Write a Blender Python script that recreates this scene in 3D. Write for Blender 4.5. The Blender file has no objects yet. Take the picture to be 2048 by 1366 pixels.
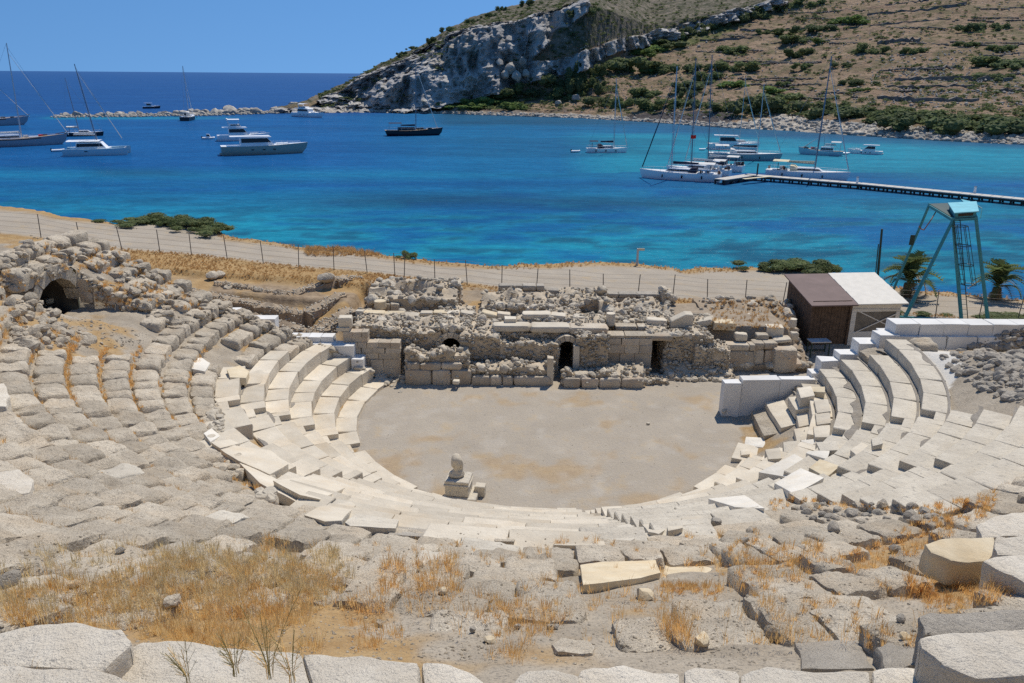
import bpy, bmesh, math, random
import numpy as np
from mathutils import Vector, Matrix
random.seed(7)
SC = bpy.context.scene
COL = SC.collection

# ------------------------------------------------------------------ camera, sky, sun, exposure
TH = math.atan(534.5/1540.0); RO = 0.0073; FL = 1540.0; HC = 13.0
ct, st = math.cos(TH), math.sin(TH); cr, sr = math.cos(RO), math.sin(RO)
FW = np.array((0, ct, -st)); RT = np.array((cr, sr*st, sr*ct)); UP = np.array((-sr, cr*st, cr*ct))
cam = bpy.data.cameras.new("camera"); cam_o = bpy.data.objects.new("camera", cam); COL.objects.link(cam_o)
cam.sensor_width = 36.0; cam.lens = FL/2048*36.0; cam.clip_end = 60000; cam.clip_start = 0.1
M4 = Matrix.Identity(4)
for i in range(3):
    M4[i][0] = RT[i]; M4[i][1] = UP[i]; M4[i][2] = -FW[i]
M4[2][3] = HC
cam_o.matrix_world = M4
SC.camera = cam_o

SUN_EL, SUN_AZ = math.radians(60), math.radians(27)      # azimuth from +Y towards +X
w = bpy.data.worlds.new("World"); SC.world = w; w.use_nodes = True
nt = w.node_tree; nt.nodes.clear()
sky = nt.nodes.new("ShaderNodeTexSky"); sky.sky_type = 'NISHITA'; sky.sun_disc = False
sky.sun_elevation = SUN_EL; sky.sun_rotation = SUN_AZ
sky.air_density = 1.0; sky.dust_density = 0.0; sky.ozone_density = 3.0; sky.altitude = 0
bg = nt.nodes.new("ShaderNodeBackground"); bg.inputs[1].default_value = 0.12
out = nt.nodes.new("ShaderNodeOutputWorld")
# a clear, dry sky: the horizon band is kept as blue as the air a little above it
tc = nt.nodes.new("ShaderNodeTexCoord"); mpn = nt.nodes.new("ShaderNodeMapping"); mpn.inputs["Location"].default_value = (0, 0, 0.3); mpn.inputs["Scale"].default_value = (1, 1, .8)
nrm = nt.nodes.new("ShaderNodeVectorMath"); nrm.operation = 'NORMALIZE'
nt.links.new(tc.outputs["Generated"], mpn.inputs[0]); nt.links.new(mpn.outputs[0], nrm.inputs[0]); nt.links.new(nrm.outputs[0], sky.inputs[0])
hs = nt.nodes.new("ShaderNodeHueSaturation"); hs.inputs["Saturation"].default_value = 1.22
nt.links.new(sky.outputs[0], hs.inputs["Color"]); nt.links.new(hs.outputs[0], bg.inputs[0]); nt.links.new(bg.outputs[0], out.inputs[0])
sl = bpy.data.lights.new("sun", 'SUN'); sl.energy = 4.1; sl.angle = math.radians(0.5); sl.color = (1.0, 0.935, 0.83)
so = bpy.data.objects.new("sun", sl); COL.objects.link(so)
sdir = Vector((math.sin(SUN_AZ)*math.cos(SUN_EL), math.cos(SUN_AZ)*math.cos(SUN_EL), math.sin(SUN_EL)))
so.rotation_euler = sdir.to_track_quat('Z', 'Y').to_euler(); so.location = (30, 60, 80)
SC.render.engine = 'CYCLES'; SC.cycles.use_denoising = False
vs = SC.view_settings; vs.view_transform = 'Standard'; vs.look = 'None'; vs.exposure = 0.0; vs.gamma = 1.0; vs.use_curve_mapping = False

# ------------------------------------------------------------------ view geometry (where a sight line meets the real ground)
def ray(px, py):
    a = (px-1024)/FL; b = -(py-683)/FL
    return FW + a*RT + b*UP
def G(px, py, z=0.0):
    d = ray(px, py); t = (z-HC)/d[2]
    return np.array((d[0]*t, d[1]*t, z))
def Dp(px, py, y):
    d = ray(px, py); t = y/d[1]
    return np.array((d[0]*t, y, HC+d[2]*t))
def proj(p):
    p = np.asarray(p, float); v = p-np.array((0, 0, HC)); dd = v@FW
    return 1024+FL*(v@RT)/dd, 683-FL*(v@UP)/dd
def inpoly(px, py, poly):
    px = np.asarray(px, float); py = np.asarray(py, float); c = np.zeros(px.shape, bool); n = len(poly)
    for i in range(n):
        x1, y1 = poly[i]; x2, y2 = poly[(i+1) % n]
        if y1 == y2: continue
        c ^= ((y1 > py) != (y2 > py)) & (px < (x2-x1)*(py-y1)/(y2-y1)+x1)
    return c
def sst(a, b, x):
    t = np.clip((x-a)/(b-a), 0, 1); return t*t*(3-2*t)

# ------------------------------------------------------------------ noise in numpy
def _h(ix, iy, iz, s):
    n = (ix.astype(np.int64)*374761393+iy.astype(np.int64)*668265263+iz.astype(np.int64)*2147483647+s*974711) & 0xffffffff
    n = ((n ^ (n >> 13))*1274126177) & 0xffffffff
    n = n ^ (n >> 16)
    return (n & 0xffff)/65535.0
def vn(p, s=0):
    p = np.asarray(p, float); f = np.floor(p); t = p-f; t = t*t*(3-2*t); i = f.astype(np.int64)
    r = 0
    for dx in (0, 1):
        wx = t[:, 0] if dx else 1-t[:, 0]
        for dy in (0, 1):
            wy = t[:, 1] if dy else 1-t[:, 1]
            for dz in (0, 1):
                wz = t[:, 2] if dz else 1-t[:, 2]
                r = r+wx*wy*wz*_h(i[:, 0]+dx, i[:, 1]+dy, i[:, 2]+dz, s)
    return r*2-1
def fbm(p, s=0, o=4, g=0.5):
    p = np.asarray(p, float); r = 0; a = 1; tot = 0
    for k in range(o):
        r = r+a*vn(p*2**k+k*17.3, s+k); tot += a; a *= g
    return r/tot
def n2(x, y, sc, s=0, o=4):
    x = np.asarray(x, float); y = np.asarray(y, float)
    p = np.stack([x.ravel()*sc, y.ravel()*sc, np.full(x.size, 3.7)], 1)
    return fbm(p, s, o).reshape(x.shape)

# ------------------------------------------------------------------ materials
class NT:
    def __init__(s, name):
        s.m = bpy.data.materials.new(name); s.m.use_nodes = True; s.t = s.m.node_tree; s.n = s.t.nodes
        s.b = s.n["Principled BSDF"]; s._pos = None
    def new(s, ty, **kw):
        n = s.n.new(ty)
        for k, v in kw.items(): setattr(n, k, v)
        return n
    def link(s, a, b): s.t.links.new(a, b)
    def pos(s, scale=(1, 1, 1), obj=False):
        if s._pos is None: s._pos = s.new("ShaderNodeNewGeometry").outputs["Position"]
        src = s.new("ShaderNodeTexCoord").outputs["Object"] if obj else s._pos
        if scale == (1, 1, 1): return src
        mp = s.new("ShaderNodeMapping"); mp.inputs["Scale"].default_value = scale; s.link(src, mp.inputs[0]); return mp.outputs[0]
    def noise(s, scale, detail=4, rough=0.55, vec=None, dist=0.0):
        n = s.new("ShaderNodeTexNoise"); n.inputs["Scale"].default_value = scale; n.inputs["Detail"].default_value = detail
        n.inputs["Roughness"].default_value = rough; n.inputs["Distortion"].default_value = dist
        s.link(vec if vec is not None else s.pos(), n.inputs["Vector"]); return n.outputs["Fac"]
    def voro(s, scale, feat='F1', vec=None, out="Distance"):
        n = s.new("ShaderNodeTexVoronoi"); n.feature = feat; n.inputs["Scale"].default_value = scale
        s.link(vec if vec is not None else s.pos(), n.inputs["Vector"]); return n.outputs[out]
    def ramp(s, fac, a, b, lo=0.0, hi=1.0):
        n = s.new("ShaderNodeMapRange"); n.inputs[1].default_value = a; n.inputs[2].default_value = b
        n.inputs[3].default_value = lo; n.inputs[4].default_value = hi; s.link(fac, n.inputs[0]); return n.outputs[0]
    def mul(s, a, b, op='MULTIPLY'):
        n = s.new("ShaderNodeMath", operation=op)
        for i, v in enumerate((a, b)):
            if isinstance(v, (int, float)): n.inputs[i].default_value = v
            else: s.link(v, n.inputs[i])
        return n.outputs[0]
    def mix(s, fac, a, b, mode='MIX'):
        n = s.new("ShaderNodeMix"); n.data_type = 'RGBA'; n.blend_type = mode
        for i, v in ((0, fac), (6, a), (7, b)):
            if isinstance(v, (int, float)): n.inputs[i].default_value = v
            elif isinstance(v, tuple): n.inputs[i].default_value = (*v, 1) if len(v) == 3 else v
            else: s.link(v, n.inputs[i])
        return n.outputs[2]
    def attr(s, name, chan=None):
        n = s.new("ShaderNodeAttribute"); n.attribute_name = name
        if chan is None: return n.outputs["Color"]
        sp = s.new("ShaderNodeSeparateColor"); s.link(n.outputs["Color"], sp.inputs[0]); return sp.outputs[chan]
    def rnd(s): return s.new("ShaderNodeObjectInfo").outputs["Random"]
    def col(s, c):
        if isinstance(c, tuple): s.b.inputs["Base Color"].default_value = (*c, 1)
        else: s.link(c, s.b.inputs["Base Color"])
    def bump(s, h, strength, dist=0.02):
        n = s.new("ShaderNodeBump"); n.inputs["Strength"].default_value = strength; n.inputs["Distance"].default_value = dist
        s.link(h, n.inputs["Height"])
        if s.b.inputs["Normal"].is_linked:
            s.link(s.b.inputs["Normal"].links[0].from_socket, n.inputs["Normal"])
        s.link(n.outputs[0], s.b.inputs["Normal"])
    def rough(s, r, spec=0.3, metal=0.0):
        s.b.inputs["Roughness"].default_value = r; s.b.inputs["Specular IOR Level"].default_value = spec; s.b.inputs["Metallic"].default_value = metal
        return s.m

def stone(name, a, b, dark, warm, sc=1.0, spots=0.55, bump=0.6, vary=0.22, speck=0.25, warm_amt=0.5, dist=0.03, crack=0.0):
    t = NT(name)
    c = t.mix(t.ramp(t.noise(1.1*sc, 5), 0.35, 0.65), a, b)
    c = t.mix(t.mul(t.ramp(t.noise(0.7*sc, 3, vec=t.pos((1, 1, 1.4))), 0.5, 0.72), warm_amt), c, warm)
    if crack:
        cv_ = t.new("ShaderNodeVectorMath"); cv_.operation = 'ADD'; nz_ = t.new("ShaderNodeTexNoise"); nz_.inputs["Scale"].default_value = 3*sc; t.link(t.pos(), nz_.inputs["Vector"])
        sc_ = t.new("ShaderNodeVectorMath"); sc_.operation = 'SCALE'; sc_.inputs[3].default_value = .35/sc; t.link(nz_.outputs["Color"], sc_.inputs[0]); t.link(t.pos(), cv_.inputs[0]); t.link(sc_.outputs[0], cv_.inputs[1])
        ck = t.ramp(t.voro(1.5*sc, 'DISTANCE_TO_EDGE', cv_.outputs[0]), .0, .035/1, 1, 0)
        ck = t.mul(ck, t.ramp(t.noise(1.2*sc, 3), .45, .6)); c = t.mix(t.mul(ck, crack), c, dark)
    f1 = t.ramp(t.noise(7*sc, 6, 0.65), spots, spots+0.12)
    c = t.mix(t.mul(f1, 0.75), c, dark)
    sp = t.ramp(t.noise(38*sc, 3, 0.7), 0.35, 0.7)
    c = t.mix(speck, c, t.mix(sp, dark, tuple(min(1, x*1.25) for x in b)))
    v = t.ramp(t.rnd(), 0, 1, 1-vary, 1+vary*0.6)
    cv = t.new("ShaderNodeCombineColor")
    for i in range(3): t.link(v, cv.inputs[i])
    c = t.mix(1.0, c, cv.outputs[0], 'MULTIPLY')
    t.col(c)
    if crack: t.bump(ck, .8, -.03)
    t.bump(t.noise(4.5*sc, 6, 0.6), bump, dist*2.5)
    t.bump(t.noise(22*sc, 5, 0.65), bump, dist)
    return t.rough(0.92, 0.15)
def plain(name, c, rough=0.6, spec=0.3, metal=0.0, var=0.12, sc=3.0):
    t = NT(name)
    k = t.ramp(t.noise(sc, 4), 0.3, 0.7)
    t.col(t.mix(k, tuple(x*(1-var) for x in c), tuple(min(1, x*(1+var)) for x in c)))
    return t.rough(rough, spec, metal)

MT = {}
MT['grey'] = stone('weathered_limestone', (.46, .39, .295), (.685, .60, .47), (.19, .155, .115), (.64, .49, .32), sc=1.5, spots=.55, bump=.95, vary=.19, speck=.36, dist=.033, warm_amt=.6)
MT['greyfar'] = MT['grey']
MT['cream'] = stone('cream_marble', (.58, .51, .40), (.70, .625, .50), (.36, .31, .25), (.60, .47, .31), sc=1.1, spots=.62, bump=.4, vary=.17, speck=.16, warm_amt=.6)
MT['pitted'] = stone('pitted_marble', (.54, .48, .385), (.68, .615, .50), (.24, .22, .19), (.56, .48, .36), sc=1.3, spots=.57, bump=.6, vary=.07, speck=.28, warm_amt=.4)
MT['white'] = stone('new_white_marble', (.68, .665, .63), (.76, .745, .71), (.50, .48, .45), (.66, .62, .55), sc=1.0, spots=.66, bump=.15, vary=.07, speck=.07, warm_amt=.4)
MT['fore'] = stone('pale_rough_marble', (.67, .59, .47), (.79, .715, .59), (.36, .33, .29), (.66, .56, .42), sc=2.6, spots=.60, bump=.9, vary=.1, speck=.2, warm_amt=.6, dist=.02)
MT['foregrey'] = stone('rough_grey_stone', (.41, .365, .30), (.56, .505, .42), (.19, .165, .135), (.50, .41, .30), sc=3.0, spots=.6, bump=1.0, vary=.15, speck=.34, dist=.02)
MT['gold'] = stone('yellowed_marble', (.58, .47, .31), (.70, .60, .43), (.35, .28, .19), (.66, .48, .26), sc=2.0, spots=.66, bump=.5, vary=.1, speck=.14, dist=.015)
MT['ashlar'] = stone('tan_ashlar', (.49, .415, .315), (.62, .54, .425), (.27, .22, .17), (.56, .39, .25), sc=1.6, spots=.6, bump=.7, vary=.2, speck=.25, warm_amt=.7)
MT['rubble'] = stone('rubble_stone', (.60, .515, .395), (.77, .69, .555), (.30, .25, .19), (.66, .52, .36), sc=2.2, spots=.58, bump=.9, vary=.25, speck=.3, warm_amt=.5)
MT['mortar'] = stone('rubble_core', (.48, .39, .28), (.64, .545, .41), (.20, .165, .13), (.54, .40, .26), sc=2.0, spots=.6, bump=.5, vary=.05, speck=.3, dist=.03)
MT['earth'] = stone('bare_earth', (.33, .255, .175), (.45, .36, .255), (.15, .11, .08), (.34, .23, .13), sc=1.5, spots=.62, bump=.6, vary=.05, speck=.3, dist=.03)
MT['vaultshade'] = plain('masonry_painted_shade', (.09, .075, .06), .95, var=.3)  # passage interior: its shade is put into this dark colour
MT['bright'] = stone('bright_marble_slab', (.66, .61, .52), (.78, .73, .635), (.44, .40, .34), (.70, .61, .47), sc=1.6, spots=.66, bump=.35, vary=.06, speck=.1)
MT['teal'] = plain('teal_paint', (.05, .26, .30), .45)
MT['tealroof'] = plain('light_teal_roof', (.16, .50, .58), .5)
MT['darkmetal'] = plain('dark_green_metal', (.03, .06, .05), .5)
MT['post'] = plain('post_steel', (.15, .14, .125), .6)
MT['wood'] = plain('dark_wood', (.11, .072, .048), .8, var=.35, sc=6)
MT['brownroof'] = plain('brown_roof', (.17, .116, .104), .7, var=.15, sc=1.5)
MT['whitepaint'] = plain('white_painted_board', (.70, .66, .58), .7, var=.07)
MT['tableboard'] = plain('grey_table_board', (.52, .51, .50), .7)
MT['windowdim'] = plain('dusty_window', (.14, .125, .105), .35, .5, var=.3)
MT['rope'] = plain('rust_cable', (.22, .10, .07), .7)
MT['gel'] = plain('white_gelcoat', (.88, .88, .87), .3, .5, var=.03)
MT['deck'] = plain('teak_deck', (.42, .33, .24), .6)
MT['navy'] = plain('dark_hull', (.015, .018, .028), .25, .5)
MT['greenhull'] = plain('pale_green_hull', (.30, .36, .30), .3, .5, var=.03)
MT['bluehull'] = plain('pale_blue_hull', (.42, .60, .66), .3, .5, var=.03)
MT['greyhull'] = plain('grey_hull', (.30, .32, .36), .35, .4, var=.05)
MT['glass'] = plain('tinted_glass', (.012, .015, .02), .08, .6)
MT['alu'] = plain('mast_aluminium', (.52, .54, .57), .35, .5, .3, var=.04)
MT['spar'] = plain('grey_blue_spar', (.16, .20, .25), .4)
MT['canvas'] = plain('canvas_pale', (.66, .65, .62), .9, var=.06)
MT['canvasy'] = plain('canvas_cream', (.66, .58, .40), .9, var=.06)
MT['canvasb'] = plain('canvas_navy', (.02, .025, .05), .9)
MT['rig'] = plain('rigging_wire', (.28, .29, .31), .5)
MT['red'] = plain('red_flag', (.6, .03, .02), .8)
MT['rubber'] = plain('dark_rubber', (.02, .02, .022), .7)
MT['brownwood'] = plain('varnished_wood', (.16, .07, .035), .4, var=.25)
MT['pierdeck'] = plain('pier_boards', (.52, .49, .44), .8, var=.12)
MT['piertimber'] = plain('pier_dark_timber', (.045, .04, .035), .8)

def leafmat(name, a, b, c, trans=.3):
    t = NT(name)
    k = t.ramp(t.noise(0.9, 4), 0.35, 0.65)
    col = t.mix(k, a, b)
    col = t.mix(t.ramp(t.noise(6, 3), 0.55, 0.7), col, c)
    v = t.ramp(t.rnd(), 0, 1, 0.75, 1.2)
    cv = t.new("ShaderNodeCombineColor")
    for i in range(3): t.link(v, cv.inputs[i])
    cc = t.mix(1.0, col, cv.outputs[0], 'MULTIPLY'); t.col(cc); t.rough(0.75, 0.15)
    tl = t.new("ShaderNodeBsdfTranslucent"); t.link(cc, tl.inputs[0]); mx = t.new("ShaderNodeMixShader"); mx.inputs[0].default_value = trans
    t.link(t.b.outputs[0], mx.inputs[1]); t.link(tl.outputs[0], mx.inputs[2]); t.link(mx.outputs[0], t.n["Material Output"].inputs[0])
    return t.m
MT['bush'] = leafmat('scrub_leaves', (.115, .155, .060), (.19, .23, .095), (.25, .23, .11), .4)
MT['bushbright'] = leafmat('bright_scrub_leaves', (.14, .23, .06), (.23, .31, .10), (.25, .25, .11), .4)
MT['bushdark'] = leafmat('dark_scrub_leaves', (.10, .14, .062), (.17, .205, .095), (.22, .21, .11), .45)
MT['palm'] = leafmat('palm_leaves', (.12, .17, .06), (.20, .24, .09), (.27, .25, .11), .4)
MT['palmdry'] = leafmat('dry_palm_leaves', (.36, .27, .14), (.46, .36, .20), (.28, .20, .10), .4)
MT['trunk'] = plain('palm_trunk', (.13, .095, .065), .9, var=.4, sc=12)
MT['grass'] = leafmat('dry_grass', (.88, .56, .20), (.94, .68, .30), (.70, .40, .13), .55)
MT['straw'] = leafmat('straw_grass', (.86, .66, .34), (.92, .74, .42), (.72, .50, .22), .55)
MT['orangegrass'] = leafmat('orange_grass', (.74, .45, .16), (.84, .56, .24), (.60, .33, .11), .55)
MT['bankgrass'] = leafmat('bank_grass', (.50, .31, .13), (.62, .42, .20), (.38, .22, .09), .5)
MT['weed'] = leafmat('green_weed', (.24, .22, .085), (.36, .31, .13), (.44, .34, .16))
# ------------------------------------------------------------------ mesh helpers
def mesh_np(name, V, Fq, mat=None, smooth=False, sharp=None):
    me = bpy.data.meshes.new(name)
    V = np.asarray(V, float)
    if isinstance(Fq, np.ndarray):
        n, k = Fq.shape
        me.vertices.add(len(V)); me.vertices.foreach_set("co", V.ravel())
        me.loops.add(n*k); me.loops.foreach_set("vertex_index", Fq.ravel().astype(np.int32))
        me.polygons.add(n); me.polygons.foreach_set("loop_start", np.arange(0, n*k, k, dtype=np.int32))
        me.update(calc_edges=True); me.validate()
    else:
        me.from_pydata(V.tolist(), [], Fq); me.update()
    if mat is not None: me.materials.append(MT[mat] if isinstance(mat, str) else mat)
    if smooth:
        me.shade_smooth()
        if sharp: me.set_sharp_from_angle(angle=math.radians(sharp))
    return me
def obj(name, me, parent=None, loc=None, rot=None, scale=None):
    o = bpy.data.objects.new(name, me); COL.objects.link(o)
    if parent is not None: o.parent = parent
    if loc is not None: o.location = loc
    if rot is not None: o.rotation_euler = rot
    if scale is not None: o.scale = scale
    return o
def tag(o, label=None, cat=None, group=None, kind=None):
    if label: o['label'] = label
    if cat: o['category'] = cat
    if group: o['group'] = group
    if kind: o['kind'] = kind
    return o
def thing(name, label, cat, loc=(0, 0, 0), rz=0.0, group=None):
    o = bpy.data.objects.new(name, None); COL.objects.link(o); o.location = loc; o.rotation_euler = (0, 0, rz)
    o.empty_display_size = 0.3
    return tag(o, label, cat, group)
def copy_tree(o, parent=None):
    c = o.copy(); COL.objects.link(c)
    if parent is not None: c.parent = parent
    for ch in list(o.children): copy_tree(ch, c)
    return c

class MB:
    """collects shapes into one mesh"""
    def __init__(s): s.v = []; s.f = []
    def add(s, V, Fc):
        b = len(s.v); s.v += [tuple(map(float, p)) for p in V]; s.f += [tuple(i+b for i in f) for f in Fc]; return s
    def box(s, c, d, rz=0.0, taper=1.0):
        x, y, z = d[0]/2, d[1]/2, d[2]/2; V = []
        cc, ss = math.cos(rz), math.sin(rz)
        for k, zz in ((1.0, -z), (taper, z)):
            for (a, b) in ((-x, -y), (x, -y), (x, y), (-x, y)):
                a *= k; b *= k
                V.append((c[0]+a*cc-b*ss, c[1]+a*ss+b*cc, c[2]+zz))
        return s.add(V, [(0, 3, 2, 1), (4, 5, 6, 7), (0, 1, 5, 4), (1, 2, 6, 5), (2, 3, 7, 6), (3, 0, 4, 7)])
    def hexa(s, bot, top):
        return s.add(list(bot)+list(top), [(0, 3, 2, 1), (4, 5, 6, 7), (0, 1, 5, 4), (1, 2, 6, 5), (2, 3, 7, 6), (3, 0, 4, 7)])
    def tube(s, p0, p1, r0, r1=None, n=6):
        r1 = r0 if r1 is None else r1
        p0 = Vector(p0); p1 = Vector(p1); d = (p1-p0).normalized()
        a = d.orthogonal().normalized(); b = d.cross(a); V = []
        for p, r in ((p0, r0), (p1, r1)):
            for i in range(n):
                t = 2*math.pi*i/n; V.append(p+a*(math.cos(t)*r)+b*(math.sin(t)*r))
        F = [(i, (i+1) % n, n+(i+1) % n, n+i) for i in range(n)]+[tuple(range(n-1, -1, -1)), tuple(range(n, 2*n))]
        return s.add(V, F)
    def path(s, pts, r, n=5):
        for a, b in zip(pts[:-1], pts[1:]): s.tube(a, b, r, r, n)
        return s
    def bar(s, p0, p1, wd, ht):
        p0 = Vector(p0); p1 = Vector(p1); d = (p1-p0).normalized(); up = Vector((0, 0, 1))
        if abs(d.z) > .95: up = Vector((0, 1, 0))
        a = d.cross(up).normalized()*wd/2; b = a.cross(d).normalized()*ht/2; V = []
        for p in (p0, p1): V += [p-a-b, p+a-b, p+a+b, p-a+b]
        return s.add(V, [(3, 2, 1, 0), (4, 5, 6, 7), (0, 1, 5, 4), (1, 2, 6, 5), (2, 3, 7, 6), (3, 0, 4, 7)])
    def loft(s, rings, closed=True, caps=True):
        b = len(s.v); n = len(rings[0]); V = [p for r in rings for p in r]; F = []
        for i in range(len(rings)-1):
            for j in range(n if closed else n-1):
                k = (j+1) % n; F.append((i*n+j, i*n+k, (i+1)*n+k, (i+1)*n+j))
        if caps: F += [tuple(range(n-1, -1, -1)), tuple(range((len(rings)-1)*n, len(rings)*n))]
        return s.add(V, F)
    def ell(s, c, r, nu=10, nv=6):
        V = [(c[0], c[1], c[2]-r[2])]
        for i in range(1, nv):
            t = -math.pi/2+math.pi*i/nv
            for j in range(nu):
                a = 2*math.pi*j/nu; V.append((c[0]+r[0]*math.cos(t)*math.cos(a), c[1]+r[1]*math.cos(t)*math.sin(a), c[2]+r[2]*math.sin(t)))
        V.append((c[0], c[1], c[2]+r[2])); F = []
        for j in range(nu): F.append((0, 1+(j+1) % nu, 1+j))
        for i in range(nv-2):
            for j in range(nu):
                a = 1+i*nu+j; b2 = 1+i*nu+(j+1) % nu; F.append((a, b2, b2+nu, a+nu))
        e = len(V)-1
        for j in range(nu): F.append((e, e-nu+j, e-nu+(j+1) % nu))
        return s.add(V, F)
    def build(s, name, mat, parent=None, world=False, smooth=False, sharp=35):
        V = np.array(s.v) if s.v else np.zeros((0, 3))
        if world and parent is not None:
            p = parent; off = Vector((0, 0, 0))
            while p is not None: off += p.location; p = p.parent
            V = V-np.array(off)
        return obj(name, mesh_np(name, V, s.f, mat, smooth, sharp), parent)

# unit ico sphere for stones
def ico(sub):
    bm = bmesh.new(); bmesh.ops.create_icosphere(bm, subdivisions=sub, radius=1.0)
    V = np.array([v.co[:] for v in bm.verts]); F = np.array([[v.index for v in f.verts] for f in bm.faces]); bm.free(); return V, F
ICO1, ICO2, ICO3 = ico(1), ico(2), ico(3)
def lump(seed, base=ICO2, ang=0.28, sq=0.35, fr=1.3):
    """an angular stone of unit half-size"""
    V, F = base; V = V.copy(); r = np.random.RandomState(seed)
    # cut by random planes to give flat facets
    for _ in range(9):
        n = r.normal(size=3); n /= np.linalg.norm(n); d = r.uniform(.55, .85); k = V@n-d
        V = V-np.outer(np.clip(k, 0, None), n)*0.92
    V = V*(1+ang*fbm(V*fr+seed*7.1, seed, 3))[:, None]
    return V, F
STONES = [lump(i) for i in range(10)]
STONES_LO = [lump(i+50, ICO1) for i in range(10)]
def scatter(points, sizes, seed=0, lo=True, flat=0.75, sink=0.0):
    """joins many deformed stones at the points into one vertex/face set"""
    r = np.random.RandomState(seed); VV, FF, b = [], [], 0; src = STONES_LO if lo else STONES
    for p, s in zip(points, sizes):
        V, F = src[r.randint(len(src))]
        a, t = r.uniform(0, 6.28), r.uniform(-.5, .5)
        ca, sa, cb, sb = math.cos(a), math.sin(a), math.cos(t), math.sin(t)
        R = np.array([[ca, -sa, 0], [sa, ca, 0], [0, 0, 1]])@np.array([[1, 0, 0], [0, cb, -sb], [0, sb, cb]])
        sc = s*np.array([r.uniform(.8, 1.25), r.uniform(.7, 1.0), flat*r.uniform(.75, 1.1)])
        VV.append((V*sc)@R.T+np.array(p)-np.array((0, 0, sink*s))); FF.append(F+b); b += len(V)
    return (np.concatenate(VV), np.concatenate(FF)) if VV else (np.zeros((0, 3)), np.zeros((0, 3), int))
STONE_ME = {}
def stone_mesh(i, mat):
    k = (i % 10, mat)
    if k not in STONE_ME:
        V, F = STONES[i % 10]; STONE_ME[k] = mesh_np("stone", V, F, mat, True, 28)
    return STONE_ME[k]

# block meshes (unit cube, edges worn): shared between alike blocks
BLK = {}
def block_mesh(kind, i, mat):
    key = (kind, i, mat)
    if key in BLK: return BLK[key]
    r = np.random.RandomState(i*13+5)
    nx, ny, nz = {'flat': (12, 9, 3), 'worn': (10, 8, 4), 'fore': (9, 7, 5), 'crisp': (3, 3, 2)}[kind]
    bm = bmesh.new(); bmesh.ops.create_cube(bm, size=1.0)
    if kind == 'crisp':
        bmesh.ops.bevel(bm, geom=bm.edges[:], offset=.022, segments=1, affect='EDGES', profile=.5)
        V = np.array([v.co[:] for v in bm.verts])
        for v in bm.verts:
            p = np.array(v.co)*(1, 1, 1)
            v.co += Vector(r.normal(size=3)*np.array((.008, .012, .012)))
        # chip a corner
        cs = [v for v in bm.verts if v.co.z > .3]
        c = cs[r.randint(len(cs))].co.copy()
        for v in bm.verts:
            dd = (v.co-c).length
            if dd < .12: v.co *= (1-.07*r.rand())
        me = bpy.data.meshes.new("block"); bm.to_mesh(me); bm.free(); me.materials.append(MT[mat])
    else:
        bm.free()
        vid = {}; V = []; F = []
        def vert(a, b, c):
            k = (a, b, c)
            if k not in vid: vid[k] = len(V); V.append((a/nx-.5, b/ny-.5, c/nz-.5))
            return vid[k]
        for a in range(nx):
            for b in range(ny):
                F.append((vert(a, b, nz), vert(a+1, b, nz), vert(a+1, b+1, nz), vert(a, b+1, nz)))
        for c in range(nz):
            for a in range(nx):
                F.append((vert(a, 0, c), vert(a+1, 0, c), vert(a+1, 0, c+1), vert(a, 0, c+1)))
                F.append((vert(a+1, ny, c), vert(a, ny, c), vert(a, ny, c+1), vert(a+1, ny, c+1)))
            for b in range(ny):
                F.append((vert(0, b+1, c), vert(0, b, c), vert(0, b, c+1), vert(0, b+1, c+1)))
                F.append((vert(nx, b, c), vert(nx, b+1, c), vert(nx, b+1, c+1), vert(nx, b, c+1)))
        V = np.array(V); pw = {'worn': 6.5, 'flat': 8.0}.get(kind, 9.0)
        q = np.abs(V*2); m = q.max(1); L = (q**pw).sum(1)**(1/pw)
        V = V*(m/np.maximum(L, 1e-6))[:, None]
        amp = {'worn': .07, 'flat': .05}.get(kind, .045)
        for ax in range(3):
            V[:, ax] += amp*fbm(V*2.2+i*9.7+ax*31, i+ax*7, 3)
        if kind == 'worn':   # hollows on the upper face
            top = V[:, 2] > .2
            V[top, 2] += .10*fbm(V[top]*1.9+i*3.3, i+90, 2)+.07*fbm(V[top]*5.5+i*5.3, i+95, 2)
        if kind == 'flat':
            top = V[:, 2] > .2
            V[top, 2] += .06*fbm(V[top]*1.5+i*3.3, i+90, 2)+.06*fbm(V[top]*6+i*5.3, i+95, 2)
        me = mesh_np("block", V, F, mat, True, 35 if kind == 'fore' else 50)
    BLK[key] = me
    return me
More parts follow.
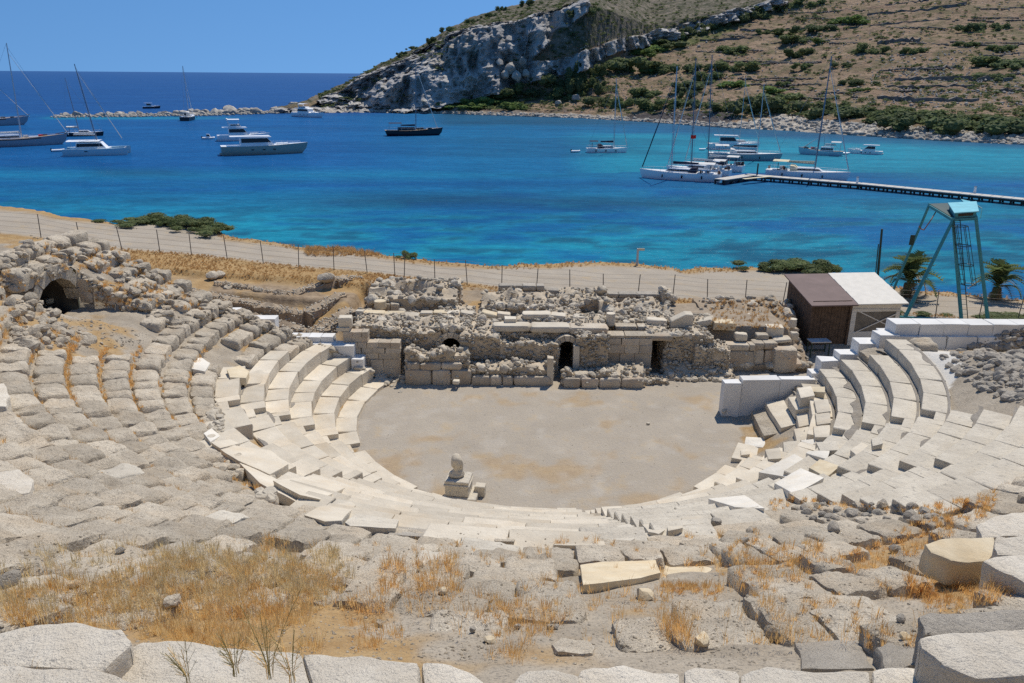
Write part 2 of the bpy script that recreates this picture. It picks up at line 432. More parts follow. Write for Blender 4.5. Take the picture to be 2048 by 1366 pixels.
def prism(name, top, thick, mat, parent=None, bev=.02, noise=.01, cuts=0, seed=0, taper=0.0):
    """block with a free polygon as its top face (world points, counter-clockwise from above), edges worn"""
    top = [np.array(p, float) for p in top]
    a = sum(top[i][0]*top[(i+1) % len(top)][1]-top[(i+1) % len(top)][0]*top[i][1] for i in range(len(top)))
    if a < 0: top = top[::-1]
    c = sum(top)/len(top); bm = bmesh.new(); n = len(top)
    tv = [bm.verts.new(p-c) for p in top]; bv = [bm.verts.new((p-c)*np.array((1-taper, 1-taper, 1))-np.array((0, 0, thick))) for p in top]
    bm.faces.new(tv); bm.faces.new(bv[::-1])
    for i in range(n): bm.faces.new((bv[i], bv[(i+1) % n], tv[(i+1) % n], tv[i]))
    if cuts:
        bmesh.ops.subdivide_edges(bm, edges=bm.edges[:], cuts=cuts, use_grid_fill=True)
        big = [f for f in bm.faces if len(f.verts) > 4]
        if big: bmesh.ops.triangulate(bm, faces=big)
    sharp = [e for e in bm.edges if len(e.link_faces) == 2 and e.calc_face_angle(0) > .6]
    if bev: bmesh.ops.bevel(bm, geom=sharp, offset=bev, segments=2, affect='EDGES', profile=.6)
    if noise:
        V = np.array([v.co[:] for v in bm.verts]); P = V+c
        for ax in range(3):
            dv = noise*(fbm(P*1.6+ax*13.1, seed+ax, 2)*1.4+fbm(P*6+ax*9.1, seed+ax+30, 2)*.8)
            V[:, ax] += dv
        for v, q in zip(bm.verts, V): v.co = q
    me = bpy.data.meshes.new(name); bm.to_mesh(me); bm.free(); me.materials.append(MT[mat])
    me.shade_smooth(); me.set_sharp_from_angle(angle=math.radians(32))
    o = obj(name, me, parent)
    off = Vector((0, 0, 0)); p = parent
    while p is not None: off += p.location; p = p.parent
    o.location = Vector(c)-off
    return o
# ------------------------------------------------------------------ the lie of the land
CX, CY, RR = 1.38, 28.5, 7.5          # orchestra centre and radius
DROW = 0.80; SLP = 0.532; HROW = DROW*SLP
SEA = -4.5
ARC = np.array((-17.35, 28.1)); AN = np.array((.985, -.17)); AN /= np.linalg.norm(AN); AV = np.array((-AN[1], AN[0])); AFL = 4.2
def zroad(x): return 0.8+0.07*np.clip(14-x, 0, 46)
SHORE_PX = [(-260, 404), (-120, 406), (0, 411), (70, 418), (150, 436), (230, 446), (330, 440), (420, 452), (460, 473), (520, 480), (600, 492), (680, 496), (760, 508), (850, 520),
            (920, 526), (1000, 530), (1080, 527), (1180, 524), (1260, 527), (1340, 533), (1365, 540), (1400, 535), (1500, 534), (1600, 536), (1680, 550), (1780, 572), (1850, 582), (1960, 588), (2060, 598), (2250, 606)]
_sh = []
for a, b in SHORE_PX:
    z = 1.0
    for _ in range(12):
        p = G(a, b, z); z = float(zroad(p[0]))
    _sh.append((p[0], p[1]))
_sh = np.array(sorted(_sh))
def yshore(x): return np.interp(x, _sh[:, 0], _sh[:, 1])
FENCE_PX = [(-60, 462), (0, 467), (82, 476), (162, 487), (245, 500), (320, 505), (400, 512), (527, 527), (668, 542), (735, 547), (870, 562), (935, 569), (1003, 577), (1140, 587), (1275, 594), (1410, 600), (1490, 606), (1562, 611), (1680, 618), (1870, 630), (2060, 640)]
def on_road(a, b):
    z = 1.0
    for _ in range(12):
        p = G(a, b, z); z = float(zroad(p[0]))
    return p
_fn = np.array([on_road(a, b) for a, b in FENCE_PX]); _fn = _fn[np.argsort(_fn[:, 0])]
def yfence(x): return np.interp(x, _fn[:, 0], _fn[:, 1])
def zland(x, y, fine=True):
    x = np.asarray(x, float); y = np.asarray(y, float)
    r = np.hypot(x-CX, y-CY)
    zc = SLP*np.clip(r-RR, 0, None)
    lim = 3.0+0.3*np.clip(28.5-y, 0, None)
    zc = np.where(x > CX+9, np.minimum(zc, lim+np.clip(12-(x-CX), 0, 3)*.5), zc)
    zc = zc-np.clip(zc*3, 0, .13)-.31*np.clip(1-(r-RR)/2.4, 0, 1)*(r > RR); zc = np.maximum(zc, -.05)
    zc = np.where(r > 27.2, SLP*(27.2-RR)+(r-27.2)*.1, zc)
    zc = np.where((x < -12) & (y > 14), np.minimum(zc, 6.2+np.clip(25-y, 0, None)*.45+.02*np.clip(-16-x, 0, 20)), zc)
    # behind the theatre
    zr = zroad(x)
    g = zr*sst(34.0, 39.5, y)*sst(13.5, 15, x)
    stage = 1.75+0*x
    dr_ = np.minimum(np.minimum(np.abs(x+2.74), np.abs(x-2.50)), np.abs(x-6.6)); ys_ = np.where(dr_ < .68, 37.0, 34.8)
    sm = sst(-.1, .1, y-ys_)*sst(-7.9, -7.6, x)*(1-sst(13.0, 14.2, x))
    stg = stage*(1-sst(38.5, 40.5, y))+zr*sst(38.5, 40.5, y)
    g = g*(1-sm)+stg*sm
    lft = 1-sst(-8.3, -7.4, x)
    fl = zr-1.05+.3*sst(35.3, 35.6, y)+.45*sst(37.3, 37.6, y)
    fl = fl+(zr-fl)*sst(39.9, 40.4, y+0.35*n2(x, y, .6, 5, 2))
    ew = sst(-9.6, -8.4, x)*(1-sst(37.3, 38.2, y)); fl = fl*(1-ew)+(1.1+1.2*sst(33, 37.5, y))*ew
    fl = np.where(y < 32.6, np.minimum(fl, 1.0), fl)
    g = g*(1-lft)+fl*lft*sst(31.5, 32.3, y)
    g = g+(zr-g)*sst(39.6, 40.6, y)
    yb = np.where(x < CX, 32.0, 28.5)
    inn = 1-sst(-.18, .18, y-yb)
    z = zc*inn+g*(1-inn)
    # passage in front of the vault
    u = (x-ARC[0])*AN[0]+(y-ARC[1])*AN[1]; v = (x-ARC[0])*AV[0]+(y-ARC[1])*AV[1]
    tr = (u > 0) & (u < 4.2) & (v < 1.15) & (v > -4.5)
    z = np.where(tr, np.minimum(z, AFL+.62*np.clip(-.9-v, 0, None)), z)
    z = np.where((u <= 0) & (u > -1.6) & (np.abs(v) < 1.7), np.maximum(z, AFL+1.62), z)
    # left bank falls towards the bay
    ys = yshore(x)
    ov = y-ys+.5*n2(x, y, .5, 9, 3)
    z = np.where(ov > 0, z-np.clip(ov, 0, 9)*1.15, z)
    if fine:
        a = np.where(r < RR, .012, np.where(y > 40.5, .03, .05))
        z = z+a*n2(x, y, 1.7, 1, 4)*2
        z = z+np.where((y > 40.5) & (ov < 0), .05*n2(x, y, .35, 2, 2), 0)
    return z
def S(px, py, lift=0.0):
    """where the sight line through a picture point meets the land"""
    d = ray(px, py); t = np.linspace(2, 90, 1500)
    xs, ys, zs = d[0]*t, d[1]*t, HC+d[2]*t
    h = zs-zland(xs, ys, False)-lift
    k = np.argmax(h < 0)
    if k == 0: k = 1
    f = h[k-1]/(h[k-1]-h[k]+1e-9); tt = t[k-1]+(t[k]-t[k-1])*f
    return np.array((d[0]*tt, d[1]*tt, HC+d[2]*tt))

def axis(segs):
    out = []
    for a, b, s in segs: out.append(np.arange(a, b, s))
    return np.concatenate(out+[[segs[-1][1]]])
gx = axis([(-75, -32, 1.0), (-32, -7, .17), (-7, 7, .12), (7, 24, .17), (24, 75, 1.2)])
gy = axis([(-4, 2.6, .5), (2.6, 10, .09), (10, 24, .14), (24, 33, .15), (33, 45, .16), (45, 62, .3), (62, 82, .6)])
XX, YY = np.meshgrid(gx, gy); ZZ = zland(XX, YY)
nx, ny = len(gx), len(gy)
GV = np.stack([XX.ravel(), YY.ravel(), ZZ.ravel()], 1)
PX, PY = proj(GV)
ii = (np.arange(ny-1)[:, None]*nx+np.arange(nx-1)[None, :]).ravel()
GF = np.stack([ii, ii+1, ii+nx+1, ii+nx], 1)
FC = GV[GF].mean(1)
fu = (FC[:, 0]-ARC[0])*AN[0]+(FC[:, 1]-ARC[1])*AN[1]; fv = (FC[:, 0]-ARC[0])*AV[0]+(FC[:, 1]-ARC[1])*AV[1]
zspan = np.ptp(GV[GF][:, :, 2], axis=1)
keep = ~((np.abs(fu) < .35) & (np.abs(fv) < 1.1) & (zspan > .3))
# masks: R dry grass, G gravel, B pale dust, A bare earth
rr = np.hypot(GV[:, 0]-CX, GV[:, 1]-CY)
x_, y_, z_ = GV.T
ovs = y_-yshore(x_)
grav = np.clip((rr < RR+.2)+((y_ > 27.5) & (y_ < 33.3) & (x_ > -6.8) & (rr < 12))+((x_ > 7) & (y_ > 28.4) & (y_ < 40) & (rr < 20)), 0, 1)*1.0
road = sst(-.2, .5, y_-yfence(x_)+.3*n2(x_, y_, .5, 11, 2))*(1-sst(-1.4, -.2, ovs+1.0*n2(x_, y_, .4, 12, 3)))
grav = np.maximum(grav, road)
pn = n2(x_, y_, .55, 21, 4); pn2 = n2(x_, y_, 1.6, 23, 4)
gr = sst(.02, .26, pn+.45*pn2-.02)*.9*(1-grav)
gr = np.maximum(gr, sst(38.9, 39.9, y_+.5*pn-1.2*(x_ > -8))*(1-road)*(1-(x_ > 15)*.3))
gr = np.maximum(gr, sst(-1.3, -.2, ovs+1.0*pn+.5*pn2)*.9*sst(-28, -22, x_))
for poly, k in (([(0, 1165), (330, 1150), (560, 1120), (700, 1200), (690, 1330), (300, 1300), (0, 1260)], .9),
                ([(1640, 1130), (1850, 1040), (2010, 990), (2048, 1010), (1830, 1130), (1700, 1160)], .95),
                ([(1800, 1150), (1990, 1150), (2040, 1200), (1900, 1230)], .95),
                ([(180, 560), (330, 565), (300, 620), (190, 610)], .9), ([(90, 480), (240, 505), (300, 540), (120, 520)], .6)):
    m = inpoly(PX, PY, poly) & (y_ < 33); gr = np.maximum(gr, m*k*sst(-.5, .1, pn+pn2))
gp = (rr < RR)*sst(.12, .45, n2(x_, y_, .5, 31, 5)+.5*pn2)*.5
gr = np.where(rr < RR, gp, gr)
dust = (inpoly(PX, PY, [(1815, 690), (1900, 690), (1930, 740), (1880, 800), (1830, 740)]) & (y_ < 28.4))*.9
dust = np.maximum(dust, (rr < RR+2)*grav*sst(.1, .5, n2(x_, y_, 1.7, 33, 5))*.14)
earth = ((x_ < -6.9) & (y_ > 32.2) & (y_ < 40.3))*.9+((x_ > -8) & (x_ < 14) & (y_ > 33.2) & (y_ < 40.4))*.5
earth = earth*(1-gr*.8)
for o_ in (1.7, 3.4): earth = np.maximum(earth, road*.24*np.exp(-((y_-yfence(x_)-o_-.25*n2(x_, y_*0, .15, 61, 2))/.28)**2)*(.7+.6*n2(x_, y_, .8, 62, 3)))
MASK = np.stack([gr, grav, dust, np.clip(earth, 0, 1)], 1)

t = NT('ground_surface')
mk = t.new("ShaderNodeAttribute"); mk.attribute_name = 'mask'
sp = t.new("ShaderNodeSeparateColor"); t.link(mk.outputs["Color"], sp.inputs[0])
nb = t.ramp(t.noise(1.3, 5), .3, .7); nf = t.noise(26, 5, .7); ng = t.noise(90, 3, .7)
base = t.mix(nb, (.32, .27, .205), (.47, .405, .315))
base = t.mix(t.ramp(nf, .5, .68), base, (.17, .15, .125))
gvc = t.mix(t.ramp(t.noise(.45, 5), .35, .65), (.365, .31, .235), (.435, .375, .29))
gvc = t.mix(t.mul(t.ramp(t.noise(2.6, 6, .7), .5, .72), .55), gvc, (.33, .29, .25))
gvc = t.mix(.32, gvc, t.mix(t.ramp(ng, .35, .65), (.19, .165, .14), (.58, .52, .44)))
gvc = t.mix(t.mul(t.ramp(t.noise(.9, 6, .65), .56, .7), .45), gvc, (.46, .33, .17))
base = t.mix(sp.outputs[1], base, gvc)
ec = t.mix(t.ramp(t.noise(3, 6), .35, .65), (.22, .155, .095), (.37, .275, .18))
base = t.mix(mk.outputs["Alpha"], base, ec)
gc = t.mix(t.ramp(t.noise(2.2, 6, .7), .35, .65), (.36, .22, .09), (.48, .33, .16))
gc = t.mix(t.mul(t.ramp(nf, .45, .7), .6), gc, (.22, .14, .07))
base = t.mix(sp.outputs[0], base, gc)
base = t.mix(sp.outputs[2], base, (.66, .63, .57))
t.col(base)
t.bump(t.noise(9, 6, .65), .7, .06); t.bump(ng, .5, .012)
MT['ground'] = t.rough(.95, .1)

region = np.zeros(len(GF), int)
frr = np.hypot(FC[:, 0]-CX, FC[:, 1]-CY)
region[(frr < RR) | ((FC[:, 1] > 28.4) & (FC[:, 1] < 33.2) & (FC[:, 0] > -5.5) & (FC[:, 0] < 14))] = 1
region[(FC[:, 1] > yfence(FC[:, 0])+.3) & (FC[:, 1] < yshore(FC[:, 0])-1.2)] = 2
for k, nm in ((0, 'ground'), (1, 'orchestra_floor'), (2, 'gravel_road')):
    f = GF[(region == k) & keep]; u, inv = np.unique(f, return_inverse=True)
    me = mesh_np(nm, GV[u], inv.reshape(-1, 4), 'ground', True)
    ca = me.color_attributes.new('mask', 'FLOAT_COLOR', 'POINT'); ca.data.foreach_set('color', MASK[u].astype(np.float32).ravel())
    tag(obj(nm, me), kind='structure')

# ------------------------------------------------------------------ the sea
sy = np.concatenate([np.geomspace(38, 700, 240), np.geomspace(720, 45000, 40)])
sk = np.linspace(-1.5, 1.5, 400)
K, Y2 = np.meshgrid(sk, sy); SV = np.stack([(K*Y2).ravel(), Y2.ravel(), np.full(K.size, SEA)], 1)
ii = (np.arange(len(sy)-1)[:, None]*400+np.arange(399)[None, :]).ravel()
SF = np.stack([ii, ii+1, ii+401, ii+400], 1)
qx, qy = proj(SV)
wv = n2(SV[:, 0], SV[:, 1]*1.8, .035, 41, 4); wv2 = n2(SV[:, 0], SV[:, 1]*2.2, .16, 43, 4); wl = n2(SV[:, 0]*.25, SV[:, 1], .05, 47, 3)
near = sst(330, 470, qy+18*wl*2)
tq = .10+.18*near+.78*near*sst(-.35, .3, wv*1.2+wv2*.8+.15)
tq = np.where(qy < 345, np.maximum(sst(1000, 1300, qx+60*wv)*sst(252, 270, qy-(qx-1200)*.035+8*wv)*.95, .12+.25*sst(600, 1000, qx)), tq)
tq = np.maximum(tq, sst(1500, 2000, qx)*sst(300, 320, qy)*(1-sst(345, 380, qy))*.85)
tq = np.maximum(tq, (1-np.clip(np.abs(qy-236)/5, 0, 1))*sst(60, 110, qx)*(1-sst(330, 600, qx))*.8)
tq = np.maximum(tq, (1-np.clip(np.abs(qy-352-12*wl)/30, 0, 1))*(1-sst(1250, 1500, qx))*.5)
out_ = (1-sst(222, 232, qy))*(1-sst(700, 860, qx))
tq = tq*(1-out_)
weed = (1-np.clip(np.abs(qy-405-14*wl*2-5*wv)/24, 0, 1))*sst(430, 760, qx)*(1-sst(1480, 1700, qx))*.8
weed = np.maximum(weed, (1-np.clip(np.abs(qy-346-10*wl)/11, 0, 1))*sst(150, 220, qx)*(1-sst(300, 420, qx))*.7)
wv3 = n2(SV[:, 0], SV[:, 1]*2.0, .42, 49, 3)
weed = np.maximum(weed, near*sst(.0, .3, wv2+.5*wv+.45*wv3)*.68)
weed = np.maximum(weed, sst(1100, 1500, qx)*(1-sst(238+(qx-1000)*.045, 262+(qx-1000)*.045, qy+4*wv))*(qx < 2400)*.8*(1-out_))
weed = np.maximum(weed, sst(850, 900, qx)*(1-sst(246, 256, qy+3*wv))*.75*(1-out_)*(qx < 1500))
weed = np.maximum(weed, sst(.1, .4, wl)*sst(240, 260, qy)*.25)
deep = out_
SM = np.stack([np.clip(tq, 0, 1), np.clip(weed, 0, 1), deep, np.ones_like(tq)], 1)
me = mesh_np('sea', SV, SF, None, True)
ca = me.color_attributes.new('mask', 'FLOAT_COLOR', 'POINT'); ca.data.foreach_set('color', SM.astype(np.float32).ravel())
t = NT('sea_water'); t.n.remove(t.b)
mk = t.new("ShaderNodeAttribute"); mk.attribute_name = 'mask'
sp = t.new("ShaderNodeSeparateColor"); t.link(mk.outputs["Color"], sp.inputs[0])
c = t.mix(sp.outputs[0], (.006, .090, .30), (.016, .29, .40))
c = t.mix(sp.outputs[1], c, (.013, .095, .175))
c = t.mix(sp.outputs[2], c, (.010, .088, .275))
for sc_, st_, a_, b_, am in ((1.7, (.5, 1.1, 1), .42, .60, .45), (.55, (.45, 1.2, 1), .40, .62, .5), (.14, (.4, 1.0, 1), .42, .62, .4), (.035, (.35, 1.0, 1), .44, .62, .35)):
    c = t.mix(t.ramp(t.noise(sc_, 6, .7, t.pos(st_)), a_, b_, 0, am), c, t.mix(1.0, c, (.50, .58, .66), 'MULTIPLY'))
lt = t.ramp(t.noise(.8, 5, .7, t.pos((.4, 1.3, 1))), .56, .70, 0, .35)
c = t.mix(lt, c, t.mix(1.0, c, (2.2, 1.6, 1.35), 'MULTIPLY'))
crest = t.ramp(t.noise(.22, 7, .75, t.pos((.5, 1.6, 1))), .70, .735)
c = t.mix(t.mul(crest, t.mul(sp.outputs[2], .55)), c, (.5, .56, .62))
df = t.new("ShaderNodeBsdfDiffuse"); t.link(c, df.inputs[0])
gl = t.new("ShaderNodeBsdfGlossy"); gl.inputs["Roughness"].default_value = .22; gl.inputs[0].default_value = (.9, .95, 1, 1)
bp = t.new("ShaderNodeBump"); bp.inputs["Strength"].default_value = .55; bp.inputs["Distance"].default_value = .35
t.link(t.noise(1.4, 5, .6, t.pos((.6, 1.2, 1))), bp.inputs["Height"])
t.link(bp.outputs[0], gl.inputs["Normal"]); t.link(bp.outputs[0], df.inputs["Normal"])
lw = t.new("ShaderNodeFresnel"); lw.inputs[0].default_value = 1.33; t.link(bp.outputs[0], lw.inputs["Normal"])
mx = t.new("ShaderNodeMixShader"); t.link(t.mul(lw.outputs[0], .22), mx.inputs[0]); t.link(df.outputs[0], mx.inputs[1]); t.link(gl.outputs[0], mx.inputs[2])
t.link(mx.outputs[0], t.n["Material Output"].inputs[0])
me.materials.append(t.m)
tag(obj('sea', me), kind='structure')

# ------------------------------------------------------------------ the headland across the bay
HCOL = {  # picture column -> (row, metres behind the shore) from the waterline to the back
 560: (228, (226, 1), (223, 2), (220, 3), (217, 4), (214, 5)),
 600: (228, (225, 2), (221, 4), (216, 7), (211, 9), (205, 12)),
 640: (226, (217, 3), (211, 8), (203, 12), (197, 18), (188, 26)),
 700: (225, (218, 3), (205, 9), (190, 15), (172, 24), (160, 38)),
 760: (226, (220, 3), (212, 8), (168, 18), (145, 30), (126, 52)),
 850: (228, (222, 3), (214, 9), (148, 20), (110, 38), (88, 74)),
 900: (229, (222, 3), (213, 11), (143, 24), (82, 46), (54, 90)),
 960: (231, (222, 5), (207, 19), (135, 34), (58, 58), (29, 115)),
 1050: (234, (224, 6), (198, 30), (130, 48), (42, 76), (6, 150)),
 1170: (238, (228, 8), (190, 38), (135, 70), (5, 100), (-35, 190)),
 1300: (246, (236, 8), (190, 42), (98, 130), (52, 142), (-60, 280)),
 1450: (257, (243, 9), (195, 46), (52, 175), (22, 184), (-90, 330)),
 1560: (262, (236, 13), (195, 52), (22, 205), (-5, 214), (-120, 360)),
 1700: (272, (246, 14), (200, 50), (100, 130), (0, 230), (-150, 400)),
 1900: (284, (262, 11), (222, 36), (150, 85), (0, 215), (-190, 430)),
 2048: (291, (269, 11), (226, 36), (150, 85), (0, 215), (-210, 440)),
 2400: (310, (286, 11), (240, 36), (155, 85), (0, 215), (-240, 440))}
for k_ in HCOL:
    if 740 <= k_ <= 1170:
        a = list(HCOL[k_]); d2 = a[2][1]; a[3] = (a[3][0], d2+8); a[4] = (a[4][0], d2+19); a[5] = (a[5][0], d2+19+.62*(a[5][1]-d2)); HCOL[k_] = tuple(a)
hk = sorted(HCOL)
HVP = [0, .10, .24, .50, .72, 1.0]
_rows = np.array([[HCOL[k][0]]+[q[0] for q in HCOL[k][1:]] for k in hk], float)
_dist = np.array([[0]+[q[1] for q in HCOL[k][1:]] for k in hk], float)
def hill_pyd(px, v):
    px = np.asarray(px, float); v = np.asarray(v, float)
    R = np.stack([np.interp(px, hk, _rows[:, j]) for j in range(6)], -1); D2 = np.stack([np.interp(px, hk, _dist[:, j]) for j in range(6)], -1)
    j = np.clip(np.searchsorted(HVP, v, 'right')-1, 0, 4); j = np.broadcast_to(j, px.shape)
    a = np.array(HVP)[j]; f = (v-a)/(np.array(HVP)[j+1]-a)
    ta = np.take_along_axis
    g = lambda A: ta(A, j[..., None], -1)[..., 0]*(1-f)+ta(A, j[..., None]+1, -1)[..., 0]*f
    return g(R), g(D2), R[..., 0]
def ray_np(px, py):
    a = (px-1024)/FL; b = -(py-683)/FL
    return FW+a[..., None]*RT+b[..., None]*UP
def hill_pt(px, v):
    py, dd, p0 = hill_pyd(px, v)
    d0 = ray_np(np.asarray(px, float), p0-1.0); y0 = d0[..., 1]*(SEA-HC)/d0[..., 2]
    d = ray_np(np.asarray(px, float), py); t = (y0+dd)/d[..., 1]
    P = d*t[..., None]; P[..., 2] += HC
    return P, py
def hill_at(px, py):
    """point of the headland seen through a picture point"""
    v = np.linspace(0, 1, 300); P, q = hill_pt(np.full(300, float(px)), v)
    k = int(np.argmin(np.abs(q-py))); return P[k]
hpx = np.arange(556, 2400, 2.6); hv = np.concatenate([np.linspace(0, .24, 46), np.linspace(.25, .72, 130), np.linspace(.73, 1.0, 64)])
PXg, VG = np.meshgrid(hpx, hv); HP, HPY = hill_pt(PXg, VG)
CLIFF = [[(610, 222), (640, 200), (700, 172), (752, 138), (800, 122), (860, 90), (905, 66), (960, 52), (1040, 38), (1120, 14), (1180, 0), (1175, 25), (1120, 60), (1085, 100), (1062, 120), (1110, 120), (1180, 96), (1240, 80),
          (1330, 58), (1450, 26), (1560, -6), (1575, 8), (1480, 40), (1350, 78), (1230, 108), (1170, 138), (1110, 150), (1050, 170), (1010, 180), (960, 200), (880, 214), (800, 222), (740, 226)]]
jx = PXg+10*n2(PXg, HPY, .03, 51, 4); jy = HPY+9*n2(PXg, HPY, .035, 53, 4)
cl = np.zeros(PXg.shape)
for p in CLIFF: cl = np.maximum(cl, inpoly(jx, jy, p)*1.0)
cl = np.where(HPY > 222+(PXg-700)*.045, np.maximum(cl, (PXg < 800)), cl)
shore = (VG < .10)*1.0
pale = inpoly(jx, jy, [(1440, 262), (1520, 236), (1560, 225), (1640, 240), (1720, 250), (1800, 262), (1800, 290), (1600, 275)])*1.0
pale = np.maximum(pale, ((VG < .055+.03*n2(PXg, VG*300, .02, 55, 3)) & (PXg > 860))*.8)
pale = np.maximum(pale, inpoly(jx, jy, [(995, 150), (1010, 118), (1050, 108), (1060, 150), (1030, 165)])*.8)
dark = inpoly(jx, jy, [(1225, 240), (1290, 226), (1400, 222), (1475, 226), (1465, 244), (1400, 248), (1290, 244)])*1.0
dark = np.maximum(dark, inpoly(jx, jy, [(905, 228), (960, 218), (1140, 220), (1130, 228)])*.5)
scrub = inpoly(jx, jy, [(740, 130), (930, 30), (1060, 0), (1200, -60), (1560, -90), (1560, 0), (1350, 56), (1180, 92), (1110, 110), (1100, 80), (1180, 10), (1040, 32), (900, 62), (800, 116)])*1.0
scrub = np.maximum(scrub, sst(.72, .78, VG)*(PXg < 1560))
green = inpoly(jx, jy, [(880, 212), (985, 180), (1040, 200), (1035, 216), (960, 220)])*.9
green = np.maximum(green, inpoly(jx, jy, [(1255, 105), (1330, 75), (1450, 48), (1490, 35), (1470, 62), (1380, 90), (1300, 108)])*.7)
# relief
P = HP.reshape(-1, 3); cf = cl.ravel(); sh = np.maximum(shore.ravel(), pale.ravel())
big = fbm(P*np.array((.035, .035, .012)), 61, 5, .55); fac = fbm(P*np.array((.11, .11, .035)), 67, 4, .6); fn = fbm(P*.45, 71, 4, .6)
rdg = 1-np.abs(fac)*2.6; rd2 = 1-2.4*np.abs(fbm(P*np.array((.05, .05, .014)), 81, 3, .5)); rd4 = 1-2.4*np.abs(fbm(P*.55, 87, 2, .5))-.4; rd3 = 1-2.4*np.abs(fbm(P*np.array((.22, .22, .10)), 83, 3, .5))
dispy = cf*(big*9-(rd2-.45)*11-(rdg-.4)*6-(rd3-.4)*3.4-rd4*1.5+fn*1.2)+sh*(1-cf)*(fn*1.8)+(1-cf)*(fn*.35)
P2 = P.copy(); P2[:, 1] += dispy; P2[:, 0] += cf*fac*3
P2[:, 2] += (1-cf)*(fn*.55+fbm(P*.12, 73, 3)*1.1)*np.clip(VG.ravel()*8, 0, 1)+sh*fn*.9+cf*fn*.8
land = VG.ravel() < .004; P2[land, 2] = SEA-1.5
nh, nw = PXg.shape
back = P2.reshape(nh, nw, 3)[-1] + np.array((0, 120, -60.0))
P3 = np.concatenate([P2, back]); 
ii = (np.arange(nh)[:, None]*nw+np.arange(nw-1)[None, :]).ravel(); HF = np.stack([ii, ii+1, ii+nw+1, ii+nw], 1)
z1 = lambda a: np.concatenate([a.ravel(), a[-1]])
HM = np.stack([z1(cl), z1(scrub), z1(np.maximum(pale, shore*.6)), np.ones(len(P3))], 1); HM2 = np.stack([z1(dark), z1(green), z1(PXg*0), np.ones(len(P3))], 1)
me = mesh_np('headland_hill', P3, HF, None, False)
for nm, A in (('mask', HM), ('mask2', HM2)):
    ca = me.color_attributes.new(nm, 'FLOAT_COLOR', 'POINT'); ca.data.foreach_set('color', A.astype(np.float32).ravel())
t = NT('headland_surface')
def sep(nm):
    a = t.new("ShaderNodeAttribute"); a.attribute_name = nm
    s = t.new("ShaderNodeSeparateColor"); t.link(a.outputs["Color"], s.inputs[0]); return s.outputs
m1, m2 = sep('mask'), sep('mask2')
soil = t.mix(t.ramp(t.noise(.05, 5), .35, .65), (.25, .168, .112), (.36, .255, .17))
soil = t.mix(t.ramp(t.noise(.35, 5, .65), .52, .66), soil, (.12, .092, .06))
soil = t.mix(t.mul(t.ramp(t.noise(.9, 5, .7), .56, .68), .75), soil, (.42, .37, .30))
soil = t.mix(t.mul(t.ramp(t.noise(.12, 6, .7), .48, .62), .75), soil, (.115, .118, .055))
soil = t.mix(t.mul(t.ramp(t.noise(.03, 4, .6), .5, .62), .45), soil, (.22, .165, .10))
soil = t.mix(t.mul(t.ramp(t.noise(1.6, 4, .7), .55, .66), .6), soil, (.085, .08, .045))
scr = t.mix(t.ramp(t.noise(.22, 6, .7), .38, .60), (.24, .20, .155), (.075, .08, .045))
scr = t.mix(t.mul(t.ramp(t.noise(.5, 4, .7), .62, .7), .6), scr, (.42, .39, .35))
c = t.mix(m1[1], soil, scr)
grn = t.mix(t.ramp(t.noise(.3, 5), .35, .65), (.06, .10, .025), (.14, .17, .05))
c = t.mix(t.mul(m2[1], t.ramp(t.noise(.15, 5), .35, .5)), c, grn)
rk = t.mix(t.ramp(t.noise(.07, 6, .6, t.pos((1, 1, .35))), .35, .65), (.37, .355, .34), (.60, .57, .525))
rk = t.mix(t.mul(t.ramp(t.noise(.25, 6, .7, t.pos((1, 1, .45))), .54, .66), .75), rk, (.17, .155, .135))
rk = t.mix(t.mul(t.ramp(t.noise(.04, 4), .56, .68), .6), rk, (.48, .39, .29))
rk = t.mix(t.mul(t.ramp(t.noise(.6, 4, .7), .60, .68), .55), rk, (.62, .59, .55))
rk = t.mix(t.mul(t.ramp(t.noise(.11, 5, .7), .6, .68), .8), rk, (.10, .10, .055))
c = t.mix(m1[0], c, rk)
pl = t.mix(t.ramp(t.noise(.4, 5, .7), .38, .62), (.60, .545, .46), (.36, .31, .25))
c = t.mix(m1[2], c, pl)
c = t.mix(m2[0], c, t.mix(t.noise(.5, 4), (.055, .05, .05), (.12, .105, .10)))
t.col(c); t.bump(t.noise(.7, 6, .7), .8, 1.2); t.bump(t.noise(.16, 4, .6), .5, 3.0)
me.materials.append(t.rough(.95, .1))
tag(obj('headland_hill', me), kind='structure')
# ------------------------------------------------------------------ the theatre seating
ML = [(440, 742), (500, 712), (600, 688), (640, 690), (735, 700), (815, 752), (712, 850), (722, 920), (880, 1000), (960, 1016), (1150, 1024), (1186, 1040), (1216, 1078), (1214, 1096), (900, 1086), (735, 1040),
      (615, 1032), (600, 998), (520, 962), (446, 908), (412, 880), (428, 800)]
MR = [(1455, 822), (1630, 750), (1800, 686), (1862, 692), (1900, 760), (1905, 832), (1960, 818), (2200, 820), (2200, 905), (2048, 945), (1880, 1012), (1640, 1006), (1535, 992), (1535, 1034), (1420, 1058), (1222, 1088),
      (1200, 1062), (1186, 1036), (1300, 1006), (1385, 980), (1470, 880)]
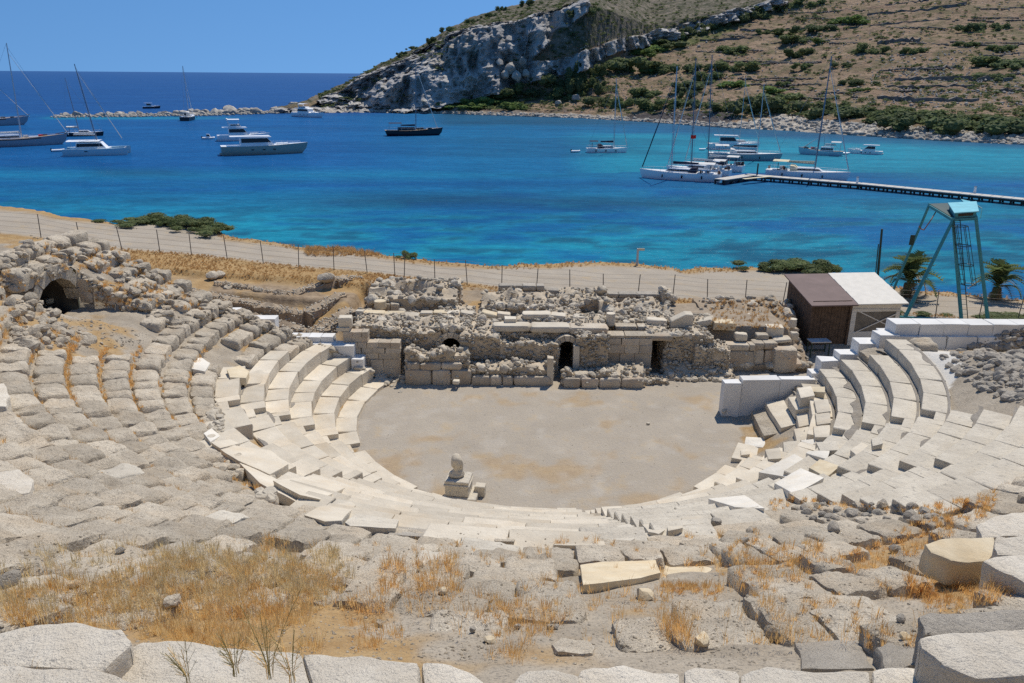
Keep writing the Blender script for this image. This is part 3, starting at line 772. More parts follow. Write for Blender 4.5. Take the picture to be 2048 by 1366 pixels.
# where the rows have been lost: rubble, gravel, the passage
GAP = [[(1150, 1112), (1465, 1100), (1475, 1182), (1150, 1185)], [(40, 545), (90, 518), (180, 522), (230, 560), (310, 640), (310, 690), (215, 700), (110, 690), (50, 640)],
       [(1870, 680), (2250, 560), (2250, 830), (1960, 818), (1905, 830), (1900, 760)],
       [(470, 905), (600, 1000), (560, 1010), (440, 950)],
       [(0, 1200), (560, 1170), (640, 1240), (600, 1300), (0, 1300)], [(640, 1225), (1130, 1205), (1440, 1270), (1430, 1340), (640, 1330)],
       [(1800, 1130), (1960, 1120), (2010, 1190), (1890, 1225)], [(1650, 1120), (1850, 1035), (1960, 1000), (1990, 1012), (1830, 1110), (1700, 1150)]]
SPARSE = [[(60, 505), (250, 508), (420, 600), (330, 650), (190, 600), (60, 560)], [(560, 640), (740, 735), (660, 700), (480, 640)], [(0, 560), (95, 600), (150, 680), (0, 700)],
          [(0, 1080), (640, 1060), (720, 1240), (0, 1240)], [(700, 1180), (1500, 1190), (1500, 1330), (700, 1330)]]
RUIN_R = [(1460, 812), (1640, 755), (1665, 800), (1640, 870), (1600, 890), (1480, 890)]      # collapsed marble seats by the right wall
STAIRS = [205, 236, 274.5, 306, 327]          # radial stairs, degrees round the orchestra
WEDGES = [(140, 190, "far left"), (190, 222, "left"), (222, 252, "lower left"), (252, 286, "lower centre"), (286, 320, "lower right"), (320, 375, "right")]
GL = {0: "worn grey limestone seat rows climbing the far left flank below the vaulted arch",
      1: "worn grey limestone seat rows with grassy joints on the left slope",
      2: "grey eroded seat rows sweeping below the left pale marble seats",
      3: "grey eroded seat rows at lower centre in front of the bust",
      4: "grey eroded seat rows below the right marble seats, dry grass between",
      5: "grey eroded seats at the far right edge beyond the marble rows"}
MLb = {0: "stepped pale marble seats below the white block wall on the left",
       1: "smooth cream marble seats beside the left curve of the orchestra",
       2: "smooth cream marble seats left of the bust, with small stair notches",
       3: "lowest pale marble seats directly in front of the bust pedestal",
       4: "pale marble seats with displaced slabs right of the dark joint",
       5: "restored pitted marble seat rows curving up to the right wall"}
MT['treaddirtshade'] = stone('tread_dirt_shade', (.26, .235, .20), (.38, .345, .295), (.15, .13, .11), (.34, .27, .18), sc=2.0, spots=.55, bump=.8, vary=.0, speck=.4)
wedge_root = {}
def wroot(kind, i):
    if (kind, i) not in wedge_root:
        a = math.radians(sum(WEDGES[i][:2])/2); r = 14 if kind == 'grey' else 9
        loc = (CX+r*math.cos(a), CY+r*math.sin(a), SLP*(r-RR))
        wedge_root[(kind, i)] = thing('seating_wedge', (GL if kind == 'grey' else MLb)[i], 'stone seating', loc, 0, 'wedges of theatre seating')
    return wedge_root[(kind, i)]
def topk(k): return (k+1)*HROW-.31*max(0, 1-k/3)      # the lowest rows are low kerbs
cand = []
R_ = random.Random(11)
for k in range(0, 27):
    r0 = RR+k*DROW; rm = r0+DROW/2
    a0 = 180-math.degrees(math.asin(min(1, 3.6/rm))); a1 = 360+math.degrees(math.asin(min(1, .05/rm)))
    ph = a0
    while ph < a1:
        # stairs: narrow half-height steps
        mp = CX+rm*math.cos(math.radians(ph)), CY+rm*math.sin(math.radians(ph)); mq = proj((*mp, (k+1)*HROW)); ism = bool(inpoly(*mq, ML)) or bool(inpoly(*mq, MR))
        L = R_.uniform(.9, 1.8) if ism or k < 2 else R_.uniform(.5, 1.1)
        dph = math.degrees(L/rm)
        nxt = [s for s in STAIRS if s-.36/rm*57.3 > ph-1e-4]
        st_ = None
        if nxt and k < 10:
            lo = nxt[0]-.36/rm*57.3
            if ph+dph > lo-.25/rm*57.3: dph = max(lo-ph, 0)
            if abs(ph-lo) < 1e-3: st_ = nxt[0]; dph = .72/rm*57.3
        if dph < 1e-4: dph = .05
        L = math.radians(dph)*rm; pm = math.radians(ph+dph/2)
        c = np.array((CX+rm*math.cos(pm), CY+rm*math.sin(pm), topk(k)))
        ph += dph
        if L < .2: continue
        px, py = proj(c); px = float(px); py = float(py)
        if px < -420 or px > 2480 or py > 1480 or c[1] < 2.6: continue
        mar = bool(inpoly(px, py, ML)) or bool(inpoly(px, py, MR))
        if k < 1 and py > 760: mar = True
        gap = any(bool(inpoly(px, py, g)) for g in GAP); sparse = any(bool(inpoly(px, py, g)) for g in SPARSE)
        if zland(c[0], c[1], False) < c[2]-.9: gap = True          # ground has been cut or levelled here
        if gap and not (px > 1640 and mar): continue
        if py > 1258 and not mar: continue
        cand.append((k, pm, L, c, px, py, mar, sparse, st_))
occ = {}
n_marble = n_grey = 0
for (k, pm, L, c, px, py, mar, sparse, st_) in cand:
    deg = math.degrees(pm); wi = next((i for i, (a, b, _) in enumerate(WEDGES) if a <= deg < b), None)
    if wi is None: continue
    rz = pm+math.pi/2
    if mar:
        if bool(inpoly(px, py, RUIN_R)) and px < 1612: continue
        kind = 'pitted' if px > 1200 and k > 3 else 'cream'
        if st_ is not None:      # two steps fill the row's height
            root = wroot('marble', wi)
            for q in (0, 1):
                o = obj('step', block_mesh('crisp', R_.randrange(6), kind), root)
                rq = RR+k*DROW+DROW*(.25+.5*q); hh = HROW*(.5+.5*q)
                o.location = Vector((CX+rq*math.cos(pm), CY+rq*math.sin(pm), topk(k)-HROW+hh-.3))-root.location
                o.rotation_euler = (0, 0, rz); o.scale = (L*.99, DROW*.5, .6)
            continue
        if px < 1200 and R_.random() < .012: continue
        root = wroot('marble', wi)
        o = obj('seat_block', block_mesh('crisp', R_.randrange(6), kind), root)
        h = .62; dz = R_.gauss(0, .012 if px < 1200 else .004)
        o.location = Vector((c[0], c[1], c[2]-h/2+dz))-root.location
        o.rotation_euler = (R_.gauss(0, .009 if px < 1200 else .003), R_.gauss(0, .004), rz+R_.gauss(0, .004)); o.scale = (L*.985, DROW*R_.uniform(.985, 1.01), h)
        n_marble += 1
    else:
        if R_.random() < (.09 if sparse else .025): continue
        if k < 1: continue
        root = wroot('grey', wi)
        h = .72; fl_ = float(sst(930, 1120, py+.04*abs(px-1000)))
        tl = 6+12*fl_+(3 if sparse else 0); tl = min(tl, 18)
        q_ = min(1, .2+.8*fl_); ztop = ((k+1)*HROW-.09)*(1-q_)+((k+.5)*HROW+.06)*q_+R_.gauss(0, .03 if fl_ < .5 else .02)-(.05 if sparse else 0)
        ztop -= .10*float(sst(1120, 1190, py))*(px < 1800); zg = float(zland(c[0], c[1], False)); ztop = min(ztop, zg+.42)
        o = obj('seat_block', block_mesh('flat' if fl_ > .45 else 'worn', R_.randrange(12), 'grey' if R_.random() < .985 else 'pitted'), root)
        o.location = Vector((c[0], c[1], ztop-h/2*math.cos(math.radians(tl))))-root.location
        o.rotation_euler = (math.radians(-tl)+R_.gauss(0, .03), R_.gauss(0, .025), rz+R_.gauss(0, .025)); o.scale = (L*R_.uniform(.97, 1.03), DROW*R_.uniform(.94, 1.02)/math.cos(math.radians(tl)), h)
        n_grey += 1
# dirt at the back of the pale treads, with row shading painted into it
DV, DF = [], []; rdd = np.random.RandomState(4)
for k in range(2, 15):
    for s_ in np.arange(190, 360, .9):
        r1 = RR+(k+1)*DROW-.02; a0, a1 = math.radians(s_), math.radians(s_+.9); x, y = CX+r1*math.cos(a0), CY+r1*math.sin(a0); z = topk(k)+.012
        px, py = proj((x, y, z))
        if not (inpoly(px, py, MR) or inpoly(px, py, ML)): continue
        wq = [max(.055 if px > 1200 else 0, (.30 if px > 1200 else .14)*(.15+1.5*float(n2(np.array([math.degrees(q)*.22]), np.array([k*5.3]), 1.0, 131, 3)[0]))) for q in (a0, a1)]
        if max(wq) < .03: continue
        b = len(DV)
        for q, w_ in ((a0, wq[0]), (a1, wq[1])):
            for rr_ in (r1, r1-w_*DROW*1.8): DV.append((CX+rr_*math.cos(q), CY+rr_*math.sin(q), z))
        DF.append((b, b+1, b+3, b+2))
tag(obj('dirt', mesh_np('dirt', DV, DF, 'treaddirtshade')), 'grey dirt gathered at the back of the pale seat treads', None, None, 'stuff')
from collections import Counter
print('seats', Counter((o.parent['label'][:40], o.name.split('.')[0]) for o in COL.objects if o.parent and o.name.startswith(('seat_block', 'step'))).most_common(14));print('seats', n_marble, n_grey)

# ------------------------------------------------------------------ stone walls at the ends of the seating
def block_wall(root, pts, z0, courses, thick, mat, L=(.8, 1.3), jit=.008, name='stone_block', seed=0, kind='crisp'):
    """courses: list of (height, start, end) along the polyline length"""
    r = random.Random(seed); p0, p1 = np.array(pts[0], float), np.array(pts[1], float); d = (p1-p0)[:2]; T = np.linalg.norm(d); d = d/T; rz = math.atan2(d[1], d[0]); z = z0
    for (h, a, b) in courses:
        s = a
        while s < b-1e-3:
            l = min(r.uniform(*L), b-s)
            if b-s-l < .25: l = b-s
            m = s+l/2; o = obj(name, block_mesh(kind, r.randrange(6), mat), root)
            o.location = Vector((p0[0]+d[0]*m, p0[1]+d[1]*m, z+h/2))-root.location+Vector((r.gauss(0, jit), r.gauss(0, jit), 0))
            o.rotation_euler = (0, 0, rz+r.gauss(0, jit*.6)); o.scale = (l-.012, thick*(1+r.gauss(0, jit*2)), h-.006); s += l
        z += h
# right: restored white marble wall
wr = thing('retaining_wall', 'restored white marble retaining wall stepping up beside the right seats', 'wall', (14, 28.6, 0))
def wallblock(root, px0, px1, y, ztop, zbot, dep, n=1, dy=0.0, mat='white'):
    """a run of n blocks between two picture columns, at the wall's own depth"""
    r = random.Random(int(px0)); X0 = Dp(px0, 700, y)[0]; X1 = Dp(px1, 700, y)[0]
    for i in range(n):
        a = X0+(X1-X0)*i/n; b = X0+(X1-X0)*(i+1)/n
        o = obj('stone_block', block_mesh('crisp', r.randrange(6), mat), root)
        o.location = Vector(((a+b)/2, y+dy+dep/2+r.gauss(0, .006), (ztop+zbot)/2))-root.location; o.scale = (b-a-.012, dep, ztop-zbot)
        o.rotation_euler = (0, 0, r.gauss(0, .004))
zt = lambda px, py, y: float(Dp(px, py, y)[2])
def wb(px0, px1, pyt, zbot, y=28.5, dep=.55, n=1, dy=0.0):
    wallblock(wr, px0, px1, y, zt((px0+px1)/2, pyt, y), zbot, dep, n, dy)
wb(1457, 1492, 768, -.1, 28.45, .55)
wb(1492, 1648, 760, -.1, 28.5, .5, 2)
wb(1630, 1646, 746, .8, 28.8, .5)
wb(1646, 1682, 722, .9, 28.8, .6)
wb(1682, 1734, 710, 1.3, 28.85, .75, 1)
wb(1716, 1758, 686, 1.5, 28.9, .7, 1)
wb(1756, 1796, 672, 1.8, 28.6, .8, 1)
wb(1782, 2075, 649, zt(1900, 672, 28.8), 28.8, .8, 6)
wb(1770, 2075, 674, zt(1900, 700, 28.65), 28.62, 1.1, 5)
# left: a lower wall of new white blocks
wl_ = thing('retaining_wall', 'low wall of new white marble blocks beside the left seats', 'wall', (-9, 32.1, 1))
def wbl(px0, px1, pyt, zbot, y=32.1, dep=.6, n=1):
    wallblock(wl_, px0, px1, y, zt((px0+px1)/2, pyt, y), zbot, dep, n)
wbl(452, 484, 622, 2.2, 32.5); wbl(487, 556, 638, 2.2, 32.4, .6, 1)
wbl(568, 668, 674, 1.4, 32.3, .6, 4); wbl(625, 672, 688, .6, 32.05, .5, 2); wbl(665, 708, 692, .7, 31.9, .75, 1); wbl(700, 726, 718, .0, 31.7, .6, 1); wbl(660, 720, 727, .0, 31.95, .45, 1)

# ------------------------------------------------------------------ vaulted passage in the left flank
va = thing('vaulted_passage', 'dark vaulted passage mouth with stone arch in the left slope', 'archway', (ARC[0], ARC[1], AFL))
def AW(u, v, z): return (ARC[0]+AN[0]*u+AV[0]*v, ARC[1]+AN[1]*u+AV[1]*v, z)
ra = 1.12; spr = AFL+.3
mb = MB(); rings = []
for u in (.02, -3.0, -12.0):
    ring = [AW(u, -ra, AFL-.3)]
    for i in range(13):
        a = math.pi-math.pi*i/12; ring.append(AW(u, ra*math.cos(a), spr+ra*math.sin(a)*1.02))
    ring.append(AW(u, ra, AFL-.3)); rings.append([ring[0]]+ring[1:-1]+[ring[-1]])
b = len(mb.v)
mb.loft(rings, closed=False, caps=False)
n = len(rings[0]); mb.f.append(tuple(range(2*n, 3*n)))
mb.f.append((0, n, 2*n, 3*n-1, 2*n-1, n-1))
mb.build('vault', 'vaultshade', va, True)
nv = 7
for i in range(nv):
    a0, a1 = math.pi-math.pi*i/nv+.0, math.pi-math.pi*(i+1)/nv; g = .015; r1, r2 = ra-.02, ra+R_.uniform(.36, .5); hb = []
    uu = (-.45, .16+R_.uniform(0, .1))
    def q(u, r, a): return AW(u, r*math.cos(a), spr+r*math.sin(a)*1.02)
    V = [q(uu[0], r1, a0-g), q(uu[0], r1, a1+g), q(uu[0], r2, a1+g), q(uu[0], r2, a0-g), q(uu[1], r1, a0-g), q(uu[1], r1, a1+g), q(uu[1], r2, a1+g), q(uu[1], r2, a0-g)]
    mb = MB(); mb.hexa(V[:4], V[4:]); o = mb.build('arch_stone', 'grey', va, True)
# passage side walls in ashlar
for sgn, h in ((1, 3),):
    for c_ in range(h):
        s = .12
        while s < 3.3:
            l = R_.uniform(.45, .8); m = s+l/2
            zt_ = AFL-.35+.5*(c_+1)
            px_, py_, _ = AW(m, sgn*1.2, 0)
            top = float(zland(*AW(m, sgn*1.5, 0)[:2], False))
            if zt_ < top+.15:
                o = obj('stone_block', block_mesh('worn' if R_.random() < .4 else 'crisp', R_.randrange(6), 'ashlar'), va); p = AW(m, sgn*1.25, zt_-.25)
                o.location = Vector(p)-va.location; o.rotation_euler = (0, 0, math.atan2(AN[1], AN[0])); o.scale = (l-.015, .36, .49)
            s += l
# ------------------------------------------------------------------ the ruined stage building
sb = thing('stage_building', 'ruined rubble and ashlar stage building with dark doorways behind the orchestra', 'ruin', (2.0, 34.0, 0))
RB = {'n': 0, 'V': [], 'F': [], 'b': 0}
def add_rubble(pts, sizes, seed, lo=True):
    V, F = scatter(pts, sizes, seed, lo, .8); RB['V'].append(V); RB['F'].append(F+RB['b']); RB['b'] += len(V)
def big_stone(root, p, s, seed, mat='rubble', name='stone'):
    r = random.Random(seed); o = obj(name, stone_mesh(r.randrange(10), mat), root); o.location = Vector(p)-root.location
    o.rotation_euler = (r.uniform(-.3, .3), r.uniform(-.3, .3), r.uniform(0, 6.28)); o.scale = (s*r.uniform(.9, 1.3), s*r.uniform(.8, 1), s*r.uniform(.6, .85)); return o
def mass(root, x0, x1, y0, y1, z0, zf, stone=.2, dens=1.0, seed=0, mat='mortar', bigs=6, front=True, name='rubble_wall', nz=.11, sides=True):
    r = np.random.RandomState(seed); nx_ = max(3, int((x1-x0)/.16)); ny_ = max(3, int((y1-y0)/.16))
    xs = np.linspace(x0, x1, nx_); ys = np.linspace(y0, y1, ny_); k = 4
    xs2 = np.concatenate([np.full(k, x0), xs, np.full(k, x1)]); ys2 = np.concatenate([np.full(k, y0), ys, np.full(k, y1)])
    X, Y = np.meshgrid(xs2, ys2); Z = zf(X, Y)+.0*X
    fx = np.concatenate([np.arange(k)/k, np.ones(nx_), np.arange(k)[::-1]/k]); fy = np.concatenate([np.arange(k)/k, np.ones(ny_), np.arange(k)[::-1]/k])
    Z = z0+(Z-z0)*np.minimum(fx[None, :], fy[:, None])
    V = np.stack([X.ravel(), Y.ravel(), Z.ravel()], 1)
    for a in range(3): V[:, a] += nz*fbm(V*2.3+a*11, seed+a, 4)*(1.0 if a < 2 else 1.2)
    nn = len(xs2); ii = (np.arange(len(ys2)-1)[:, None]*nn+np.arange(nn-1)[None, :]).ravel()
    o = obj(name, mesh_np(name, V-np.array(root.location), np.stack([ii, ii+1, ii+nn+1, ii+nn], 1), mat, True, 60), root)
    P = []; h = float(np.mean(zf(xs, np.full(nx_, y0))))-z0
    m = int((x1-x0)*(y1-y0)/stone**2*1.0*dens); a = r.uniform(x0, x1, m); b = r.uniform(y0, y1, m); P.append(np.stack([a, b, zf(a, b)], 1))
    if front:
        m = int((x1-x0)*max(h, .1)/stone**2*1.5*dens); a = r.uniform(x0, x1, m); P.append(np.stack([a, np.full(m, y0), z0+(zf(a, np.full(m, y0))-z0)*r.rand(m)], 1))
    if sides:
        for xx in (x0, x1):
            m = int((y1-y0)*max(h, .1)/stone**2*.8*dens); b = r.uniform(y0, y1, m); P.append(np.stack([np.full(m, xx), b, z0+(zf(np.full(m, xx), b)-z0)*r.rand(m)], 1))
    P = np.concatenate(P); s = stone*r.uniform(.22, .60, len(P))+stone*.42*(r.rand(len(P)) < .12); P[:, 1] -= .05; P[:, 2] += .04
    add_rubble(P, s, seed)
    for i in range(bigs):
        x = r.uniform(x0+.1, x1-.1); y = r.uniform(y0, y1) if i % 2 else y0
        z = float(zf(np.array([x]), np.array([y]))[0])
        big_stone(root, (x, y, z), stone*r.uniform(.9, 1.35), seed*31+i)
    return o
XA = lambda px, y, z=1.0: float(Dp(px, proj((0, y, z))[1], y)[0])
def flat(z, amp=.08, sd=0, sl=0.0, yr=0.0): return lambda x, y: z+amp*n2(np.asarray(x, float), np.asarray(y, float), 1.3, 200+sd, 4)*3.4+sl*(np.asarray(y)-yr)
# second wall: piers between the three doorways
def pier(px0, px1, pyt, sd, y0=33.15, y1=35.2, stone=.17, **k):
    y = y0; z = zt((px0+px1)/2, pyt, y)
    return mass(sb, XA(px0, y), XA(px1, y), y0, y1, -.05, flat(z, .10, sd, .06, y0), stone, 1.0, sd, **k)
pier(798, 884, 664, 1); pier(921, 1000, 672, 2, y0=32.9); pier(1000, 1117, 690, 3, y0=32.8); pier(1000, 1118, 664, 31, y0=33.5); pier(1151, 1216, 672, 4, y0=32.8)
pier(1330, 1425, 676, 5, y0=33.3);
pier(705, 800, 656, 9, y0=33.2)
pier(1390, 1460, 700, 32, y0=33.0, y1=34, stone=.13)
# ashlar facing between the doorways and its lintels
def courses(root, px0, px1, y, z0, tops, mat='ashlar', thick=.5, L=(.45, .95), seed=0, kind='crisp', name='stone_block'):
    """tops: picture rows of the course tops, from the lowest course up"""
    xa, xb = XA(px0, y, 1), XA(px1, y, 1); z = z0; cs = []
    for q in tops:
        zz = zt((px0+px1)/2, q, y) if q > 20 else z0+q
        cs.append((zz-z, 0, xb-xa)); z = zz
    block_wall(root, ((xa, y+thick/2, 0), (xb, y+thick/2, 0)), z0, cs, thick, mat, L, .012, name, seed, kind)
courses(sb, 1214, 1304, 33.0, -.05, (706, 690, 677), 'ashlar', .6, (.5, .8), 3)
courses(sb, 1216, 1306, 33.05, zt(1260, 676.5, 33.05), (671,), 'grey', .7, (.6, 1.2), 4)
# arch over the first doorway and lintels over the others
def arch(root, pxc, y, rad, zs, n=7, thick=.5, mat='rubble'):
    xc = XA(pxc, y, 1)
    for i in range(n):
        a0 = math.pi-math.pi*i/n-.02; a1 = math.pi-math.pi*(i+1)/n+.02; r2 = rad+.26
        q = lambda r, a, yy: (xc+r*math.cos(a), yy, zs+r*math.sin(a))
        mb = MB(); mb.hexa([q(rad, a0, y), q(rad, a1, y), q(r2, a1, y), q(r2, a0, y)], [q(rad, a0, y+thick), q(rad, a1, y+thick), q(r2, a1, y+thick), q(r2, a0, y+thick)])
        mb.build('arch_stone', mat, root, True)
arch(sb, 902, 33.1, .46, 1.2)
mass(sb, XA(870, 33.1), XA(934, 33.1), 33.3, 35.0, 1.68, flat(1.98, .06, 12), 0.22, 1.2, 12, bigs=3)
arch(sb, 1134, 33.0, .43, 1.15)
def lintel(px0, px1, y, pyt, pyb, dep, mat='cream', label=None):
    o = obj('lintel', block_mesh('fore', R_.randrange(5), mat), sb); xa, xb = XA(px0, y), XA(px1, y); za, zb = zt((px0+px1)/2, pyb, y), zt((px0+px1)/2, pyt, y)
    o.location = Vector(((xa+xb)/2, y+dep/2, (za+zb)/2))-sb.location; o.scale = (xb-xa, dep, zb-za); o.rotation_euler = (0, 0, R_.gauss(0, .01)); return o
lintel(985, 1060, 33.4, 652, 664, .7, 'cream'); lintel(1060, 1140, 33.3, 654, 666, .8, 'cream'); lintel(1138, 1215, 33.2, 656, 670, .8, 'ashlar')
lintel(1298, 1345, 33.0, 672, 683, .9, 'ashlar'); mass(sb, XA(1298, 33), XA(1340, 33), 33.5, 35.1, 1.55, flat(1.85, .05, 13), 0.20, 1, 13, bigs=1)
mass(sb, XA(1110, 33), XA(1160, 33), 33.9, 35.0, 1.6, flat(1.85, .05, 14), 0.20, 1, 14, bigs=1)
# vaulted rooms behind the doorways, roofed with rubble
for i, xd in enumerate((-2.74, 2.50, 6.6)): mass(sb, xd-.85, xd+.85, 34.95, 37.3, 1.62, flat(1.96, .08, 70+i), .18, 1.2, 70+i, bigs=2, front=False)
# left end: ashlar pier wall
courses(sb, 690, 801, 32.35, -.05, (718, 707, 696, 685), 'ashlar', .6, (.4, .75), 7)
courses(sb, 688, 738, 32.4, zt(715, 684.5, 32.4), (674, 664), 'ashlar', .5, (.35, .5), 8)
courses(sb, 676, 702, 32.4, zt(690, 663.5, 32.4), (656,), 'cream', .7, (.6, .7), 9)
# front foundation
courses(sb, 808, 942, 31.55, -.05, (741,), 'ashlar', .55, (.5, 1.7), 10, 'fore'); courses(sb, 812, 925, 31.62, zt(870, 741.5, 31.6), (727,), 'ashlar', .5, (.4, 1.2), 13, 'worn')
courses(sb, 942, 1104, 31.5, -.05, (754,), 'ashlar', .5, (.3, 1.5), 11, 'worn'); courses(sb, 1128, 1290, 31.3, -.05, (758,), 'ashlar', .5, (.3, 1.3), 12, 'worn')
mass(sb, XA(812, 32), XA(936, 32), 31.9, 32.8, -.05, flat(zt(870, 708, 32), 0.17, 15), 0.22, 1.1, 15); mass(sb, XA(936, 32), XA(1106, 32), 31.8, 32.6, -.05, flat(zt(1000, 736, 32), 0.17, 16), 0.22, 1.1, 16)
mass(sb, XA(1128, 31.8), XA(1290, 31.8), 31.6, 32.5, -.05, flat(zt(1200, 744, 31.8), 0.20, 17), 0.22, 1.1, 17)
mass(sb, XA(1160, 32.5), XA(1300, 32.5), 32.4, 33.1, -.05, flat(.42, .1, 18), 0.18, .8, 18, bigs=3); mass(sb, XA(1290, 31.8), XA(1340, 31.8), 31.8, 32.6, -.05, flat(.18, .05, 19), 0.17, .8, 19, bigs=3)
for (a, b, sd, z1h) in ((940, 1108, 80, 1.0), (800, 884, 81, .9), (1160, 1214, 82, .9), (1330, 1430, 83, .7), (1420, 1470, 84, .5)):      # debris slumped against the wall
    mass(sb, XA(a, 32.8), XA(b, 32.8), 32.25, 33.5, -.08, (lambda zz: lambda x, y: .05+zz*sst(32.2, 33.4, y)*(.75+.6*n2(x, y, 1.1, 260+sd, 3)))(z1h), .17, 1.1, sd, bigs=5)
for px, y, pyt in ((1101, 31.6, 716), (1153, 32.6, 692)):      # two short standing posts by the middle doorway
    o = obj('stone_post', block_mesh('crisp', 1, 'cream'), sb); z = zt(px, pyt, y); o.location = Vector((XA(px, y), y+.15, z/2))-sb.location; o.scale = (.28, .28, z)
# masonry behind the platform
def apse(x, y):
    xc, yc = XA(826, 38.4), 38.5; e = np.hypot((x-xc)/1.75, (y-yc)/1.25)
    return 2.0+.72*sst(.45, .75, e)*(1-.15*sst(.9, 1.2, e))*(1-.35*(y < 37.7))+.12*n2(x, y, 1.3, 230, 3)
mass(sb, XA(738, 37), XA(915, 37.5), 36.9, 39.9, 1.6, apse, 0.27, 1.0, 20, bigs=10)
mass(sb, XA(900, 38.5), XA(922, 38.5), 38.2, 39.2, 1.6, flat(2.85, .1, 21), 0.22, 1, 21, bigs=3)
courses(sb, 760, 800, 36.6, 1.7, (608,), 'grey', .45, (.5, .8), 21, 'fore')
courses(sb, 996, 1088, 39.1, 1.7, (582, 571), 'foregrey', .6, (.7, 1.3), 22, 'fore'); courses(sb, 1088, 1118, 39.1, 1.7, (580,), 'foregrey', .6, (.6, .9), 23, 'fore')
mass(sb, XA(962, 37), XA(1122, 37), 36.6, 38.8, 1.6, flat(2.1, 0.22, 24, .05, 36.6), 0.24, 1.0, 24, bigs=14)
mass(sb, XA(1118, 38), XA(1192, 38), 37.2, 39.6, 1.6, flat(2.15, 0.20, 25), 0.22, 1.0, 25, bigs=7)
courses(sb, 1208, 1322, 38.9, 1.7, (596, 588), 'foregrey', .6, (.7, 1.4), 26, 'fore'); mass(sb, XA(1190, 38.8), XA(1210, 38.8), 38.6, 39.5, 1.6, flat(2.45, .08, 27), 0.21, 1, 27, bigs=2); mass(sb, XA(1320, 38.8), XA(1342, 38.8), 38.3, 39.5, 1.6, flat(2.3, 0.17, 28), 0.21, 1, 28, bigs=4)
mass(sb, XA(1196, 37), XA(1338, 37), 36.2, 38.5, 1.6, flat(2.0, 0.25, 29, .05, 36.2), 0.24, 1.0, 29, bigs=12)
# low platform edge under the fallen cornices
mass(sb, XA(712, 35), XA(1000, 35), 34.9, 36.2, 1.5, flat(1.98, .08, 35), 0.21, 1.0, 35, bigs=8); mass(sb, XA(1000, 35), XA(1430, 35), 34.9, 36.0, 1.5, flat(1.92, .08, 36), 0.21, 1.0, 36, bigs=8)
courses(sb, 726, 840, 34.75, 1.5, (638, ), 'grey', .5, (.7, 1.2), 37, 'fore'); courses(sb, 1229, 1290, 34.2, 1.6, (662, 653), 'grey', .6, (1, 1.7), 38, 'fore'); courses(sb, 1290, 1400, 34.6, 1.5, (655,), 'cream', .5, (.9, 1.6), 39, 'fore')
# right end: an earthy mound held by courses of masonry
def mound(x, y): return .25+1.6*sst(33.2, 38.6, y)+.1*n2(x, y, 1.2, 240, 3)
mass(sb, XA(1425, 35), XA(1592, 36), 33.6, 39.6, -.1, mound, 0.24, .55, 40, mat='earth', bigs=22, nz=.1)
for (a, b, y, pb, q, mt_, sd) in ((1404, 1535, 38.0, None, 622, 'rubble', 41), (1408, 1530, 36.6, None, 640, 'rubble', 42), (1450, 1520, 35.4, None, 660, 'rubble', 43)):
    z = zt((a+b)/2, q, y); mass(sb, XA(a, y), XA(b, y), y, y+.5, z-.45, flat(z, .06, sd), 0.21, 1.3, sd, bigs=4)
courses(sb, 1444, 1512, 33.5, -.05, (702, 690), 'ashlar', .6, (1.2, 1.6), 44, 'fore'); courses(sb, 1506, 1556, 33.7, -.05, (700, 686), 'ashlar', .6, (.5, .8), 45, 'fore'); courses(sb, 1550, 1598, 33.3, -.05, (700,), 'ashlar', .8, (.7, 1.1), 46, 'fore')
for i in range(9):
    f = i/8; y = 38.6-5*f; px = 1572+22*f; big_stone(sb, (XA(px, y), y, mound(np.array([0.]), np.array([y]))[0]*.9+.15), .26+.06*(i % 3), 700+i, 'ashlar')
V = np.concatenate(RB['V']); Fz = np.concatenate(RB['F'])
o = obj('rubble', mesh_np('rubble', V-np.array(sb.location), Fz, 'rubble', False), sb); tag(o, kind='stuff')
print('rubble tris', len(Fz))

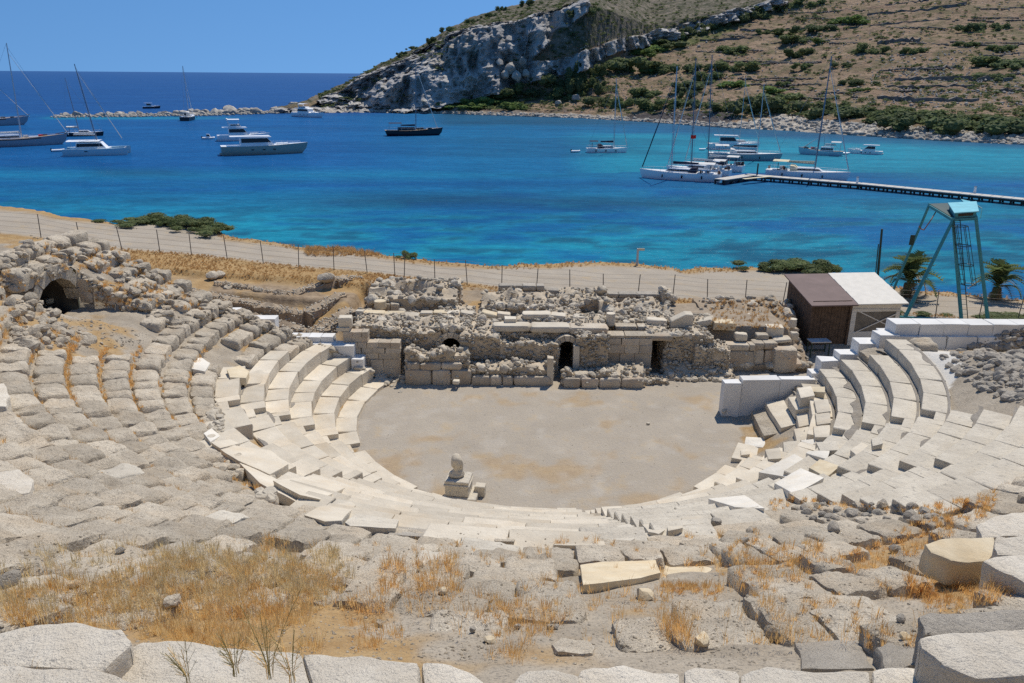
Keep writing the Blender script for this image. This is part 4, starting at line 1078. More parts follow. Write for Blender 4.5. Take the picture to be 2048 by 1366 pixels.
# fallen architrave blocks lying on the ruin: (columns, top row, bottom row, depth, material, kind, tilt, label)
FB = [(714, 730, 618, 634, 35.0, 'cream', 'fore', 0, "short cream block at the left end of the cornice line"),
 (728, 770, 619, 634, 35.0, 'gold', 'fore', .02, "long yellowish cornice block, first of two beside the short left block"),
 (769, 809, 621, 637, 35.0, 'gold', 'fore', -.03, "long yellowish cornice block with a broken right end"),
 (808, 838, 624, 639, 34.9, 'cream', 'fore', .04, "cream block below the small yellow drum on the ruin"),
 (841, 866, 620, 633, 35.3, 'cream', 'fore', 0, "small cream block in the cornice line above the arched doorway"),
 (867, 894, 619, 632, 35.4, 'gold', 'fore', .03, "yellowish cornice block above the dark arched doorway"),
 (893, 919, 620, 633, 35.4, 'cream', 'fore', -.05, "cream cornice block right of the dark arched doorway"),
 (921, 949, 621, 632, 35.3, 'cream', 'fore', .16, "tilted thin cream slab on the ruin beside the rounded block"),
 (962, 995, 620, 639, 35.0, 'gold', 'worn', .2, "rounded yellow boulder-like block on the ruin"),
 (994, 1020, 622, 640, 35.0, 'cream', 'fore', .1, "cream block leaning against the rounded yellow block"),
 (1008, 1031, 632, 658, 33.9, 'cream', 'crisp', .05, "upright squared pale block standing on the platform edge"),
 (1044, 1101, 621, 639, 35.0, 'cream', 'fore', -.02, "longest cream cornice block in the middle of the ruin"),
 (1101, 1131, 624, 640, 35.0, 'cream', 'fore', .06, "cream block at the right end of the longest cornice block"),
 (1146, 1203, 627, 645, 34.8, 'cream', 'fore', .0, "long smooth cream block above the middle doorway"),
 (1292, 1333, 633, 653, 34.6, 'cream', 'worn', .05, "pale wedge shaped block left of the big triangular stone"),
 (1386, 1424, 634, 654, 34.7, 'cream', 'worn', -.22, "pale sloping stone right of the big triangular stone"),
 (1426, 1468, 638, 660, 34.5, 'gold', 'crisp', .03, "yellow flat block bridging a dark gap at the right of the ruin"),
 (1470, 1494, 663, 683, 33.9, 'cream', 'worn', .05, "small rounded cream block on the right ledge"),
 (1533, 1566, 648, 674, 34.6, 'cream', 'crisp', .0, "large squared cream block on the earth mound near the shed"),
 (1512, 1537, 664, 685, 34.2, 'grey', 'fore', .0, "grey layered block below the squared cream block"),
 (1549, 1583, 672, 686, 34.0, 'cream', 'fore', -.12, "tilted slab beside the shed on the mound's edge"),
 (1581, 1596, 662, 682, 34.3, 'cream', 'worn', 0, "rounded pale stone nearest the dark wooden shed"),
 (1150, 1180, 742, 758, 31.5, 'grey', 'worn', 0, "grey stone on the low front foundation wall"),
 (680, 707, 629, 657, 32.5, 'cream', 'fore', 0, "carved pale block standing on top of the left ashlar pier"),
 (905, 918, 760, 768, 31.0, 'cream', 'fore', 0, "small pale stone on the gravel before the front wall")]
def fallen(a, b, t_, bt, y, mat, kind, tilt, label, dep=None, name='fallen_block', cat='stone block', group='fallen blocks on the ruin'):
    xa, xb = XA(a, y), XA(b, y); dep = dep or min(.6, max(.3, (xb-xa)*.8)); pm = 1540/(y*ct+10.6*st)
    z1_ = zt((a+b)/2, t_+dep*st*pm*.9, y); z0_ = zt((a+b)/2, bt, y)
    o = obj(name, block_mesh(kind, R_.randrange(6), mat)); o.location = ((xa+xb)/2, y+dep/2, (z0_+z1_)/2); o.scale = (xb-xa, dep, max(.15, z1_-z0_)); o.rotation_euler = (R_.gauss(0, .03), tilt, R_.gauss(0, .05))
    return tag(o, label, cat, group)
for f in FB: fallen(*f)
# drums and the big triangular stone
def drum(px, y, pyt, pyb, rad, mat, label, lean=0.0):
    z0_, z1_ = zt(px, pyb, y), zt(px, pyt, y); mb = MB(); rings = []
    for k in range(5):
        f = k/4; r = rad*(1+.05*math.sin(k*2.1)-(.08 if k in (0, 4) else 0)); rings.append([(r*math.cos(t*math.pi/6), r*math.sin(t*math.pi/6), f*(z1_-z0_)) for t in range(12)])
    mb.loft(rings); o = mb.build('column_drum', mat, None, False, True, 40); o.location = (XA(px, y), y+rad, z0_); o.rotation_euler = (lean, 0, 0)
    return tag(o, label, 'column drum', 'column drums on the ruin')
drum(761, 36.0, 605, 620, .30, 'gold', 'small upright yellow column drum at the foot of the rubble apse'); drum(1220, 34.4, 629, 653, .22, 'cream', 'slender cream column stump between two cornice blocks')
drum(1585, 35.6, 640, 656, .2, 'cream', 'short pale drum at the shed end of the mound')
y = 34.5; pts = [(XA(1338, y), zt(1338, 656, y)), (XA(1383, y), zt(1383, 656, y)), (XA(1383, y), zt(1383, 630, y)), (XA(1368, y), zt(1368, 629, y)), (XA(1340, y), zt(1340, 643, y))]
mb = MB(); mb.loft([[(a, y, z) for a, z in pts], [(a, y+.55, z+.02) for a, z in pts]]); o = mb.build('fallen_block', 'cream', None)
c = np.mean([v.co[:] for v in o.data.vertices], 0)
for v in o.data.vertices: v.co -= Vector(c)
o.location = c; bm = bmesh.new(); bm.from_mesh(o.data); bmesh.ops.recalc_face_normals(bm, faces=bm.faces[:]); bmesh.ops.bevel(bm, geom=bm.edges[:], offset=.03, segments=1, affect='EDGES'); bm.to_mesh(o.data); bm.free()
tag(o, 'big triangular gable stone lying on the ruin', 'stone block', 'fallen blocks on the ruin')

# excavated foundation walls left of the stage
fo = thing('excavated_foundation', 'excavated earth and rubble foundation walls in the trench left of the ruin', 'ruin', (-12, 37, 1.5))
RB['V'], RB['F'], RB['b'] = [], [], 0
def strip(pts, wd, h, seed, mat='earth', stone=.13, capmat=None):
    r = np.random.RandomState(seed)
    for (p, q) in zip(pts[:-1], pts[1:]):
        p = np.array(p); q = np.array(q); L = np.linalg.norm((q-p)[:2]); d = (q-p)/L; n_ = np.array((-d[1], d[0], 0)); k = max(3, int(L/.25)); rings = []
        for i in range(k+1):
            c = p+(q-p)*i/k; j = .07*r.normal(size=5)
            rings.append([c-n_*(wd/2+j[0]*.6)-np.array((0, 0, h)), c-n_*(wd/2+j[1])+np.array((0, 0, -.1+j[2]*.5)), c+np.array((0, 0, .03+j[2])), c+n_*(wd/2+j[3])+np.array((0, 0, -.08)), c+n_*(wd/2)-np.array((0, 0, h))])
        mb = MB(); mb.loft(rings, closed=True); mb.build('foundation_wall', mat, fo, True, True, 50)
        m = int(L*(wd+h)/stone**2*.8); t_ = r.rand(m); s_ = r.rand(m); P = p+np.outer(t_, q-p); up = r.rand(m) < .55
        P = P+np.where(up[:, None], np.outer(r.uniform(-wd/2, wd/2, m), n_), np.outer(np.full(m, -wd/2 if n_[1] > 0 else wd/2), n_)+np.outer(-r.rand(m)*h, (0, 0, 1)))
        add_rubble(P, stone*r.uniform(.25, .6, m), seed)
GP = lambda px, py, z: G(px, py, z)
strip([GP(432, 562, 2.75), GP(575, 586, 2.35), GP(668, 556, 2.6)], .5, .7, 61); strip([GP(376, 578, 2.6), GP(608, 624, 2.15), GP(684, 584, 2.4)], .6, .9, 62); strip([GP(434, 612, 2.1), GP(628, 662, 1.75), GP(640, 672, 1.6)], .6, 1.0, 63)
strip([GP(628, 660, 1.8), GP(700, 615, 2.1)], .8, 1.0, 64); strip([GP(668, 556, 2.6), GP(720, 552, 2.4)], .9, 1.2, 65)
V = np.concatenate(RB['V']); Fz = np.concatenate(RB['F']); o = obj('rubble', mesh_np('rubble', V-np.array(fo.location), Fz, 'rubble', False), fo); tag(o, kind='stuff')
for (px, py, z, s, lb) in ((652, 556, 2.75, .42, 'round pale boulder at the corner of the excavated walls'), (515, 583, 2.35, .38, 'flat pale stone lying on the excavated wall'), (425, 552, 2.8, .36, 'pale stone at the upper left of the trench'),
                        (440, 548, 2.8, .28, 'tilted pale slab on the grassy edge of the trench'), (456, 576, 2.5, .24, 'small rounded pale stone on the trench wall')):
    p = G(px, py, z); o = obj('boulder', stone_mesh(R_.randrange(10), 'grey')); o.location = p; o.scale = (s*1.2, s*.9, s*.75); o.rotation_euler = (0, 0, R_.uniform(0, 6)); tag(o, lb, 'boulder', 'boulders round the trench')
# ------------------------------------------------------------------ shed
sx0, sx1 = XA(1617, 36.2), XA(1806, 36.2); sw = sx1-sx0; smid = XA(1702, 36.2)-sx0; dp = 2.9
sh = thing('shed', 'small shed, half dark wood with brown roof, half white boards with white roof', 'shed', (sx0, 36.2, 0), math.radians(5))
zf, zb = 2.55, 3.15; rp = lambda x, y: zf+(zb-zf)*y/dp
def sbox(nm, c, d, mat, par=sh):
    mb = MB(); mb.box((0, 0, 0), d); o = mb.build(nm, mat, par); o.location = c; return o
n = 12
for i in range(n):   # dark boards of the open front (set back) and the left side
    a = .1+(smid-.1)*i/n; wdt = (smid-.1)/n
    sbox('wall_board', (a+wdt/2, .12+.006*(i % 3), zf/2), (wdt-.012, .04, zf+.1), 'wood')
for i in range(14):
    a = dp*i/14; sbox('wall_board', (.05+.004*(i % 2), a+dp/28, rp(0, a)/2-.02), (.04, dp/14-.012, rp(0, a)-.06), 'wood')
sbox('post', (.1, .06, zf/2-.02), (.1, .1, zf-.05), 'wood'); sbox('post', (smid-.06, .06, zf/2-.02), (.1, .1, zf-.05), 'wood')
sbox('back_wall', (sw/2, dp-.05, zb/2-.05), (sw-.1, .06, zb-.12), 'wood')
def panel(nm, pts, th, mat):
    mb = MB(); b = [(p[0], p[1], p[2]) for p in pts]; mb.hexa([(p[0], p[1], p[2]-th) for p in b], b); return mb.build(nm, mat, sh)
panel('brown_roof', [(-.15, -.28, rp(0, -.28)), (smid+.12, -.28, rp(0, -.28)), (smid+.12, dp+.25, rp(0, dp+.25)), (-.15, dp+.25, rp(0, dp+.25))], .06, 'brownroof')
for i in range(5):   # white roof boards
    a, b = -.25+(dp+.5)*i/5, -.25+(dp+.5)*(i+1)/5-.015
    panel('roof_board', [(smid+.13, a, rp(0, a)+.015), (sw+.14, a, rp(0, a)+.015), (sw+.14, b, rp(0, b)+.035), (smid+.13, b, rp(0, b)+.035)], .05, 'whitepaint')
wx0 = smid; ww = sw-.08-wx0
for i in range(5):   # white front boards round the window
    z0_, z1_ = zf*i/5, zf*(i+1)/5-.012
    if i in (2, 3):
        sbox('white_board', (wx0+.12, .02+.006*(i % 2), (z0_+z1_)/2), (.24, .05, z1_-z0_), 'whitepaint'); sbox('white_board', (wx0+ww-.1, .02, (z0_+z1_)/2), (.2, .05, z1_-z0_), 'whitepaint')
    else: sbox('white_board', (wx0+ww/2, .02+.006*(i % 2), (z0_+z1_)/2), (ww, .05, z1_-z0_), 'whitepaint')
for i in range(5):
    z0_, z1_ = zf*i/5, zf*(i+1)/5-.012; sbox('white_board', (sw-.08, dp/2, (z0_+z1_)/2), (.05, dp-.1, z1_-z0_), 'whitepaint')
win = sbox('window', (wx0+.24+(ww-.44)/2, .05, zf*.6), (ww-.44, .03, zf*.4-.02), 'windowdim')
for sgn in (1, -1):
    mb = MB(); mb.bar((-(ww-.3)/2, -.05-.012*sgn, -sgn*.62), ((ww-.3)/2, -.05-.012*sgn, sgn*.4), .03, .05); mb.build('brace', 'whitepaint', win)
mb = MB(); mb.bar((wx0+.05, -.03, zf*.86), (sw-.1, -.03, zf*.83), .03, .05); mb.build('batten', 'whitepaint', sh)
# table before the shed
tb = thing('table', 'small work table standing in the shade before the dark shed front', 'table', (XA(1640, 35.5), 35.5, 0), math.radians(4))
mb = MB(); mb.box((0, 0, .84), (1.0, .55, .05)); mb.build('table_top', 'tableboard', tb)
for a in (-.45, .45):
    for b in (-.22, .22): mb = MB(); mb.box((a, b, .405), (.05, .05, .81)); mb.build('leg', 'darkmetal', tb)
mb = MB(); mb.box((0, .15, .3), (.9, .04, .05)); mb.build('rail', 'darkmetal', tb)

# ------------------------------------------------------------------ teal tower with platform and caged ladder
tw = thing('lookout_tower', 'teal steel tower on splayed legs with small roofed platform and caged ladder', 'tower', (XA(1900, 39.5), 39.5, .7))
T = lambda px, py, y: tuple(Dp(px, py, y))
tA, tB, tC_, tD = T(1858, 411, 42.2), T(1906, 440, 39.4), T(1952, 437, 39.4), T(1942, 408, 42.2)
legs = ((tA, T(1778, 600, 43.0)), (tB, T(1806, 643, 38.6)), (tB, T(1923, 643, 38.9)), (tC_, T(1976, 643, 39.2)))
for i, (a, b) in enumerate(legs):
    mb = MB(); d = Vector(b)-Vector(a); mb.tube(Vector(a)+d.normalized()*-.12, Vector(b)+d*.03, .085 if i else .07, .10 if i else .07, 8); mb.build('leg', 'teal', tw, True, True)
mb = MB()
for a, b in ((tA, tB), (tB, tC_), (tC_, tD), (tD, tA)): mb.bar(a, b, .12, .14)
mb.build('platform_frame', 'teal', tw, True)
zc_ = [np.array(q)+np.array((0, 0, .1)) for q in (tA, tB, tC_, tD)]
o = prism('deck_plate', zc_, .05, 'darkmetal', tw, 0, 0)
cxy = [np.array(T(1884, 428, 41.2)), np.array(T(1906, 428, 39.6)), np.array(T(1949, 424, 39.6)), np.array(T(1930, 424, 41.2))]
base = np.mean(zc_, 0)
mb = MB(); c0 = zc_[0]*.62+zc_[3]*.38; ca = [zc_[1]*.45+c0*.55, zc_[1]*.95+zc_[2]*.05, zc_[2]*.97+zc_[1]*.03, zc_[2]*.45+zc_[3]*.55]
mb.hexa([p+np.array((0, 0, .0)) for p in ca], [p+np.array((0, 0, .26)) for p in ca]); mb.build('cabin', 'teal', tw, True)
mb = MB()
mb.hexa([ca[1]*(1-f)+ca[2]*f+np.array((0, -.012, q)) for f, q in ((.15, .07), (.85, .07), (.85, .22), (.15, .22))], [ca[1]*(1-f)+ca[2]*f+np.array((0, .02, q)) for f, q in ((.15, .07), (.85, .07), (.85, .22), (.15, .22))]); mb.build('opening_shade', 'glass', tw, True)  # dark panel on the solid cabin, painted shade of an opening
rf = [p+np.array((0, 0, +.34 if i in (0, 3) else .31)) for i, p in enumerate(ca)]; cc = np.mean(rf, 0); rf = [cc+(p-cc)*1.16 for p in rf]
prism('roof', rf, .05, 'tealroof', tw, .01, 0)
p_ = np.array(T(1935, 402, 41.5)); prism('lamp_plate', [p_+np.array(q) for q in ((-.3, -.3, -.06), (.25, -.3, -.16), (.3, .3, -.04), (-.2, .3, .06))], .06, 'tealroof', tw, .01, 0)
mb = MB(); mb.tube(p_+np.array((0, 0, -.1)), np.array(tD)+np.array((-.1, 0, .1)), .035); mb.path([T(1950, 408, 41), T(1964, 417, 40.5), T(1961, 436, 40)], .025); mb.build('bracket', 'teal', tw, True)
mb = MB(); mb.path([T(1872, 423, 41.5), T(1862, 440, 41), T(1848, 460, 41), T(1842, 458, 41), T(1838, 452, 41)], .03); mb.build('hanging_cable', 'rope', tw, True)
lt, lb_ = np.array(T(1914, 440, 39.3)), np.array(T(1930, 643, 39.0))
mb = MB()
for dx in (-.16, .16): mb.tube(lt+np.array((dx, 0, 0)), lb_+np.array((dx, 0, 0)), .022)
for i in range(20): q = lt+(lb_-lt)*(i+.5)/20; mb.tube(q-np.array((.16, 0, 0)), q+np.array((.16, 0, 0)), .014)
mb.build('ladder', 'darkmetal', tw, True)
mb = MB(); rings = []
for i in range(4):
    q = np.array(T(1921+i*5.5, 452+i*39, 39.0)); rg = [q+np.array((.36*math.cos(t*math.pi/6), .30*math.sin(t*math.pi/6), 0)) for t in range(13)]; rings.append(rg); mb.path(rg, .02)
for j in range(1, 12, 2):
    for a, b in zip(rings[:-1], rings[1:]): mb.tube(a[j], b[j], .016)
mb.build('ladder_cage', 'darkmetal', tw, True)
mb = MB(); mb.bar(T(1800, 634, 38.9), T(1924, 640, 38.9), .1, .1); mb.build('ground_beam', 'teal', tw, True)
mb = MB(); mb.bar(T(1826, 470, 42.4), T(1822, 490, 42.4), .25, .03); mb.build('side_plate', 'darkmetal', tw, True)

# lamp pole behind the shed
lp = thing('pole', 'dark green paired pole standing behind the shed before the sea', 'pole', tuple(Dp(1755, 560, 42.5)))
mb = MB(); mb.tube(Dp(1752, 590, 42.5), Dp(1764, 458, 42.5), .075, .06, 8); mb.build('shaft', 'darkmetal', lp, True, True)
mb = MB(); mb.tube(Dp(1747, 590, 42.5), Dp(1757, 488, 42.5), .03, .03, 6); mb.build('stay', 'darkmetal', lp, True, True)
# sign post by the shore
p = on_road(1274, 531); sg = thing('sign_post', 'grey post with small sideways board at the shore edge', 'sign post', tuple(p))
mb = MB(); h = float(Dp(1274, 497, p[1])[2])-p[2]; mb.tube((0, 0, -.3), (0, 0, h), .085, .07, 8); mb.build('post', 'tableboard', sg, False, True)
mb = MB(); mb.box((.22, -.02, h-.06), (.42, .05, .14)); mb.build('sign_board', 'canvasy', sg)
# ------------------------------------------------------------------ wire fence along the road
fpx = [0, 82, 162, 245, 320, 383, 455, 527, 597, 668, 735, 790, 808, 870, 935, 1003, 1072, 1140, 1207, 1275, 1345, 1415, 1490, 1564, 1640, 1872, 1958, 2035]
fby = np.interp(fpx, [a for a, b in FENCE_PX], [b for a, b in FENCE_PX])
fp = [on_road(a, b) for a, b in zip(fpx, fby)]
fe = thing('wire_fence', 'thin wire fence on slim dark posts running along the gravel road', 'fence', tuple(fp[12]))
tops = []
for i, q in enumerate(fp):
    h = 1.32+.08*math.sin(i*2.3); lean = .1*math.sin(i*1.7)-.05*(i < 6)
    mb = MB(); a = np.array((q[0], q[1], float(zland(q[0], q[1]))-.25)); b = a+np.array((lean, .03*math.sin(i), h+.25)); mb.tube(a, b, .026, .024, 6); mb.build('post', 'post', fe, True); tops.append((a+np.array((0, 0, .25)), b))
mb = MB()
for (a, b), (c_, d) in zip(tops[:-1], tops[1:]):
    for f in (.15, .38, .6, .8, .98): mb.tube(a+(b-a)*f, c_+(d-c_)*f, .006, .006, 3)
mb.build('wire', 'post', fe, True)
# ------------------------------------------------------------------ plants
def bush_mesh(seed, n, leaf, flat=.6, core=True, mat='bush'):
    r = np.random.RandomState(seed); k = r.randint(8, 15); cs = r.normal(size=(k, 3))*np.array((.42, .36, .16))+np.array((0, 0, .42)); cs[:, 2] = np.clip(cs[:, 2], .22, .7); rad = r.uniform(.18, .38, k)
    j = r.randint(0, k, n); d = r.normal(size=(n, 3)); d /= np.linalg.norm(d, axis=1)[:, None]; d[:, 2] = np.abs(d[:, 2])*1.0-.15
    P = cs[j]+d*(rad[j]*r.uniform(.72, 1.08, n))[:, None]; P[:, 2] = np.clip(P[:, 2], .02, None)
    a = r.normal(size=(n, 3)); a /= np.linalg.norm(a, axis=1)[:, None]; nrm = d*.8+a*.7; t1 = np.cross(nrm, r.normal(size=(n, 3))); t1 /= np.linalg.norm(t1, axis=1)[:, None]; t2 = np.cross(nrm, t1); t2 /= np.linalg.norm(t2, axis=1)[:, None]
    s = leaf*r.uniform(.6, 1.3, n)[:, None]
    V = np.stack([P+t1*s, P+t2*s*.7, P-t1*s, P-t2*s*.7], 1).reshape(-1, 3); F = np.arange(4*n).reshape(-1, 4)
    if core:
        cv, cfc = ICO1; b = len(V); VV = [V]; FF = [np.concatenate([F])]; tri = []
        for c, q in zip(cs, rad): VV.append(cv*q*.78+c); tri.append(cfc+b); b += len(cv)
        T3 = np.concatenate(tri); V = np.concatenate(VV); faces = [tuple(f) for f in F.tolist()]+[tuple(f) for f in T3.tolist()]
        return mesh_np('bush', V, faces, mat)
    return mesh_np('bush', V, F, mat)
BM = {m: [bush_mesh(i+10*k, 760, .068, mat=m) for i in range(5)] for k, m in enumerate(('bush', 'bushbright', 'bushdark'))}
BMF = [bush_mesh(60+i, 2600, .038, mat='bush') for i in range(4)]
def bush(p, w_, h_, d_, mat, label, group, me=None, name='bush'):
    me = me or random.choice(BM[mat]); o = obj(name, me); o.location = p; o.scale = (w_, d_, h_); o.rotation_euler = (0, 0, R_.uniform(-.5, .5)); return tag(o, label, 'bush', group)
def shore_bush(px, py, wpx, hpx, label, i):
    p = on_road(px, py); m = (p[1]*ct+11*st)/1540; q = bush((p[0], p[1], p[2]-.08), wpx*m*.78, hpx*m*.9, wpx*m*.7, 'bush', label, 'low shrubs on the shore edge', BMF[i % 4]); return q
for i, a in enumerate(((268, 446, 70, 16, "low grey green shrub at the left end of the shore thicket"), (322, 448, 84, 22, "wide green shrub on the shore above the fence, second from the left end"), (352, 456, 40, 26, "small dark shrub standing before the left shore thicket"),
        (378, 454, 74, 26, "dense green shrub in the middle of the left shore thicket"), (420, 466, 66, 26, "green shrub spilling over the bank at the right end of the left thicket"), (822, 518, 30, 22, "single small green plant at the shore edge above the ruin"),
        (1528, 540, 60, 20, "low shrub at the left end of the shore thicket beside the shed"), (1574, 541, 70, 30, "dense rounded shrub on the shore left of the shed"), (1622, 543, 76, 32, "largest green shrub on the shore behind the shed's brown roof"), (1662, 548, 44, 26, "green shrub touching the shed's back corner"),
        (1846, 634, 60, 12, "small green shrub behind the white wall under the tower"), (1995, 636, 80, 13, "low green shrubs line behind the white wall right of the tower"), (2045, 636, 50, 14, "green shrub at the right picture edge behind the white wall"))): shore_bush(*a, i)
# palms: trunk, crown of fronds (each a part), skirt of dead fronds
def frond_mesh(mat, dry=0, n=17):
    mb = MB(); pts = []
    for i in range(n+1):
        f = i/n; pts.append(np.array((f*.95, 0, .42*math.sin(f*2.3)-.35*f*f-(.3*f if dry else 0))))
    mb.path(pts, .012, 3)
    for i in range(2, n+1):
        f = i/n; L = .30*math.sin(min(1, f*1.6)*1.6)*(1.15-.75*f)+.04; p = pts[i]
        for sg in (1, -1):
            q = p+np.array((.16*(1-.2*f)*L/.3, sg*L, .06*L)); w_ = np.array((.045, 0, 0)); mb.add([p-w_, p+w_, q+w_*.2+np.array((0, 0, -.05*L))], [(0, 1, 2)])
    return mesh_np('frond', mb.v, mb.f, mat)
FR, FRD = frond_mesh('palm'), frond_mesh('palmdry', 1)
def palm(px, py, hpx, label, seed, wide=1.0):
    r = random.Random(seed); p = on_road(px, py); m = (p[1]*ct+11*st)/1540; H_ = hpx*m; root = thing('palm_tree', label, 'palm tree', tuple(p), 0, 'palm trees by the shore')
    mb = MB(); rg = []
    for i in range(7): f = i/6; rr_ = (.26-.05*f)*(1+.12*(i % 2)); rg.append([(rr_*math.cos(t*math.pi/5), rr_*math.sin(t*math.pi/5), f*H_*.36-.1) for t in range(10)])
    mb.loft(rg); mb.build('trunk', 'trunk', root, False, True, 30)
    for i in range(40):
        el = r.uniform(.25, 1.35) if i > 7 else r.uniform(-.35, .2); a = i*2.39996+r.uniform(-.2, .2)
        o = obj('frond', FR if i > 3 else FRD, root); o.location = (0, 0, H_*.34); o.rotation_euler = (r.uniform(-.3, .3), -el, a); L = H_*r.uniform(.62, .82)*wide; o.scale = (L, L*.9, L)
    for i in range(8):
        o = obj('dead_frond', FRD, root); o.location = (0, 0, H_*.24); o.rotation_euler = (r.uniform(-.4, .4), .7+r.uniform(0, .5), r.uniform(0, 6.28)); L = H_*.32; o.scale = (L, L, L)
    return root
palm(1812, 592, 84, 'bushy young palm tree directly behind the shed and tower leg', 1, 1.0); palm(1990, 598, 76, 'young palm tree at the right between the tower and the picture edge', 2, .95)

# ------------------------------------------------------------------ bust on its pedestal at the orchestra edge
p = G(914, 1004, 0); pd = thing('pedestal', 'moulded marble pedestal with plinth on the orchestra edge under the bust', 'pedestal', tuple(p), math.radians(-8))
def pbox(nm, c, d, mat='pitted', tp=1.0):
    mb = MB(); mb.box((0, 0, 0), d, 0, tp); o = mb.build(nm, mat, pd); o.location = c
    bm = bmesh.new(); bm.from_mesh(o.data); bmesh.ops.bevel(bm, geom=bm.edges[:], offset=.02, segments=1, affect='EDGES'); bm.to_mesh(o.data); bm.free(); return o
pbox('plinth', (.1, .35, .1), (1.05, .95, .2)); pbox('shaft', (0, .32, .39), (.76, .72, .36)); pbox('moulding', (0, .32, .60), (.84, .8, .07)); pbox('cap', (0, .32, .69), (.78, .74, .12))
tag(pbox('side_block', (.66, .55, .19), (.34, .3, .38), 'cream'))
mb = MB()
for c, r in (((0, 0, .08), (.27, .20, .10)), ((.02, 0, .17), (.22, .15, .09)), ((.14, .02, .14), (.12, .12, .10)), ((-.13, .0, .13), (.12, .12, .09)), ((0, .0, .30), (.105, .105, .2)), ((0, .02, .52), (.16, .18, .20)), ((.0, -.01, .60), (.175, .17, .15)), ((.0, .05, .66), (.15, .16, .12)), ((.15, -.01, .42), (.075, .085, .2)), ((.17, .0, .26), (.05, .06, .1)),
             ((-.12, -.03, .5), (.06, .1, .16)), ((0, .17, .48), (.05, .07, .07)), ((0, .20, .50), (.03, .05, .06)), ((0, .16, .39), (.09, .06, .05)), ((-.10, .12, .54), (.05, .05, .04)), ((.10, .12, .54), (.05, .05, .04)), ((.02, -.14, .5), (.09, .05, .14))): mb.ell(c, r, 14, 9)
bs = mb.build('statue', 'cream', None, False, True); V = np.array([v.co[:] for v in bs.data.vertices])
bs.location = Vector(p)+Vector((-.02, .32, .75)); bs.rotation_euler = (0, 0, .2)
md = bs.modifiers.new('r', 'REMESH'); md.mode = 'VOXEL'; md.voxel_size = .022; md.use_smooth_shade = True
ms = bs.modifiers.new('s', 'SMOOTH'); ms.factor = .6; ms.iterations = 5
tag(bs, 'weathered marble bust of a draped head seen from behind on a pedestal', 'statue')
# ------------------------------------------------------------------ boats
MT['reef'] = stone('shore_rock', (.36, .335, .30), (.58, .54, .47), (.16, .145, .12), (.52, .44, .34), sc=.35, spots=.6, bump=.8, vary=.22, speck=.3, dist=.15)
MT['terrace'] = stone('terrace_stone', (.15, .135, .12), (.33, .30, .26), (.07, .06, .05), (.26, .20, .15), sc=.5, spots=.55, bump=.9, vary=.2, speck=.3, dist=.12)
RB_ = random.Random(5)
def hull_rings(L, B, Fb, bow=.16, stern=.0, sheer=.25, n=12, tran=.75, full=1.0):
    """stations from stern (-L/2) to bow (+L/2): waterline to sheer"""
    R = []
    for i in range(n+1):
        f = i/n; x = -L/2+L*f; b = B/2*(tran+(1-tran)*math.sin(min(1, f/.45)*math.pi/2)) if f < .45 else B/2*max(.012, (1-((f-.45)/.55)**(2.1*full)))
        zt_ = Fb+sheer*((f-.35)/.65)**2*(1 if f > .35 else .35); rake = bow*L*max(0, f-.8)/.2*.5; st_ = stern*L*max(0, .15-f)/.15
        R.append([(x, -b*.72, -.35), (x+rake*.3-st_*.3, -b*.93, .12*Fb), (x+rake*.75-st_*.7, -b*.99, .6*Fb), (x+rake-st_, -b, zt_), (x+rake-st_, b, zt_), (x+rake*.75-st_*.7, b*.99, .6*Fb), (x+rake*.3-st_*.3, b*.93, .12*Fb), (x, b*.72, -.35)])
    return R
def hull(root, L, B, Fb, mat, deckmat='gel', stripe=None, **k):
    R = hull_rings(L, B, Fb, **k); mb = MB(); mb.loft(R); mb.build('hull', mat, root, False, True, 40)
    mb = MB(); D = [[(r[3][0], r[3][1]*.93, r[3][2]+.015), (r[4][0], r[4][1]*.93, r[4][2]+.015), (r[4][0], r[4][1]*.93, r[4][2]+.06), (r[3][0], r[3][1]*.93, r[3][2]+.06)] for r in R]
    mb.loft(D); mb.build('deck', deckmat, root)
    if stripe:
        mb = MB(); mb.loft([[(r[2][0], r[2][1]*1.01-.0, r[2][2]+.62*(r[3][2]-r[2][2])), (r[2][0], r[2][1]*1.012, r[2][2]+.9*(r[3][2]-r[2][2])), (r[2][0], r[5][1]*1.012, r[2][2]+.9*(r[3][2]-r[2][2])), (r[2][0], r[5][1]*1.01, r[2][2]+.62*(r[3][2]-r[2][2]))] for r in R], caps=True); mb.build('stripe', stripe, root)
    return R
def cabin(root, x0, x1, w0, w1, z0, z1, mat='gel', win='glass', rake0=.2, rake1=.5, name='cabin', band=(.35, .8), tp=.82):
    mb = MB(); q = lambda w_, x, z: [(x, -w_/2, z), (x, w_/2, z)]
    bot = [(x0, -w0/2, z0), (x1, -w1/2, z0), (x1, w1/2, z0), (x0, w0/2, z0)]; top = [(x0+rake0, -w0/2*tp, z1), (x1-rake1, -w1/2*tp, z1), (x1-rake1, w1/2*tp, z1), (x0+rake0, w0/2*tp, z1)]
    mb.hexa(bot, top); o = mb.build(name, mat, root)
    if win:
        bt, tt = np.array(bot), np.array(top); c = (bt.mean(0)+tt.mean(0))/2; mid = lambda f: bt+(tt-bt)*f
        mb = MB(); e = np.array((1.0, 1.035, 1)); A, B_ = (mid(band[0])-c)*e+c, (mid(band[1])-c)*e+c
        A[[1, 2], 0] += .02; B_[[1, 2], 0] += .02
        s = np.array((.93, 1, 1)); mb.hexa((A-c)*s+c, (B_-c)*s+c); mb.build('window', win, o)
    return o
